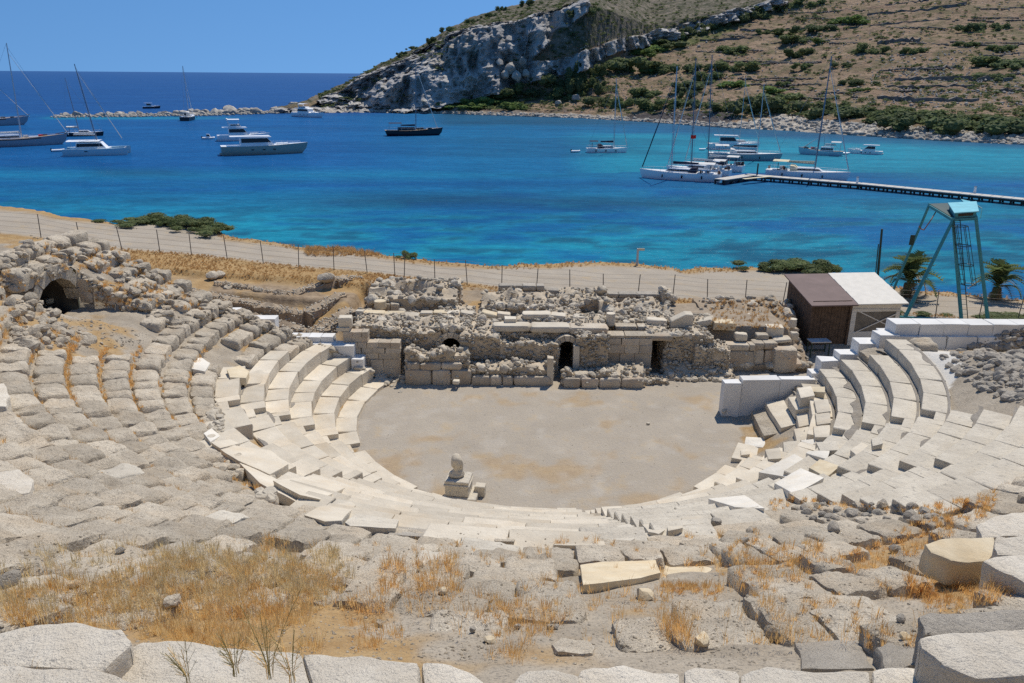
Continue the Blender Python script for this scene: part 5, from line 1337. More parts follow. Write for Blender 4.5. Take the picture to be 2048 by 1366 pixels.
def mast(root, x, z0, h, r=.09, lean=0.0, L=12, boomL=4.5, mat='alu', boom=True, boommat='canvasb', spread=(.38, .68), fore=None, jib='canvas', back=True, y=0.0):
    lean *= h; top = (x-lean, y, z0+h)
    mb = MB(); mb.tube((x, y, z0-.2), top, r, r*.7, 6); m = mb.build('mast', mat, root)
    mb = MB()
    for f in spread: mb.tube((x-lean*f, y-.11*h*.62, z0+h*f), (x-lean*f, y+.11*h*.62, z0+h*f), r*.35, None, 4)
    mb.build('spreader', mat, m)
    mb = MB(); w_ = .12*h*.65; B_ = .13*L
    for sg in (-1, 1): mb.path([(x-.1, y+sg*B_, z0), (x-lean*spread[0], y+sg*.11*h*.6, z0+h*spread[0]), (x-lean*spread[1], y+sg*.11*h*.6, z0+h*spread[1]), top], .022, 3)
    if back: mb.tube((-L/2+.2, y, z0), top, .02, None, 3)
    fx = fore if fore is not None else L/2+.1
    mb.tube((fx, 0, z0+.15), (x-lean*.95, y, z0+h*.96), .028, None, 4); mb.build('stay', 'rig', m)
    if jib:
        mb = MB(); a, b = np.array((fx-.12, 0, z0+.55)), np.array((x-lean*.9, y, z0+h*.9)); mb.tube(a, a+(b-a)*.5, .11, .085, 6); mb.tube(a+(b-a)*.5, b, .085, .04, 6); mb.build('furled_sail', jib, root)
    if boom:
        mb = MB(); mb.tube((x-.1, y, z0+1.25), (x-boomL, y, z0+1.4), .07, None, 6); bo = mb.build('boom', mat, root)
        mb = MB(); mb.loft([[(x-.2-f*(boomL-.35), y+.17*(1-.4*f)*math.cos(t), z0+1.45+.03*f+.22*(1-.4*f)*(math.sin(t)+.5)) for t in np.linspace(0, 2*math.pi, 9)[:-1]] for f in (0, .3, .7, 1)]); mb.build('sail_cover', boommat, bo, False, True, 50)
    return m
def canopy(root, x0, x1, w_, z, h, mat='canvas', name='bimini', posts=True, th=.08):
    mb = MB(); mb.loft([[(x0+(x1-x0)*f, -w_/2, z+h-.12), (x0+(x1-x0)*f, -w_/4, z+h+.05), (x0+(x1-x0)*f, w_/4, z+h+.05), (x0+(x1-x0)*f, w_/2, z+h-.12), (x0+(x1-x0)*f, w_/4, z+h+.05-th), (x0+(x1-x0)*f, -w_/4, z+h+.05-th)] for f in (0, .5, 1)]); o = mb.build(name, mat, root)
    if posts:
        for a in (x0+.1, x1-.1):
            for b in (-w_/2+.05, w_/2-.05): mb = MB(); mb.tube((a, b, z), (a, b*.98, z+h-.12), .03, None, 4); mb.build('post', 'alu', o)
    return o
def rails(root, L, B, z, x0=None, x1=None):
    x0 = -L/2+.3 if x0 is None else x0; x1 = L/2 if x1 is None else x1; mb = MB()
    for sg in (-1, 1):
        pts = []
        for i in range(9):
            f = i/8; x = x0+(x1-x0)*f; g = (x+L/2)/L; b = B/2*.93*(1 if g < .5 else max(.03, 1-((g-.5)/.5)**2.2)); zz = z+.12*max(0, g-.4); pts.append((x, sg*b, zz+.6)); mb.tube((x, sg*b, zz), (x, sg*b, zz+.6), .02, None, 3)
        mb.path(pts, .018, 3)
    mb.build('guard_rail', 'alu', root)
def fenders(root, L, B, Fb, n=3, mat='rubber'):
    for sg in (-1, 1):
        for i in range(n):
            x = -L*.28+L*.5*i/max(1, n-1); mb = MB(); mb.ell((x, sg*(B/2*1.02+.1), Fb*.55), (.13, .13, .32), 6, 5); mb.build('fender', mat, root)
def place(name, label, cat, px, py, wpx, hd, group, fwd=None):
    """px, py: middle of the waterline; wpx: length as seen; hd: heading in degrees (0 = bow to the right, 90 = bow away)"""
    p = G(px, py, SEA); m = math.hypot(p[1]*ct+17.5*st, 0)/1540; th = math.radians(hd); L = wpx*m/abs(math.cos(th)) if fwd is None else fwd
    az = math.atan2(p[0], p[1]); rt = thing(name, label, cat, tuple(p), th-az*1.0, group); return rt, L, m
def sloop(label, px, py, wpx, hd, mpx, mh_py, hullmat='gel', lean=.02, L=None, bim='canvasb', sail='canvasb', jib='canvas', stripe=None, spray='canvasb', mastmat='alu', nb=True, clutter=0, r=.1, group='sailing yachts in the bay', name='sailing_yacht', boom=True):
    rt, L, m = place(name, label, 'sailboat', px, py, wpx, hd, group, L); B = L*.29; Fb = L*.085+.15
    hull(rt, L, B, Fb, hullmat, 'gel', stripe, bow=.10, tran=.8, sheer=.2)
    cabin(rt, -L*.12, L*.22, B*.62, B*.42, Fb+.03, Fb+.62, rake0=.15, rake1=.9)
    z = Fb+.06; h = (py-mh_py)*m*1.02-z; c = math.cos(math.radians(hd)); mx = (mpx-px)*m/c if abs(c) > .3 else L*.08; mx = max(-L*.1, min(L*.22, mx))
    mast(rt, mx, z, h, r, lean, L, min(L*.36, mx+L*.45), mastmat, boom, sail, fore=L*.5+.35, jib=jib)
    if bim: canopy(rt, -L*.42, -L*.22, B*.72, Fb, 1.75, bim)
    if spray:
        mb = MB(); mb.loft([[(-L*.16+d, y, Fb+zz*s_) for y, zz in ((-B*.33, 0), (-B*.28, .9), (0, 1.15), (B*.28, .9), (B*.33, 0))] for d, s_ in ((-.5, 1), (.2, .95), (.9, .45))], closed=True); mb.build('sprayhood', spray, rt, False, True, 40)
    rails(rt, L, B, Fb); fenders(rt, L, B, Fb)
    mb = MB(); mb.tube((-L*.36, 0, Fb), (-L*.36, 0, Fb+.95), .05); mb.ell((-L*.36, 0, Fb+.95), (.05, .4, .4), 8, 6); mb.build('wheel', 'rubber', rt)
    for i in range(clutter):
        mb = MB(); d = (RB_.uniform(.15, .5), RB_.uniform(.15, .5), RB_.uniform(.2, .8)); mb.box((-L*RB_.uniform(.24, .49), RB_.uniform(-B*.36, B*.36), Fb+d[2]/2), d, RB_.uniform(0, 3)); mb.build('deck_gear', ('rubber', 'canvas', 'brownwood', 'canvasb', 'alu')[i % 5], rt)
    return rt, L, m, Fb, B
def motoryacht(label, px, py, wpx, hd, hullmat='gel', fly=True, L=None, bulk=1.0, group='motor yachts in the bay'):
    rt, L, m = place('motor_yacht', label, 'motor yacht', px, py, wpx, hd, group, L); B = L*.27; Fb = L*.085*bulk+.2
    hull(rt, L, B, Fb, hullmat, 'gel', None, bow=.2, tran=.92, sheer=.45, full=1.25)
    cabin(rt, -L*.26, L*.17, B*.82, B*.66, Fb, Fb+1.65*bulk, rake0=.0, rake1=1.6, band=(.42, .88))
    mb = MB(); mb.hexa([(-L*.38, -B*.43, Fb+1.68*bulk), (L*.13, -B*.36, Fb+1.68*bulk), (L*.13, B*.36, Fb+1.68*bulk), (-L*.38, B*.43, Fb+1.68*bulk)], [(-L*.38, -B*.42, Fb+1.86*bulk), (L*.11, -B*.33, Fb+1.86*bulk), (L*.11, B*.33, Fb+1.86*bulk), (-L*.38, B*.42, Fb+1.86*bulk)]); mb.build('roof', 'gel', rt)
    mb = MB(); mb.box((L*.27, 0, Fb+.32), (L*.18, B*.45, .34), 0, .8); mb.build('fore_cabin', 'gel', rt)
    for sg in (-1, 1):
        for xx in (-.12, .02, .15): mb = MB(); mb.box((L*xx, sg*B*.497, Fb*.62), (L*.035, .05, .22)); mb.build('porthole', 'glass', rt)
    mb = MB(); mb.box((-L*.47, 0, .28), (L*.1, B*.8, .12)); mb.build('swim_platform', 'deck', rt)
    if fly:
        cabin(rt, -L*.24, L*.02, B*.62, B*.5, Fb+1.88*bulk, Fb+2.5*bulk, rake0=.1, rake1=.5, win='glass', name='flybridge', band=(.55, .95)); canopy(rt, -L*.26, -L*.02, B*.6, Fb+1.9*bulk, 1.75*bulk, 'gel', 'hard_top')
        mb = MB(); mb.path([(-L*.2, -B*.3, Fb+1.9*bulk), (-L*.27, -B*.26, Fb+3.4*bulk), (-L*.27, B*.26, Fb+3.4*bulk), (-L*.2, B*.3, Fb+1.9*bulk)], .12, 6); mb.ell((-L*.27, 0, Fb+3.65*bulk), (.3, .3, .28), 8, 6); mb.build('radar_arch', 'gel', rt)
    rails(rt, L, B, Fb+.1, -L*.1, L*.5)
    return rt, L, m, Fb, B
def dinghy(label, px, py, wpx, hd=0, mat='gel', motor=True, L=None, cab=False, group='small boats and tenders'):
    rt, L, m = place('dinghy', label, 'dinghy', px, py, wpx, hd, group, L); B = L*.42
    for sg in (-1, 1):
        mb = MB(); pts = [(-L/2, sg*B*.36, .28), (L*.2, sg*B*.36, .3), (L*.42, sg*B*.18, .36), (L*.5, 0, .4)]; mb.path(pts, .2*max(1, L/4), 8); mb.build('tube', mat, rt, False, True, 50)
    mb = MB(); mb.box((-.05*L, 0, .16), (L*.8, B*.6, .12)); mb.build('floor', 'greyhull', rt)
    mb = MB(); mb.box((-.12*L, 0, .42), (.28, B*.6, .08)); mb.build('thwart', 'canvas', rt)
    if motor: mb = MB(); mb.box((-L*.52, 0, .5), (.3, .3, .55), 0, .8); mb.tube((-L*.52, 0, .3), (-L*.53, 0, -.3), .07); mb.build('outboard_motor', 'rubber', rt)
    if cab: cabin(rt, -L*.15, L*.2, B*.7, B*.6, .4, 1.35, rake0=.05, rake1=.35, band=(.4, .85))
    return rt
def gulet(label, px, py, wpx, hd, masts, hullmat, decks='brownwood', cabmat='gel', dark=False, L=None, awn=None, sprit=True, group='wooden sailing boats'):
    rt, L, m = place('gulet', label, 'wooden sailing boat', px, py, wpx, hd, group, L); B = L*.26; Fb = L*.085+.2
    hull(rt, L, B, Fb, hullmat, 'deck', decks, bow=.2, stern=.05, tran=.7, sheer=.75)
    cabin(rt, -L*.30, L*.05, B*.62, B*.52, Fb, Fb+.95, cabmat, rake0=.1, rake1=.3, band=(.35, .75))
    mb = MB(); mb.box((L*.2, 0, Fb+.25), (L*.12, B*.4, .4), 0, .9); mb.build('fore_cabin', cabmat, rt)
    for (x, hh, r) in masts: mast(rt, x*L, Fb, hh, r, -.03, L, L*.3, 'spar' if dark else 'alu', True, 'canvasb' if dark else 'canvas', fore=L*.62 if sprit else L*.5, jib='canvas')
    if sprit: mb = MB(); mb.tube((L*.46, 0, Fb+.8), (L*.63, 0, Fb+1.35), .1, .06, 6); mb.build('bowsprit', decks, rt)
    if awn: canopy(rt, -L*.47, -L*.22, B*.8, Fb, 2.2, awn, 'awning')
    rails(rt, L, B, Fb+.15)
    for i in range(4): mb = MB(); mb.box((RB_.uniform(.1, .4)*L, RB_.uniform(-.2, .2)*B, Fb+.5), (.9, .7, .5), .3); mb.build('deck_cushion', ('red', 'brownwood', 'canvasb', 'canvas')[i] if not dark else 'rubber', rt)
    return rt, L, m, Fb, B
# open anchorage, left to right
mm = 1540
def mh(py, top, m, Fb=1.6): return (py-top)*m*1.02-Fb
r1 = gulet('large pale wooden sailboat with tall mast and bowsprit, cut by the left edge', 36, 292, 150, 4, [(.06, mh(292, 112, .128), .15)], 'greyhull', 'brownwood', 'gel', False)
gulet('grey wooden boat anchored behind the large pale boat at the left edge', -30, 252, 130, 8, [(.05, mh(252, 150, .18), .12)], 'greyhull', 'brownwood', 'gel', True, None, 'canvas')
dinghy('grey inflatable dinghy beside the large pale wooden boat at the left edge', 8, 292, 34, 10, 'greyhull'); dinghy('tiny pale dinghy on the water left of the pale blue catamaran', 116, 303, 22, 0, 'gel')
sloop('dark hulled yacht with white deck anchored behind the pale blue catamaran', 168, 272, 66, -6, 160, 164, 'navy', .09, bim='canvas', spray=None, sail='canvas', mastmat='spar', r=.08, jib=None)
# catamaran
rt, L, m = place('catamaran', 'pale blue sailing catamaran with white coach roof and raked mast', 'catamaran', 196, 309, 112, -10, None)
B = L*.52
for sg in (-1, 1):
    R = hull_rings(L, L*.13, 1.45, bow=.03, tran=.75, sheer=.15); mb = MB(); mb.loft([[(x, y+sg*B*.38, z) for x, y, z in r_] for r_ in R]); mb.build('hull', 'bluehull', rt, False, True, 40)
    mb = MB(); mb.box((-L*.1, sg*(B*.38+L*.062), .95), (L*.12, .05, .22)); mb.build('porthole', 'glass', rt)
mb = MB(); mb.box((-L*.1, 0, 1.35), (L*.62, B*.74, .35)); mb.build('bridge_deck', 'gel', rt)
cabin(rt, -L*.3, L*.17, B*.7, B*.55, 1.5, 2.75, rake0=.1, rake1=1.0, band=(.3, .8)); canopy(rt, -L*.44, L*.08, B*.66, 1.55, 1.55, 'gel', 'coach_roof')
mast(rt, L*.02, 2.9, mh(309, 142, m, 2.9), .13, .12, L, L*.36, 'spar', True, 'canvas', fore=L*.43, jib='canvas', back=False)
mb = MB(); mb.tube((L*.44, -B*.38, 1.4), (L*.44, B*.38, 1.4), .09); mb.build('cross_beam', 'alu', rt); mb = MB(); mb.box((-L*.45, 0, 1.0), (.5, 2.2, .5)); mb.build('tender', 'greyhull', rt)
sloop('dark hulled yacht seen stern on before the reef with a pale mast', 378, 240, 30, 78, 368, 140, 'navy', .03, L=15, bim='canvas', spray='canvas', sail='canvas', r=.15, jib='canvas')
motoryacht('small dark motor boat with cabin beyond the rocky reef', 302, 217, 30, 0, 'navy', False, bulk=1.0)
motoryacht('cream motor yacht seen bow on beside the end of the reef under the cliff', 616, 234, 44, -52, 'gel', True, L=17)
motoryacht('white flybridge motor yacht half hidden behind the green hulled motor yacht', 484, 281, 92, 4, 'gel', True, bulk=1.15)
dinghy('small white tender with a cabin beside the white flybridge yacht', 417, 278, 23, -5, 'gel', True, cab=True)
motoryacht('long pale green hulled motor yacht with white superstructure', 524, 308, 152, 5, 'greenhull', False, bulk=1.15)
gulet('black wooden sailing boat with dark canopy anchored below the cliff', 826, 271, 100, 6, [(.06, mh(271, 135, .155), .1)], 'navy', 'rubber', 'navy', True, None, 'canvasb', sprit=False)
sloop('white sloop with navy bimini anchored alone in mid bay', 1212, 305, 78, 10, 1227, 168, 'gel', .01, r=.09); dinghy('small white dinghy trailing the lone white sloop', 1151, 305, 17, 0, 'gel')
# boats round the pier
D1 = sloop('white yacht nearest the open water at the pier end, bow pointing left', 1362, 359, 152, 171, 1342, 150, 'gel', -.02, sail='canvasb', bim='canvas', spray='canvasb', jib='canvasb', clutter=10, r=.12, group='yachts moored at the pier')
sloop('second white yacht in the row at the pier end with a blue grey mast', 1398, 349, 120, 168, 1382, 135, 'gel', -.04, sail='canvas', bim='canvas', spray='canvas', clutter=10, r=.12, group='yachts moored at the pier', mastmat='spar')
sloop('third white yacht in the row with the tallest mast, next to the pier arm', 1428, 340, 112, 166, 1415, 128, 'gel', -.05, sail='canvas', bim='canvas', spray='canvasb', clutter=12, r=.13, group='yachts moored at the pier', mastmat='spar')
sloop('dark striped white sloop anchored just behind the pier end, bow to the right', 1486, 320, 134, 4, 1512, 178, 'greyhull', .01, sail='canvasb', bim='canvas', spray='canvas', r=.09, group='sailing yachts in the bay')
motoryacht('white motor cruiser with grey trim anchored behind the pier yachts', 1462, 299, 92, 3, 'gel', False, bulk=1.15)
mast_rt = sloop('slim dark masted yacht behind the white motor cruiser', 1478, 292, 70, 3, 1478, 165, 'gel', .0, sail='canvas', bim=None, spray=None, r=.08)
sloop('white yacht with cream cockpit awning moored along the pier, bow to the right', 1610, 357, 150, -5, 1626, 132, 'gel', -.015, sail='canvasy', bim='canvasy', spray='canvasy', clutter=8, r=.13, group='yachts moored at the pier', mastmat='spar')
gulet('pale fishing boat with an awning behind the yacht moored along the pier', 1642, 310, 74, 176, [(-.05, 4.5, .07)], 'bluehull', 'gel', 'gel', False, None, 'canvas', sprit=False)
dinghy('tiny white dinghy tied behind the fishing boat with pale awning', 1688, 309, 20, 0, 'gel'); dinghy('tiny white dinghy floating left of the white motor cruiser', 1404, 301, 12, 0, 'gel', False)
motoryacht('small open white motor boat with canopy at the far right of the bay', 1732, 308, 60, 178, 'gel', False, bulk=.8)
# red flag on the second yacht's backstay
p = G(1380, 352, SEA); fl = thing('flag', 'small red flag flying from the rigging of the moored yachts', 'flag', tuple(p))
d = Dp(1381, 277, p[1])-p; mb = MB(); mb.add([d+np.array(q) for q in ((0, 0, 0), (.5, 0, -.06), (1.0, .06, .0), (1.0, .06, .62), (.5, .0, .58), (0, 0, .62))], [(0, 1, 4, 5), (1, 2, 3, 4)]); mb.build('flag_cloth', 'red', fl); mb = MB(); mb.tube((0, 0, .8), d+np.array((0, 0, .7)), .02, None, 4); mb.build('halyard', 'rig', fl)

# ------------------------------------------------------------------ pier on dark piles
pr = thing('pier', 'long low wooden pier on dark piles running out from the right', 'pier', tuple(G(1760, 372, SEA)))
zd = SEA+.75
def pier_run(a, b, wd, n, np_):
    a = np.array(a); b = np.array(b); d = (b-a)/np.linalg.norm(b-a); nrm = np.array((-d[1], d[0], 0))*wd/2
    for i in range(n):
        p0, p1 = a+(b-a)*i/n, a+(b-a)*((i+1)/n)-d*.06; mb = MB(); mb.hexa([p0-nrm, p1-nrm, p1+nrm, p0+nrm], [q+np.array((0, 0, .14)) for q in (p0-nrm, p1-nrm, p1+nrm, p0+nrm)]); mb.build('deck_panel', 'pierdeck', pr, True)
    for sg in (-1, 1):
        mb = MB(); mb.bar(a+nrm*sg*.94-np.array((0, 0, .16)), b+nrm*sg*.94-np.array((0, 0, .16)), .12, .28); mb.build('side_beam', 'piertimber', pr, True)
    for i in range(np_+1):
        c = a+(b-a)*i/np_
        for sg in (-1, 1): mb = MB(); mb.tube(c+nrm*sg*.8-np.array((0, 0, 1.6)), c+nrm*sg*.8, .16, .16, 7); mb.build('pile', 'piertimber', pr, True)
P0, P1, P2 = G(1492, 350, zd), G(1720, 368, zd), G(2260, 420, zd)
pier_run(P0, P1, 2.2, 12, 12); pier_run(P1, P2, 2.2, 26, 26); pier_run(G(1440, 360, zd), G(1500, 351, zd), 2.2, 5, 4)
for px, py, lb in ((1714, 366, 'white service pedestal on the pier near its bend'), (1949, 386, 'white service pedestal on the pier above the teal tower')):
    p = G(px, py, zd+.14); o = thing('service_pedestal', lb, 'pedestal', tuple(p), 0, 'service pedestals on the pier'); mb = MB(); mb.box((0, 0, .45), (.3, .25, .9), 0, .85); mb.build('column', 'gel', o); mb = MB(); mb.box((0, 0, .96), (.38, .32, .12), 0, .7); mb.build('cap', 'greyhull', o)
p = G(1514, 350, zd+.14); o = thing('mooring_post', 'dark mooring post at the corner of the pier', 'post', tuple(p)); mb = MB(); mb.tube((0, 0, -.1), (0, 0, 2.0), .14, .13, 8); mb.build('shaft', 'piertimber', o)
p = G(1502, 357, zd+.14)
prism('gangway', [p+np.array(q) for q in ((-1.2, -.9, .02), (5.0, 3.2, .02), (4.6, 3.9, .02), (-1.6, -.2, .02))], .1, 'canvasy', None, 0, 0); tag(bpy.data.objects['gangway'], 'pale gangway board lying on the pier corner', 'gangway')

# ------------------------------------------------------------------ reef and headland details
rf = thing('rock_reef', 'low line of pale rocks closing the bay at the left', 'reef', tuple(G(350, 230, SEA)))
RF = []; rg = np.random.RandomState(3)
for i in range(150):
    px = rg.uniform(100, 625); f = (px-100)/525; py = np.interp(px, [100, 250, 400, 500, 600, 630], [233, 231, 229, 226, 223, 222])+rg.uniform(-2.2, 2.2); p = G(px, py, SEA); s = (.8+1.6*f)*rg.uniform(.5, 1.3)
    if i < 90: big_stone(rf, p+np.array((0, 0, s*.2)), s*1.25, 900+i, 'reef', 'rock')
for px, py, s in ((462, 224, 3.2), (588, 219, 4.2), (430, 228, 2.6), (505, 226, 2.5), (155, 232, 2.0)): big_stone(rf, G(px, py, SEA)+np.array((0, 0, s*.25)), s, int(px), 'reef', 'rock')
pts = []; sz = []
for i in range(700):
    px = rg.uniform(100, 640); py = np.interp(px, [100, 250, 400, 500, 600, 640], [234, 232, 230, 227, 224, 222])+rg.uniform(-2.5, 2.5); pts.append(G(px, py, SEA)+np.array((0, 0, .1))); sz.append(rg.uniform(.4, 1.3)*(.6+.6*(px-100)/540))
V, Fz = scatter(pts, sz, 4, True, .8); o = obj('rubble', mesh_np('rubble', V-np.array(rf.location), Fz, 'reef'), rf); tag(o, kind='stuff')
# rocks along the far waterline
pts = []; sz = []
for i in range(2200):
    px = rg.uniform(640, 2200); v = rg.uniform(.004, .07) if px < 1500 else rg.uniform(.004, .10); P_, _ = hill_pt(np.array([px]), np.array([v])); p = P_[0]; pts.append(p+np.array((0, rg.uniform(-1, 2), .0))); sz.append(rg.uniform(.35, 1.25)*(1.3 if px > 1700 or px < 800 else 1))
V, Fz = scatter(pts, sz, 5, True, .8); o = tag(obj('shore_rocks', mesh_np('shore_rocks', V, Fz, 'reef')), 'pale jumbled rocks along the far waterline', None, None, 'stuff')
# fallen boulders in the cliff hollow
for i, (px, py, s) in enumerate(((1022, 136, 4.2), (1045, 122, 3), (1012, 150, 3.4), (1034, 152, 3.6), (1052, 146, 2.6), (1000, 126, 2.8), (1150, 196, 3), (1115, 205, 2.2))):
    p = hill_at(px, py); o = obj('boulder', stone_mesh(i, 'reef')); o.location = p+np.array((0, -4, 0)); o.scale = (s*.8, s*.7, s*.8); o.rotation_euler = (.2*i, .1, i); tag(o, ('largest pale boulder fallen in the hollow of the cliff', 'pale boulder at the top right of the cliff hollow', 'lower left pale boulder in the cliff hollow', 'lowest pale boulder in the middle of the cliff hollow', 'small pale boulder at the right of the cliff hollow', 'small pale boulder at the left of the cliff hollow', 'lone grey boulder among bushes below the cliff', 'smaller grey boulder left of the lone boulder below the cliff')[i], 'boulder', 'boulders at the cliff')
# dry stone terrace walls on the brown slope
TW = [([(1480, 60), (1560, 62), (1620, 56)], 3, "long dark terrace wall high on the brown slope below the first green bush row"), ([(1735, 30), (1840, 22), (1945, 6)], 4, "upper dark terrace wall at the top right of the brown slope"), ([(1740, 52), (1830, 44), (1910, 38)], 3, "second terrace wall from the top on the right slope"), ([(1770, 12), (1830, 5), (1860, 0)], 3, "short terrace wall at the top edge of the slope"),
      ([(1755, 88), (1800, 82), (1845, 82)], 6, "short thick dark terrace wall right of the tall mast"), ([(1815, 140), (1880, 136), (1930, 134)], 4, "ruined pale terrace wall, topmost of the stack on the right"), ([(1790, 162), (1900, 158), (2040, 162)], 7, "longest terrace wall in the ruined stack on the right slope"), ([(1775, 176), (1850, 176), (1960, 174)], 6, "grey terrace wall in the ruined stack, third from its top"),
      ([(1755, 198), (1850, 202), (1970, 204)], 8, "lowest pale terrace wall of the ruined stack"), ([(2000, 182), (2060, 186), (2120, 190)], 6, "dark terrace wall cut by the right picture edge"), ([(1270, 116), (1292, 120), (1306, 119)], 5, "small dark stone wall among bushes near the left of the slope"), ([(1400, 82), (1470, 78), (1530, 76)], 3, "low terrace wall across the upper middle of the slope")]
for pts_, hpx_, lb in TW:
    q = []
    for (a, b), (c_, d) in zip(pts_[:-1], pts_[1:]):
        for k in range(8): f = k/8; q.append(hill_at(a+(c_-a)*f, b+(d-b)*f+1.2*math.sin(k*1.9+a)))
    y0 = np.mean([p[1] for p in q]); m = y0*ct/1540; H_ = hpx_*m*.8; root = thing('terrace_wall', lb, 'stone wall', tuple(q[len(q)//2]), 0, 'dry stone terrace walls'); rg2 = []
    for k, p in enumerate(q): h = H_*(1+.3*math.sin(k*2.7)); p = np.array(p); rg2.append([p+np.array((0, -.9, -1.0)), p+np.array((0, -.7, h)), p+np.array((0, .8, h)), p+np.array((0, .8, -1.0))])
    mb = MB(); mb.loft(rg2); mb.build('wall', 'terrace', root, True)
# bushes on the headland
HB = [(1230, 138, 62, 26, 'bushdark'), (1316, 141, 58, 24, 'bush'), (1300, 146, 30, 14, 'bushbright'), (1373, 142, 46, 22, 'bushdark'), (1412, 138, 34, 16, 'bushdark'), (1440, 138, 30, 12, 'bush'), (1475, 141, 52, 20, 'bush'), (1380, 178, 60, 20, 'bushdark'), (1425, 160, 46, 22, 'bush'), (1464, 172, 50, 16, 'bushbright'), (1380, 194, 24, 16, 'bushdark'),
      (1292, 190, 44, 18, 'bush'), (1320, 216, 60, 22, 'bush'), (1205, 208, 56, 22, 'bushdark'), (1248, 212, 34, 24, 'bush'), (1390, 214, 46, 22, 'bushdark'), (1452, 220, 44, 18, 'bush'), (1530, 222, 80, 36, 'bushdark'), (1560, 206, 70, 22, 'bush'), (1548, 184, 46, 12, 'bushbright'), (1500, 205, 40, 18, 'bushdark'), (1640, 222, 76, 30, 'bushdark'), (1690, 232, 70, 24, 'bushdark'), (1745, 238, 80, 26, 'bushdark'),
      (1800, 246, 90, 30, 'bushdark'), (1860, 250, 90, 32, 'bushdark'), (1920, 256, 100, 34, 'bushdark'), (1985, 262, 100, 36, 'bushdark'), (2045, 264, 80, 34, 'bushdark'), (1770, 224, 60, 16, 'bush'), (1840, 232, 60, 16, 'bush'), (1980, 240, 80, 14, 'bush'), (1695, 46, 58, 20, 'bushbright'), (1620, 62, 40, 14, 'bushdark'), (1655, 60, 34, 12, 'bushdark'), (1560, 70, 40, 14, 'bush'), (1530, 68, 26, 12, 'bush'), (1590, 82, 46, 14, 'bush'), (1474, 104, 54, 18, 'bush'),
      (1598, 112, 36, 16, 'bush'), (1635, 86, 26, 10, 'bushbright'), (1725, 106, 44, 20, 'bush'), (1835, 106, 40, 16, 'bush'), (1940, 60, 34, 16, 'bushdark'), (1985, 58, 40, 18, 'bushdark'), (1940, 92, 40, 12, 'bush'), (2010, 100, 44, 16, 'bush'), (1990, 128, 60, 20, 'bush'), (2010, 138, 50, 16, 'bushdark'), (1985, 158, 50, 18, 'bushdark'), (1610, 136, 36, 14, 'bush'), (1688, 132, 36, 12, 'bushdark'), (1712, 168, 32, 12, 'bushdark'), (1720, 182, 40, 10, 'bushbright'), (1570, 172, 24, 12, 'bush'),
      (1350, 76, 30, 20, 'bush'), (1380, 70, 40, 22, 'bushdark'), (1420, 60, 36, 18, 'bush'), (1440, 52, 24, 18, 'bushdark'), (1480, 44, 34, 22, 'bushdark'), (1505, 36, 36, 20, 'bushdark'), (1530, 26, 40, 18, 'bush'), (1565, 18, 36, 16, 'bushdark'), (1600, 10, 44, 16, 'bush'), (1290, 102, 60, 16, 'bushbright'), (1275, 110, 40, 12, 'bushbright'), (1340, 92, 60, 16, 'bush'), (1155, 160, 28, 44, 'bushdark'), (1190, 150, 30, 24, 'bush'), (1155, 186, 40, 40, 'bushdark'), (1185, 174, 26, 20, 'bush'), (1100, 168, 40, 24, 'bushdark'), (1075, 192, 48, 18, 'bushdark'), (1120, 196, 46, 24, 'bush'), (1005, 192, 52, 24, 'bush'), (1040, 186, 40, 22, 'bush'),
      (985, 206, 44, 14, 'bushbright'), (940, 208, 60, 16, 'bushbright'), (1022, 214, 50, 16, 'bushbright'), (900, 214, 40, 10, 'bushbright'), (955, 216, 50, 10, 'bushbright'), (700, 198, 30, 6, 'bush'), (803, 112, 14, 10, 'bushdark'), (865, 84, 18, 12, 'bushdark'), (826, 96, 16, 8, 'bushdark'), (980, 34, 18, 12, 'bushdark'), (1002, 22, 16, 14, 'bushdark'), (945, 46, 18, 12, 'bushdark'), (1060, 10, 18, 12, 'bushdark'), (900, 62, 18, 10, 'bushdark'), (1150, 32, 24, 14, 'bushdark'), (1180, 26, 22, 12, 'bushdark')]
def hz(px, py, mt_):
    tone = {'bushbright': 'bright green', 'bush': 'olive green', 'bushdark': 'dark green'}[mt_]
    if px < 1000 and py < 130: return 'small dark shrub on the skyline ridge', 'shrubs on the cliff ridge'
    if px < 1100 and py > 180: return tone+' shrub at the foot of the grey cliff', tone+' shrubs at the cliff foot'
    if px < 1210: return tone+' bush between grey cliff and brown slope', tone+' bushes below the cliff'
    if py < 100 and px < 1620 and py < 60+.0*px: return tone+' bush in the row along the upper rock band', tone+' bushes along the rock band'
    if py > 215 and px > 1600: return tone+' bush in the thicket above the right rocky shore', tone+' bushes of the right shore thicket'
    if py > 200: return tone+' bush just above the pale shore behind the masts', tone+' bushes above the shore'
    if px > 1700: return tone+' bush among the terraces on the right brown slope', tone+' bushes among the terraces'
    return tone+' bush scattered on the middle of the brown slope', tone+' bushes on the brown slope'
ORD = 'first second third fourth fifth sixth seventh eighth ninth tenth eleventh twelfth thirteenth fourteenth fifteenth sixteenth seventeenth eighteenth nineteenth twentieth'.split()
_grp = {}
for q in sorted(HB): _grp.setdefault(hz(q[0], q[1], q[4]), []).append(q)
for px, py, w_, h_, mt_ in HB:
    p = hill_at(px, py); m = p[1]/ct/1540; lb, gp_ = hz(px, py, mt_); k_ = _grp[(lb, gp_)]
    if len(k_) > 1: lb = ORD[k_.index((px, py, w_, h_, mt_))]+' from the left, '+lb
    bush(p+np.array((0, -1.0, -.35*h_*m)), w_*m*.82, h_*m*1.2, w_*m*.55, mt_, lb, gp_, name='hillside_bush')
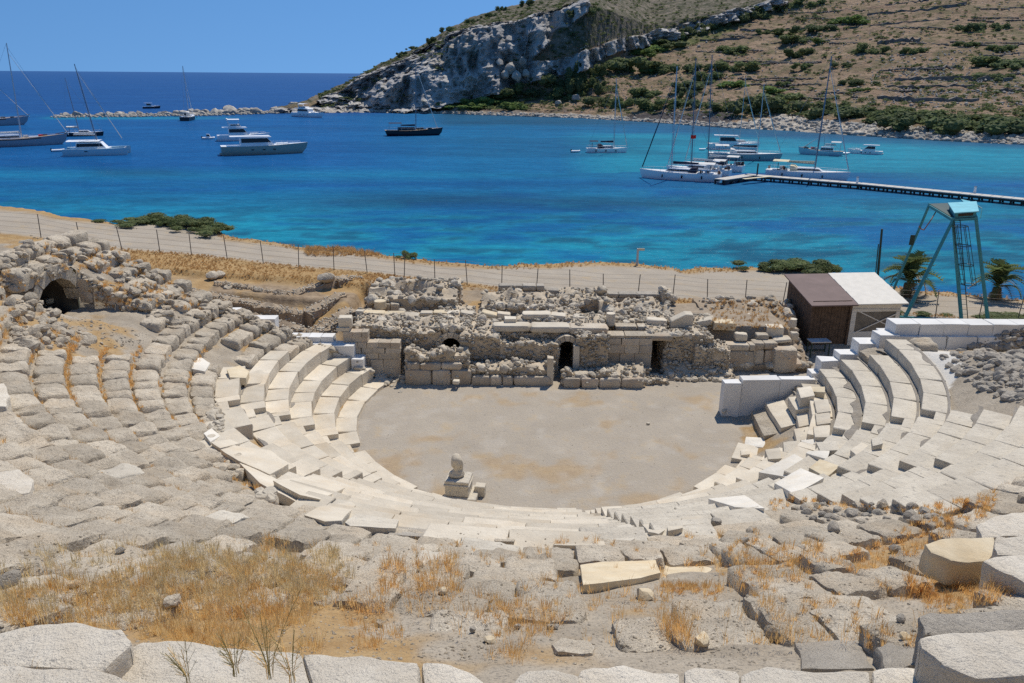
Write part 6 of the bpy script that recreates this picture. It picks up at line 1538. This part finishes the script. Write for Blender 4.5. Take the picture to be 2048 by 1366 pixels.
# low scrub nobody could count
r = np.random.RandomState(8); VV, FF, b = [], [], 0; src = [bush_mesh(80+i, 46, .24, core=False) for i in range(3)]; sv = [np.array([v.co[:] for v in s_.vertices]) for s_ in src]
k = 0
while k < 4600:
    px = r.uniform(640, 2180); v = r.uniform(.12, .95); P_, py = hill_pt(np.array([px]), np.array([v]))
    if py[0] < -40: continue
    if inpoly(px, py[0], CLIFF[0]) and r.rand() < .8: continue
    if px > 1250 and 80 < py[0] < 215 and r.rand() < .35: continue
    p = P_[0]; s = r.uniform(.5, 1.7)*(1.15 if r.rand() < .15 else .8); V = sv[k % 3]*np.array((s*1.3, s, s*.8)); a = r.uniform(0, 6.28); V = V@np.array([[math.cos(a), -math.sin(a), 0], [math.sin(a), math.cos(a), 0], [0, 0, 1]]).T; VV.append(V+p-np.array((0, .5, .1))); FF.append(np.arange(len(V)).reshape(-1, 4)+b); b += len(V); k += 1
tag(obj('hillside_scrub', mesh_np('hillside_scrub', np.concatenate(VV), np.concatenate(FF), 'bush')), 'small scattered scrub dotted over the headland', None, None, 'stuff')

pts = []; sz = []; rg = np.random.RandomState(77)
while len(pts) < 4200:
    px = rg.uniform(1120, 2180); v = rg.uniform(.10, .95); P_, py = hill_pt(np.array([px]), np.array([v]))
    if py[0] < -40 or (px < 1560 and py[0] < 60): continue
    dens_ = .35+.65*((px > 1740) & (100 < py[0] < 212))+.4*n2(np.array([P_[0][0]]), np.array([P_[0][1]]), .05, 93, 3)[0]
    if rg.rand() > dens_: continue
    pts.append(P_[0]+np.array((0, -.3, .1))); sz.append(rg.uniform(.18, .62)*(1.5 if rg.rand() < .06 else 1))
V, Fz = scatter(pts, sz, 15, True, .7); tag(obj('hillside_stones', mesh_np('hillside_stones', V, Fz, 'reef')), 'pale stones scattered over the brown slope', None, None, 'stuff')

pts = []; sz = []
for i in range(44):      # lines of tumbled terrace stones
    x0 = rg.uniform(1380, 2020); y0 = rg.uniform(-20, 205); L_ = rg.uniform(60, 260); sl_ = rg.uniform(-.06, .05)
    if x0 < 1560 and y0 < 70: continue
    for q in np.arange(0, L_, 1.7):
        if n2(np.array([q*.05]), np.array([i*3.7]), 1.0, 99, 2)[0] < -.25: continue
        p = hill_at(x0+q, y0+sl_*q+1.2*math.sin(q*.06+i)); pts.append(p+np.array((0, -.3, .25))); sz.append(rg.uniform(.3, .75))
V, Fz = scatter(pts, sz, 16, True, .8); tag(obj('terrace_stones', mesh_np('terrace_stones', V, Fz, 'terrace')), 'faint lines of tumbled terrace stones across the slope', None, None, 'stuff')
# ------------------------------------------------------------------ loose blocks and slabs round the seating
bpy.context.view_layer.update(); DG = bpy.context.evaluated_depsgraph_get()
def H(px, py):
    """the built surface met by the sight line through a picture point"""
    d = Vector(ray(px, py)).normalized(); ok, loc, *_ = SC.ray_cast(DG, Vector((0, 0, HC)), d, distance=95)
    return np.array(loc) if ok and loc.z > -1.5 else S(px, py)
def slope_at(x, y):
    r = math.hypot(x-CX, y-CY)
    return SLP*(r-RR)
def slab(name, poly, lift, th, mat, label, cat='stone slab', group=None, level=0.5, bev=.02, noise=.012, cuts=3, seed=0, zabs=None, taper=.03):
    if zabs is not None: top = [G(a, b, zabs) for a, b in poly]
    else:
        c = np.mean(np.array(poly, float), 0); q = H(*c); s0 = slope_at(q[0], q[1]); top = []
        hs_ = []
        for f in (.35, .75):
            for a, b in poly: h_ = H(c[0]+(a-c[0])*f, c[1]+(b-c[1])*f); hs_.append(h_[2]-(1-level)*(slope_at(h_[0], h_[1])-s0))
        zc = float(np.percentile(hs_+[q[2]], 25 if lift < 0 else 72 if c[0] < 1480 else 45))+lift
        for a, b in poly:
            z = zc
            for _ in range(5): g = G(a, b, z); z = zc+(1-level)*(slope_at(g[0], g[1])-s0)
            top.append(G(a, b, z))
    o = prism(name, top, th, mat, None, bev, noise, cuts, seed, taper); return tag(o, label, cat, group)
# nearest row: big pale blocks along the bottom of the picture
NB = [([(-70, 1278), (40, 1253), (150, 1247), (250, 1256), (267, 1274), (262, 1292), (212, 1334), (0, 1332), (-70, 1334)], 9.28, .5, 'fore', "big pale weathered block at the lower left corner, upper of two"),
 ([(-70, 1330), (20, 1323), (110, 1328), (205, 1336), (285, 1352), (300, 1372), (310, 1430), (-80, 1430)], 9.42, .5, 'fore', "big pale block cut by the lower left corner of the picture"),
 ([(226, 1336), (262, 1300), (290, 1284), (340, 1282), (480, 1290), (603, 1305), (640, 1430), (250, 1430)], 9.12, .5, 'fore', "wide pale flat slab right of the lower left corner blocks"),
 ([(604, 1306), (700, 1309), (842, 1318), (846, 1430), (640, 1430)], 9.12, .5, 'fore', "pale slab in the bottom row left of the grassy gap"),
 ([(846, 1320), (905, 1324), (940, 1337), (968, 1358), (975, 1430), (848, 1430)], 9.12, .45, 'fore', "cracked pale slab ending at the grassy gap in the bottom row"),
 ([(1018, 1368), (1030, 1345), (1046, 1333), (1085, 1331), (1152, 1347), (1156, 1430), (1008, 1430)], 9.14, .45, 'fore', "bluish white rounded slab right of the grassy gap"),
 ([(1155, 1354), (1164, 1336), (1250, 1331), (1326, 1338), (1362, 1340), (1368, 1430), (1157, 1430)], 9.12, .45, 'fore', "rough pale slab in the middle of the bottom row"),
 ([(1364, 1342), (1400, 1334), (1470, 1333), (1478, 1345), (1480, 1430), (1368, 1430)], 9.12, .45, 'fore', "small pale slab in the bottom row below the dark crevice"),
 ([(1479, 1345), (1500, 1336), (1600, 1341), (1738, 1336), (1744, 1430), (1482, 1430)], 9.12, .45, 'fore', "long pale slab in the bottom row below the brown slab"),
 ([(1741, 1338), (1800, 1332), (1900, 1336), (2110, 1330), (2130, 1430), (1746, 1430)], 9.12, .45, 'fore', "pale slab at the lower right corner under the big block"),
 ([(1842, 1272), (1900, 1262), (2000, 1256), (2120, 1252), (2130, 1345), (1960, 1350), (1888, 1330), (1846, 1292)], 9.42, .42, 'fore', "big pale squared block at the lower right with a shaded end"),
 ([(1848, 1236), (1868, 1224), (1960, 1216), (2110, 1214), (2120, 1258), (1980, 1262), (1850, 1268)], 9.0, .5, 'foregrey', "blue grey rounded slab behind the big lower right block"),
 ([(1968, 1122), (1990, 1113), (2120, 1110), (2130, 1172), (2060, 1172)], 8.05, .62, 'fore', "tilted pale block at the right edge with a dark shaded side"),
 ([(1845, 1082), (1880, 1074), (1990, 1072), (1984, 1100), (1975, 1118), (1900, 1116), (1862, 1100)], 7.38, .4, 'gold', "broken yellowish block with a jagged dark hollow beneath at the right"),
 ([(1985, 1090), (1992, 1074), (2110, 1066), (2120, 1112), (1996, 1113)], 7.8, .5, 'fore', "pale block touching the right edge above the tilted block"),
 ([(1955, 1050), (1990, 1032), (2050, 1022), (2120, 1020), (2120, 1070), (1960, 1076)], 7.2, .4, 'fore', "pale slabs above the broken yellowish block at the right edge"),
 ([(1590, 1282), (1720, 1276), (1738, 1300), (1752, 1336), (1600, 1338)], None, .35, 'foregrey', "brown grey flat slab beside the dark crevice at the bottom"),
 ([(1755, 1292), (1780, 1284), (1838, 1290), (1842, 1330), (1765, 1336)], None, .4, 'foregrey', "grey block wedged left of the big lower right block"),
 ([(1100, 1282), (1120, 1272), (1170, 1274), (1188, 1290), (1180, 1308), (1110, 1308)], None, .3, 'grey', "small rounded grey block in the gravel at bottom centre"),
 ([(-40, 946), (42, 940), (67, 958), (60, 982), (22, 990), (-40, 984)], None, .4, 'fore', "pale split slab at the left edge with a grey face"),
 ([(-30, 770), (10, 764), (18, 790), (12, 815), (-30, 818)], None, .5, 'fore', "pale broken block at the left edge among the seat rows")]
for i, (poly, z, th, mt_, lb) in enumerate(NB): slab('stone_block', poly, .06 if i in (16, 17, 18) else .08, th, mt_, lb, 'stone block', 'big pale blocks nearest the viewer' if i < 12 else None, .05 if i in (16, 17, 18) else .6, .035, .03, 5, 300+i, z)
SL = [([(1160, 1130), (1200, 1124), (1312, 1119), (1322, 1146), (1262, 1158), (1166, 1170)], 1.4, .3, 'gold', "long yellowish slab lying on the grey seats at lower centre"),
 ([(1334, 1122), (1400, 1112), (1428, 1116), (1452, 1150), (1450, 1172), (1350, 1174), (1322, 1156)], -.3, .3, 'gold', "rounded yellowish block right of the long slab at lower centre"),
 ([(608, 1029), (640, 1012), (700, 1003), (712, 1010), (684, 1040), (650, 1043)], .22, .22, 'cream', "five sided cream slab at the corner of the left marble seats"),
 ([(440, 898), (470, 890), (540, 900), (578, 928), (540, 948), (476, 920)], .3, .3, 'cream', "large cream slab overhanging the gap at the left corner"),
 ([(476, 922), (540, 950), (600, 985), (615, 998), (590, 1002), (520, 966)], .28, .28, 'cream', "cream edge slab above the dark crack on the left"),
 ([(545, 960), (640, 950), (690, 975), (640, 998), (600, 990)], .24, .2, 'cream', "broad cream slab below the left stair notches"),
 ([(706, 1030), (720, 1026), (800, 1030), (792, 1056), (700, 1052), (690, 1044)], .2, .25, 'pitted', "light grey slab at lower left of the bust, first of a pair"),
 ([(802, 1031), (850, 1034), (887, 1047), (868, 1076), (775, 1068)], -1, .3, 'foregrey', "smooth grey slab at lower left of the bust, second of a pair"),
 ([(920, 1066), (945, 1054), (975, 1062), (968, 1084), (925, 1084)], -.8, .2, 'pitted', "bluish cracked block in front of the bust's seats"),
 ([(985, 1062), (1020, 1058), (1036, 1068), (1028, 1082), (990, 1080)], -.8, .2, 'grey', "grey broken block beside the bluish cracked block"),
 ([(1106, 1078), (1160, 1075), (1206, 1078), (1212, 1090), (1196, 1092), (1108, 1090)], -.3, .2, 'cream', "thin pale slab at the end of the front marble seats"),
 ([(1216, 1052), (1262, 1048), (1280, 1062), (1268, 1080), (1240, 1088), (1222, 1080)], -1, .45, 'pitted', "big rounded block right of the dark joint"),
 ([(1282, 1044), (1312, 1040), (1330, 1060), (1318, 1068), (1296, 1064)], -1, .3, 'cream', "pale block next to the big rounded block"), ([(1332, 1036), (1358, 1034), (1366, 1056), (1336, 1062)], -1, .3, 'cream', "small pale block right of the dark joint, third from it"),
 ([(1362, 1030), (1400, 1028), (1408, 1046), (1366, 1050)], -1, .25, 'cream', "flat pale block at the middle of the right front row"),
 ([(1416, 997), (1490, 990), (1530, 1016), (1470, 1014)], .6, .2, 'bright', "tilted bright white slab at the lower edge of the right seats"), ([(1466, 1016), (1500, 1012), (1532, 1032), (1506, 1038)], -1, .2, 'cream', "narrow cream slab beside the tilted bright slab"),
 ([(1549, 966), (1602, 936), (1648, 955), (1588, 988)], .42, .40, 'bright', "largest bright white slab among the displaced right seats"),
 ([(1517, 944), (1590, 908), (1618, 924), (1578, 954)], .34, .25, 'bright', "bright slab leaning on the largest white slab"), ([(1618, 935), (1640, 918), (1680, 932), (1652, 955)], .45, .3, 'gold', "tan tilted slab right of the largest white slab"),
 ([(1701, 900), (1723, 884), (1743, 893), (1722, 918)], .62, .42, 'cream', "cube shaped pale block standing on the right seats"), ([(1492, 873), (1536, 876), (1534, 896), (1488, 890)], .42, .3, 'bright', "bright rectangular block near the orchestra's right edge"),
 ([(1481, 899), (1500, 898), (1500, 908), (1482, 910)], .3, .3, 'cream', "small cube of pale stone at the orchestra's right edge"), ([(1602, 880), (1640, 876), (1648, 890), (1606, 888)], .38, .22, 'bright', "narrow bright slab in the middle of the collapsed seats"),
 ([(1616, 902), (1660, 900), (1655, 918), (1612, 906)], .36, .2, 'bright', "thin bright slab above the bright leaning slab"), ([(1632, 884), (1672, 882), (1680, 900), (1640, 902)], .3, .25, 'pitted', "rough grey tan slab amid the collapsed right seats"),
 ([(1566, 884), (1600, 880), (1604, 908), (1568, 910)], .32, .3, 'pitted', "square pitted slab below the broken seat blocks"), ([(1530, 898), (1560, 895), (1562, 916), (1536, 918)], .3, .3, 'cream', "pale square slab between orchestra edge and the white slabs"),
 ([(1742, 876), (1764, 872), (1766, 886), (1746, 892)], .4, .25, 'pitted', "broken piece beside the cube shaped block"),
 ([(1503, 822), (1534, 818), (1558, 866), (1528, 872)], .34, .4, 'grey', "long grey seat block beside the foot of the right white wall"), ([(1530, 804), (1568, 800), (1592, 848), (1562, 856)], .55, .45, 'cream', "long cream seat block second from the right white wall"),
 ([(1576, 794), (1612, 790), (1624, 814), (1592, 820)], .8, .4, 'cream', "raised squared block behind the long cream seat block"), ([(1592, 826), (1622, 820), (1628, 848), (1598, 854)], .6, .4, 'cream', "cream seat block in front of the raised squared block"),
 ([(1588, 858), (1620, 852), (1628, 876), (1594, 882)], .5, .4, 'cream', "cream block with a small hole at the edge of the collapse"), ([(1594, 776), (1622, 772), (1630, 790), (1602, 796)], .95, .45, 'cream', "pale block tucked under the right white wall"),
 ([(1612, 774), (1650, 773), (1650, 784), (1612, 782)], 1.05, .55, 'gold', "brown faced block at the top of the collapsed seats"), ([(1628, 800), (1656, 798), (1662, 822), (1634, 826)], .85, .4, 'cream', "smooth cream block beside the first intact right row"), ([(1630, 826), (1660, 824), (1662, 846), (1634, 850)], .7, .35, 'cream', "smooth cream block in the gap before the first intact right row"), ([(1626, 852), (1660, 850), (1658, 874), (1630, 874)], .55, .35, 'cream', "lowest smooth cream block before the intact right rows"),
 ([(453, 738), (480, 730), (498, 742), (492, 756), (460, 754)], .42, .3, 'gold', "yellowish broken slab at the head of the left marble rows"), ([(484, 752), (520, 738), (536, 748), (520, 766), (488, 768)], .4, .3, 'cream', "cream slab at the head of the left marble rows"),
 ([(406, 866), (424, 856), (440, 872), (420, 884)], .9, .3, 'bright', "bright broken stone at the left tip of the marble seats"), ([(422, 884), (460, 878), (480, 886), (440, 896)], .22, .2, 'cream', "flat pale slab at the left tip of the marble seats"),
 ([(380, 720), (402, 714), (420, 726), (410, 742), (384, 738)], .9, .35, 'bright', "single whitened seat stone among the grey left rows")]
for i, (poly, lf, th, mt_, lb) in enumerate(SL): slab('marble_slab' if mt_ != 'grey' else 'stone_slab', poly, (-.01 if lf < 0 else .02+.10*lf) if np.mean([q[0] for q in poly]) < 1480 else (.03+.22*lf), th, mt_, lb, 'stone slab', 'displaced slabs round the seating', .05 if np.mean([q[1] for q in poly]) > 935 else .5, .018, .012, 2, 500+i)
# loose stones
LS = [(1288, 1190, 22, 'gold', "yellow stone casting a dark shadow in the gravel below the yellowish slabs"), (1404, 1282, 20, 'gold', "yellow wedge shaped stone on the grey rock at lower right"), (1550, 1272, 24, 'grey', "grey stone over the dark crevice at lower right"), (886, 1184, 11, 'gold', "small reddish stone on the grassy seats at lower centre"), (242, 1102, 10, 'foregrey', "small dark grey stone on the left seats"), (1034, 1256, 8, 'foregrey', "small dark stone by the grass tuft at bottom centre"), (760, 1250, 10, 'grey', "small round stone in the gravel at bottom left of centre"), (945, 1262, 9, 'foregrey', "dark pebble sized stone in the bottom gravel"),
      (1098, 1256, 7, 'foregrey', "first of two tiny dark stones at bottom centre"), (1112, 1256, 7, 'foregrey', "second of two tiny dark stones at bottom centre"), (980, 1282, 14, 'gold', "yellow stone in the gravel at bottom centre"), (1486, 1084, 12, 'foregrey', "dark upright stone on the grey seats at right"), (1664, 1056, 18, 'foregrey', "dark brown stone under dry brush at right"), (1790, 1100, 16, 'foregrey', "dark stone beside the broken yellowish block"), (1634, 1012, 10, 'grey', "grey rubble stone below the right marble rows"), (1718, 1014, 16, 'grey', "largest grey stone below the right marble rows"), (1762, 1012, 12, 'grey', "grey stone below the right marble rows beside the largest"), (1432, 1046, 14, 'foregrey', "dark stone at the edge of the front right row"),
      (1800, 1240, 12, 'foregrey', "dark stone above the grey wedge block at right"), (1808, 1276, 12, 'gold', "pale stone with dark shadow left of the big lower right block"), (150, 1170, 14, 'gold', "pale stone in dry grass at lower left"), (345, 1205, 22, 'grey', "grey rounded stone half sunk in the dry grass"), (20, 1164, 26, 'foregrey', "dark hollowed rock at the left edge in dry grass"), (60, 598, 18, 'grey', "pale boulder on the slope left of the arch"), (24, 604, 16, 'grey', "grey boulder at the left edge beside the arch"), (1296, 848, 4, 'cream', "small pale stone near the foot of the right white wall"), (1448, 822, 7, 'cream', "small pale stone at the end of the right white wall")]
for i, (px, py, s, mt_, lb) in enumerate(LS):
    p = H(px, py+s*.3); m = (p[1]*ct+(HC-p[2])*st)/1540; o = obj('loose_stone', stone_mesh(i, mt_)); o.location = p+np.array((0, 0, s*m*.35+.02)); o.scale = (s*m*1.1, s*m*.8, s*m*.7); o.rotation_euler = (R_.uniform(-.3, .3), R_.uniform(-.3, .3), R_.uniform(0, 6)); tag(o, lb, 'stone', 'loose stones on the seating')
# rubble and gravel
rg = np.random.RandomState(12)
def strew(poly, n, s0, s1, lift=0.0, pw=2.5):
    xs = [a for a, b in poly]; ys = [b for a, b in poly]; P = []; Sx = []
    while len(P) < n:
        a, b = rg.uniform(min(xs), max(xs)), rg.uniform(min(ys), max(ys))
        if inpoly(a, b, poly): p = H(a, b); P.append(p+np.array((0, 0, lift))); Sx.append(s0+(s1-s0)*rg.rand()**pw)
    return P, Sx
def rubble_heap(name, polys, mat, label, seed, kind='stuff'):
    P, Sx = [], []
    for poly, n, a, b in polys: q, w_ = strew(poly, n, a, b); P += q; Sx += w_
    V, Fz = scatter(P, Sx, seed, False, .75); return tag(obj(name, mesh_np(name, V, Fz, mat, True, 18)), label, None, None, kind)
rubble_heap('rubble', [([(1880, 715), (1990, 672), (2100, 640), (2100, 830), (1990, 790), (1930, 760)], 700, .03, .24), ([(1960, 690), (2060, 680), (2100, 790), (2020, 770)], 160, .1, .34), ([(1600, 1000), (1860, 1010), (1900, 1040), (1600, 1040)], 70, .04, .16)], 'foregrey', 'grey loose rubble at the upper right below the white wall', 21)
rubble_heap('rubble', [([(60, 470), (250, 505), (420, 600), (470, 640), (330, 650), (200, 600), (160, 545), (60, 560), (0, 600), (0, 520)], 300, .06, .28), ([(420, 600), (600, 668), (740, 735), (640, 690), (500, 650)], 120, .06, .24), ([(20, 600), (100, 600), (140, 650), (210, 690), (120, 700), (20, 690)], 200, .06, .3)], 'grey', 'grey tumbled stones round the vaulted arch', 22)
rubble_heap('rubble', [([(700, 730), (810, 752), (800, 790), (730, 745)], 40, .06, .22), ([(800, 715), (1420, 700), (1400, 780), (820, 770)], 170, .02, .10), ([(1420, 700), (1640, 700), (1600, 740), (1420, 720)], 60, .02, .10), ([(470, 905), (600, 1000), (540, 1000), (420, 930)], 110, .05, .22), ([(430, 790), (450, 860), (420, 880), (410, 830)], 50, .05, .22)], 'cream', 'pale rubble along the ruin foot and the seat edges', 23)
P, Sx = [], []
for poly, n, a, b in (([(0, 1060), (2048, 1060), (2048, 1330), (0, 1330)], 2600, .006, .03), ([(0, 1180), (700, 1180), (1500, 1200), (1500, 1340), (0, 1300)], 2600, .005, .022), ([(720, 850), (900, 780), (1400, 780), (1460, 860), (1150, 1010), (900, 990)], 500, .01, .03), ([(110, 625), (200, 640), (330, 680), (200, 700), (110, 690)], 260, .02, .09)):
    q, w_ = strew(poly, n, a, b, .0, 3); P += q; Sx += w_
V, Fz = scatter(P, Sx, 24, True, .7); tag(obj('gravel', mesh_np('gravel', V, Fz, 'grey')), 'loose gravel and chips between the seat stones', None, None, 'stuff')

# ------------------------------------------------------------------ dry grass
def tufts(spots, mat, name, label, seed, kind='stuff'):
    """spots: (point, height, blades)"""
    r = np.random.RandomState(seed); VV = []
    for p, h, n in spots:
        a = r.uniform(0, 6.28, n); sp = r.uniform(0, 1, n)**.7*1.9; hh = h*r.uniform(.55, 1.15, n); base = np.stack([np.cos(a)*sp*h*.45, np.sin(a)*sp*h*.45, np.zeros(n)], 1)*.55+p
        out_ = np.stack([np.cos(a+r.normal(0, .6, n)), np.sin(a+r.normal(0, .6, n)), np.zeros(n)], 1)*(hh*r.uniform(.15, .6, n))[:, None]; up = np.stack([np.zeros(n), np.zeros(n), hh], 1)
        wv_ = np.stack([-np.sin(a), np.cos(a), np.zeros(n)], 1)*(.0009+.00020*p[1])
        mid = base+out_*.35+up*.6; tip = base+out_+up*(1-.25*r.rand(n))[:, None]
        VV.append(np.stack([base-wv_, base+wv_, mid+wv_*.7, tip, mid-wv_*.7], 1).reshape(-1, 3))
    V = np.concatenate(VV); k = len(V)//5; b5 = np.arange(k)[:, None]*5; F = np.concatenate([b5+np.array((0, 1, 2)), b5+np.array((0, 2, 4)), b5+np.array((4, 2, 3))]); return tag(obj(name, mesh_np(name, V, F, mat)), label, None, None, kind)
def spots(poly, n, h0, h1, blades, need=None):
    xs = [a for a, b in poly]; ys = [b for a, b in poly]; out_ = []; tries = 0
    while len(out_) < n and tries < n*20:
        tries += 1; a, b = rg.uniform(min(xs), max(xs)), rg.uniform(min(ys), max(ys))
        if not inpoly(a, b, poly): continue
        p = H(a, b)-np.array((0, 0, .02))
        if need is not None and float(n2(np.array([p[0]]), np.array([p[1]]), .75, 21, 3)[0])+.3*float(n2(np.array([p[0]]), np.array([p[1]]), 2.4, 23, 2)[0]) < need: continue
        out_.append((p, rg.uniform(h0, h1), blades))
    return out_
GLOW = [(0, 1190), (180, 1150), (330, 1130), (520, 1110), (690, 1150), (690, 1220), (560, 1262), (500, 1300), (270, 1262), (0, 1262)]
tufts(spots(GLOW, 250, .06, .19, 44)+spots([(430, 1210), (620, 1240), (640, 1312), (300, 1296), (270, 1270)], 80, .08, .24, 30), 'grass', 'dry_grass', 'tall golden dry grass at lower left', 31)
tufts(spots([(0, 1090), (700, 1080), (720, 1220), (0, 1200)], 170, .06, .2, 26)+spots([(300, 1100), (690, 1100), (660, 1190), (330, 1190)], 200, .07, .24, 30)+spots(GLOW, 200, .07, .22, 34), 'straw', 'straw_grass', 'pale straw coloured grass between the left seats', 32)
cr = [([(1000, 1180), (1060, 1150), (1140, 1150), (1140, 1250), (1040, 1330), (960, 1320)], 45, .06, .22), ([(760, 1130), (920, 1110), (930, 1190), (760, 1200)], 60, .08, .26), ([(1440, 1100), (1640, 1080), (1640, 1160), (1440, 1170)], 70, .06, .22), ([(1650, 1125), (1860, 1030), (1990, 985), (2000, 1010), (1840, 1110), (1720, 1150)], 150, .05, .17), ([(1800, 1160), (1960, 1130), (2030, 1190), (1900, 1228), (1830, 1200)], 130, .05, .2), ([(1320, 1168), (1460, 1172), (1440, 1190), (1330, 1186)], 60, .05, .14),
      ([(1540, 990), (1640, 1000), (1860, 1012), (1990, 980), (1990, 1000), (1860, 1030), (1540, 1020)], 90, .05, .16), ([(1320, 1240), (1380, 1240), (1380, 1290), (1330, 1280)], 16, .12, .3), ([(1500, 1170), (1880, 1170), (1880, 1300), (1500, 1290)], 70, .05, .18)]
def joint(poly, n, h0, h1, blades, need):
    out_ = []
    while len(out_) < n:
        k = rg.randint(2, 24); r_ = RR+k*DROW+rg.normal(0, .06); ph = rg.uniform(2.6, 4.6); x, y = CX+r_*math.cos(ph), CY+r_*math.sin(ph); q = proj((x, y, SLP*(r_-RR)))
        if not inpoly(q[0], q[1], poly): continue
        if n2(np.array([x]), np.array([y]), .6, 21, 3)[0] < need and rg.rand() < .85: continue
        out_.append((np.array((x, y, float(zland(x, y, False))+.18)), rg.uniform(h0, h1), blades))
    return out_
g2 = []
for poly, n, a, b in cr: g2 += spots(poly, n, a, b, 18)
g2 += joint([(0, 690), (420, 700), (440, 900), (620, 1040), (0, 1080)], 1000, .06, .16, 10, -.08)+spots([(700, 1090), (1540, 1060), (1560, 1300), (700, 1300)], 200, .05, .18, 14, .12)+spots([(170, 560), (350, 565), (420, 620), (300, 625), (190, 612)], 120, .08, .22, 12)+spots([(60, 480), (240, 506), (330, 560), (120, 540)], 90, .08, .22, 12)+spots([(0, 540), (80, 560), (120, 680), (0, 700)], 70, .08, .22, 12)
# along the joints of the curved rows
for k, a0, a1, n in ((13, 196, 236, 120), (15, 204, 262, 200), (17, 208, 266, 220), (19, 200, 340, 300), (11, 196, 230, 90), (14, 200, 335, 200), (16, 240, 335, 240), (18, 215, 330, 240), (20, 205, 335, 240), (12, 196, 330, 160), (22, 210, 330, 200)):
    for i in range(n):
        ph = math.radians(rg.uniform(a0, a1)); r_ = RR+k*DROW+rg.normal(0, .05)
        if n2(np.array([ph*9.0]), np.array([k*3.1]), 1.0, 77, 2)[0] < -.12: continue
        x, y = CX+r_*math.cos(ph), CY+r_*math.sin(ph); g2.append((np.array((x, y, float(zland(x, y, False))+.12)), rg.uniform(.10, .24), 10))
tufts([(p_, h_, int(n_*1.8)) for p_, h_, n_ in g2], 'orangegrass', 'orange_grass', 'short orange dry grass in the joints of the seat rows', 33)
# dry grass on the bank behind and along the shore
g3 = []
for i in range(4200):
    x = rg.uniform(-26, -6) if i % 3 else rg.uniform(-8, 24); y = rg.uniform(39.9, float(yfence(x))+.3) if i % 3 else float(yfence(x))-rg.uniform(-.2, 1.0)
    g3.append((np.array((x, y, float(zland(x, y, False)))), rg.uniform(.04, .13), 9))
for i in range(1300):
    x = rg.uniform(-23, 40); y = float(yshore(x))-rg.uniform(-.5, 1.1)-.5*(n2(np.array([x]), np.array([2.]), .3, 88, 2)[0]); g3.append((np.array((x, y, float(zland(x, y, False)))), rg.uniform(.05, .18), 9))
for i in range(420):
    p = on_road(rg.uniform(612, 765), rg.uniform(488, 512)); x, y = p[0], p[1]; g3.append((np.array((x, y, float(zland(x, y, False)))), rg.uniform(.12, .36), 12))
for i in range(260): px = rg.uniform(1420, 1580); p = H(px, rg.uniform(600, 660)); g3.append((p, rg.uniform(.06, .2), 9))
tufts([(p_, h_, int(n_*1.6)) for p_, h_, n_ in g3], 'bankgrass', 'bank_grass', 'dry orange grass on the bank and along the shore edge', 34)
# green brown weeds standing in front of the bottom blocks
for px, py, h, n, lb in ((472, 1330, .42, 9, 'thin branching weed before the wide pale slab, left of three'), (540, 1335, .55, 10, 'tallest green brown weed at lower left before the pale slabs'), (585, 1345, .4, 7, 'thin weed right of the tallest weed at lower left'), (380, 1350, .32, 6, 'sparse dry weed stalks at the lower left corner block')):
    p = G(px, py+20, 9.2); wd = thing('weed', lb, 'weed', tuple(p), 0, 'weeds by the bottom blocks')
    for i in range(n):
        a = rg.uniform(0, 6.28); l = h*rg.uniform(.6, 1.1); t_ = rg.uniform(.1, .45); pts = [np.array((.02*math.cos(a), .02*math.sin(a), 0))]
        for k in range(1, 5): f = k/4; pts.append(np.array((math.cos(a)*l*t_*f**1.4, math.sin(a)*l*t_*f**1.4, l*f)))
        mb = MB(); mb.path(pts, .0022, 4)
        for k in range(2, 5):
            for sg in (1, -1): q = pts[k-1]; e = q+np.array((math.cos(a+sg*.9)*.07, math.sin(a+sg*.9)*.07, .07)); mb.tube(q, e, .0017, .0012, 3)
        mb.build('stem', 'weed' if i % 3 else 'straw', wd)
for px, py, s in ((1240, 1300, .3), (1350, 1262, .34), (1664, 1050, .3), (1872, 1120, .35), (1346, 1275, .25)): pass
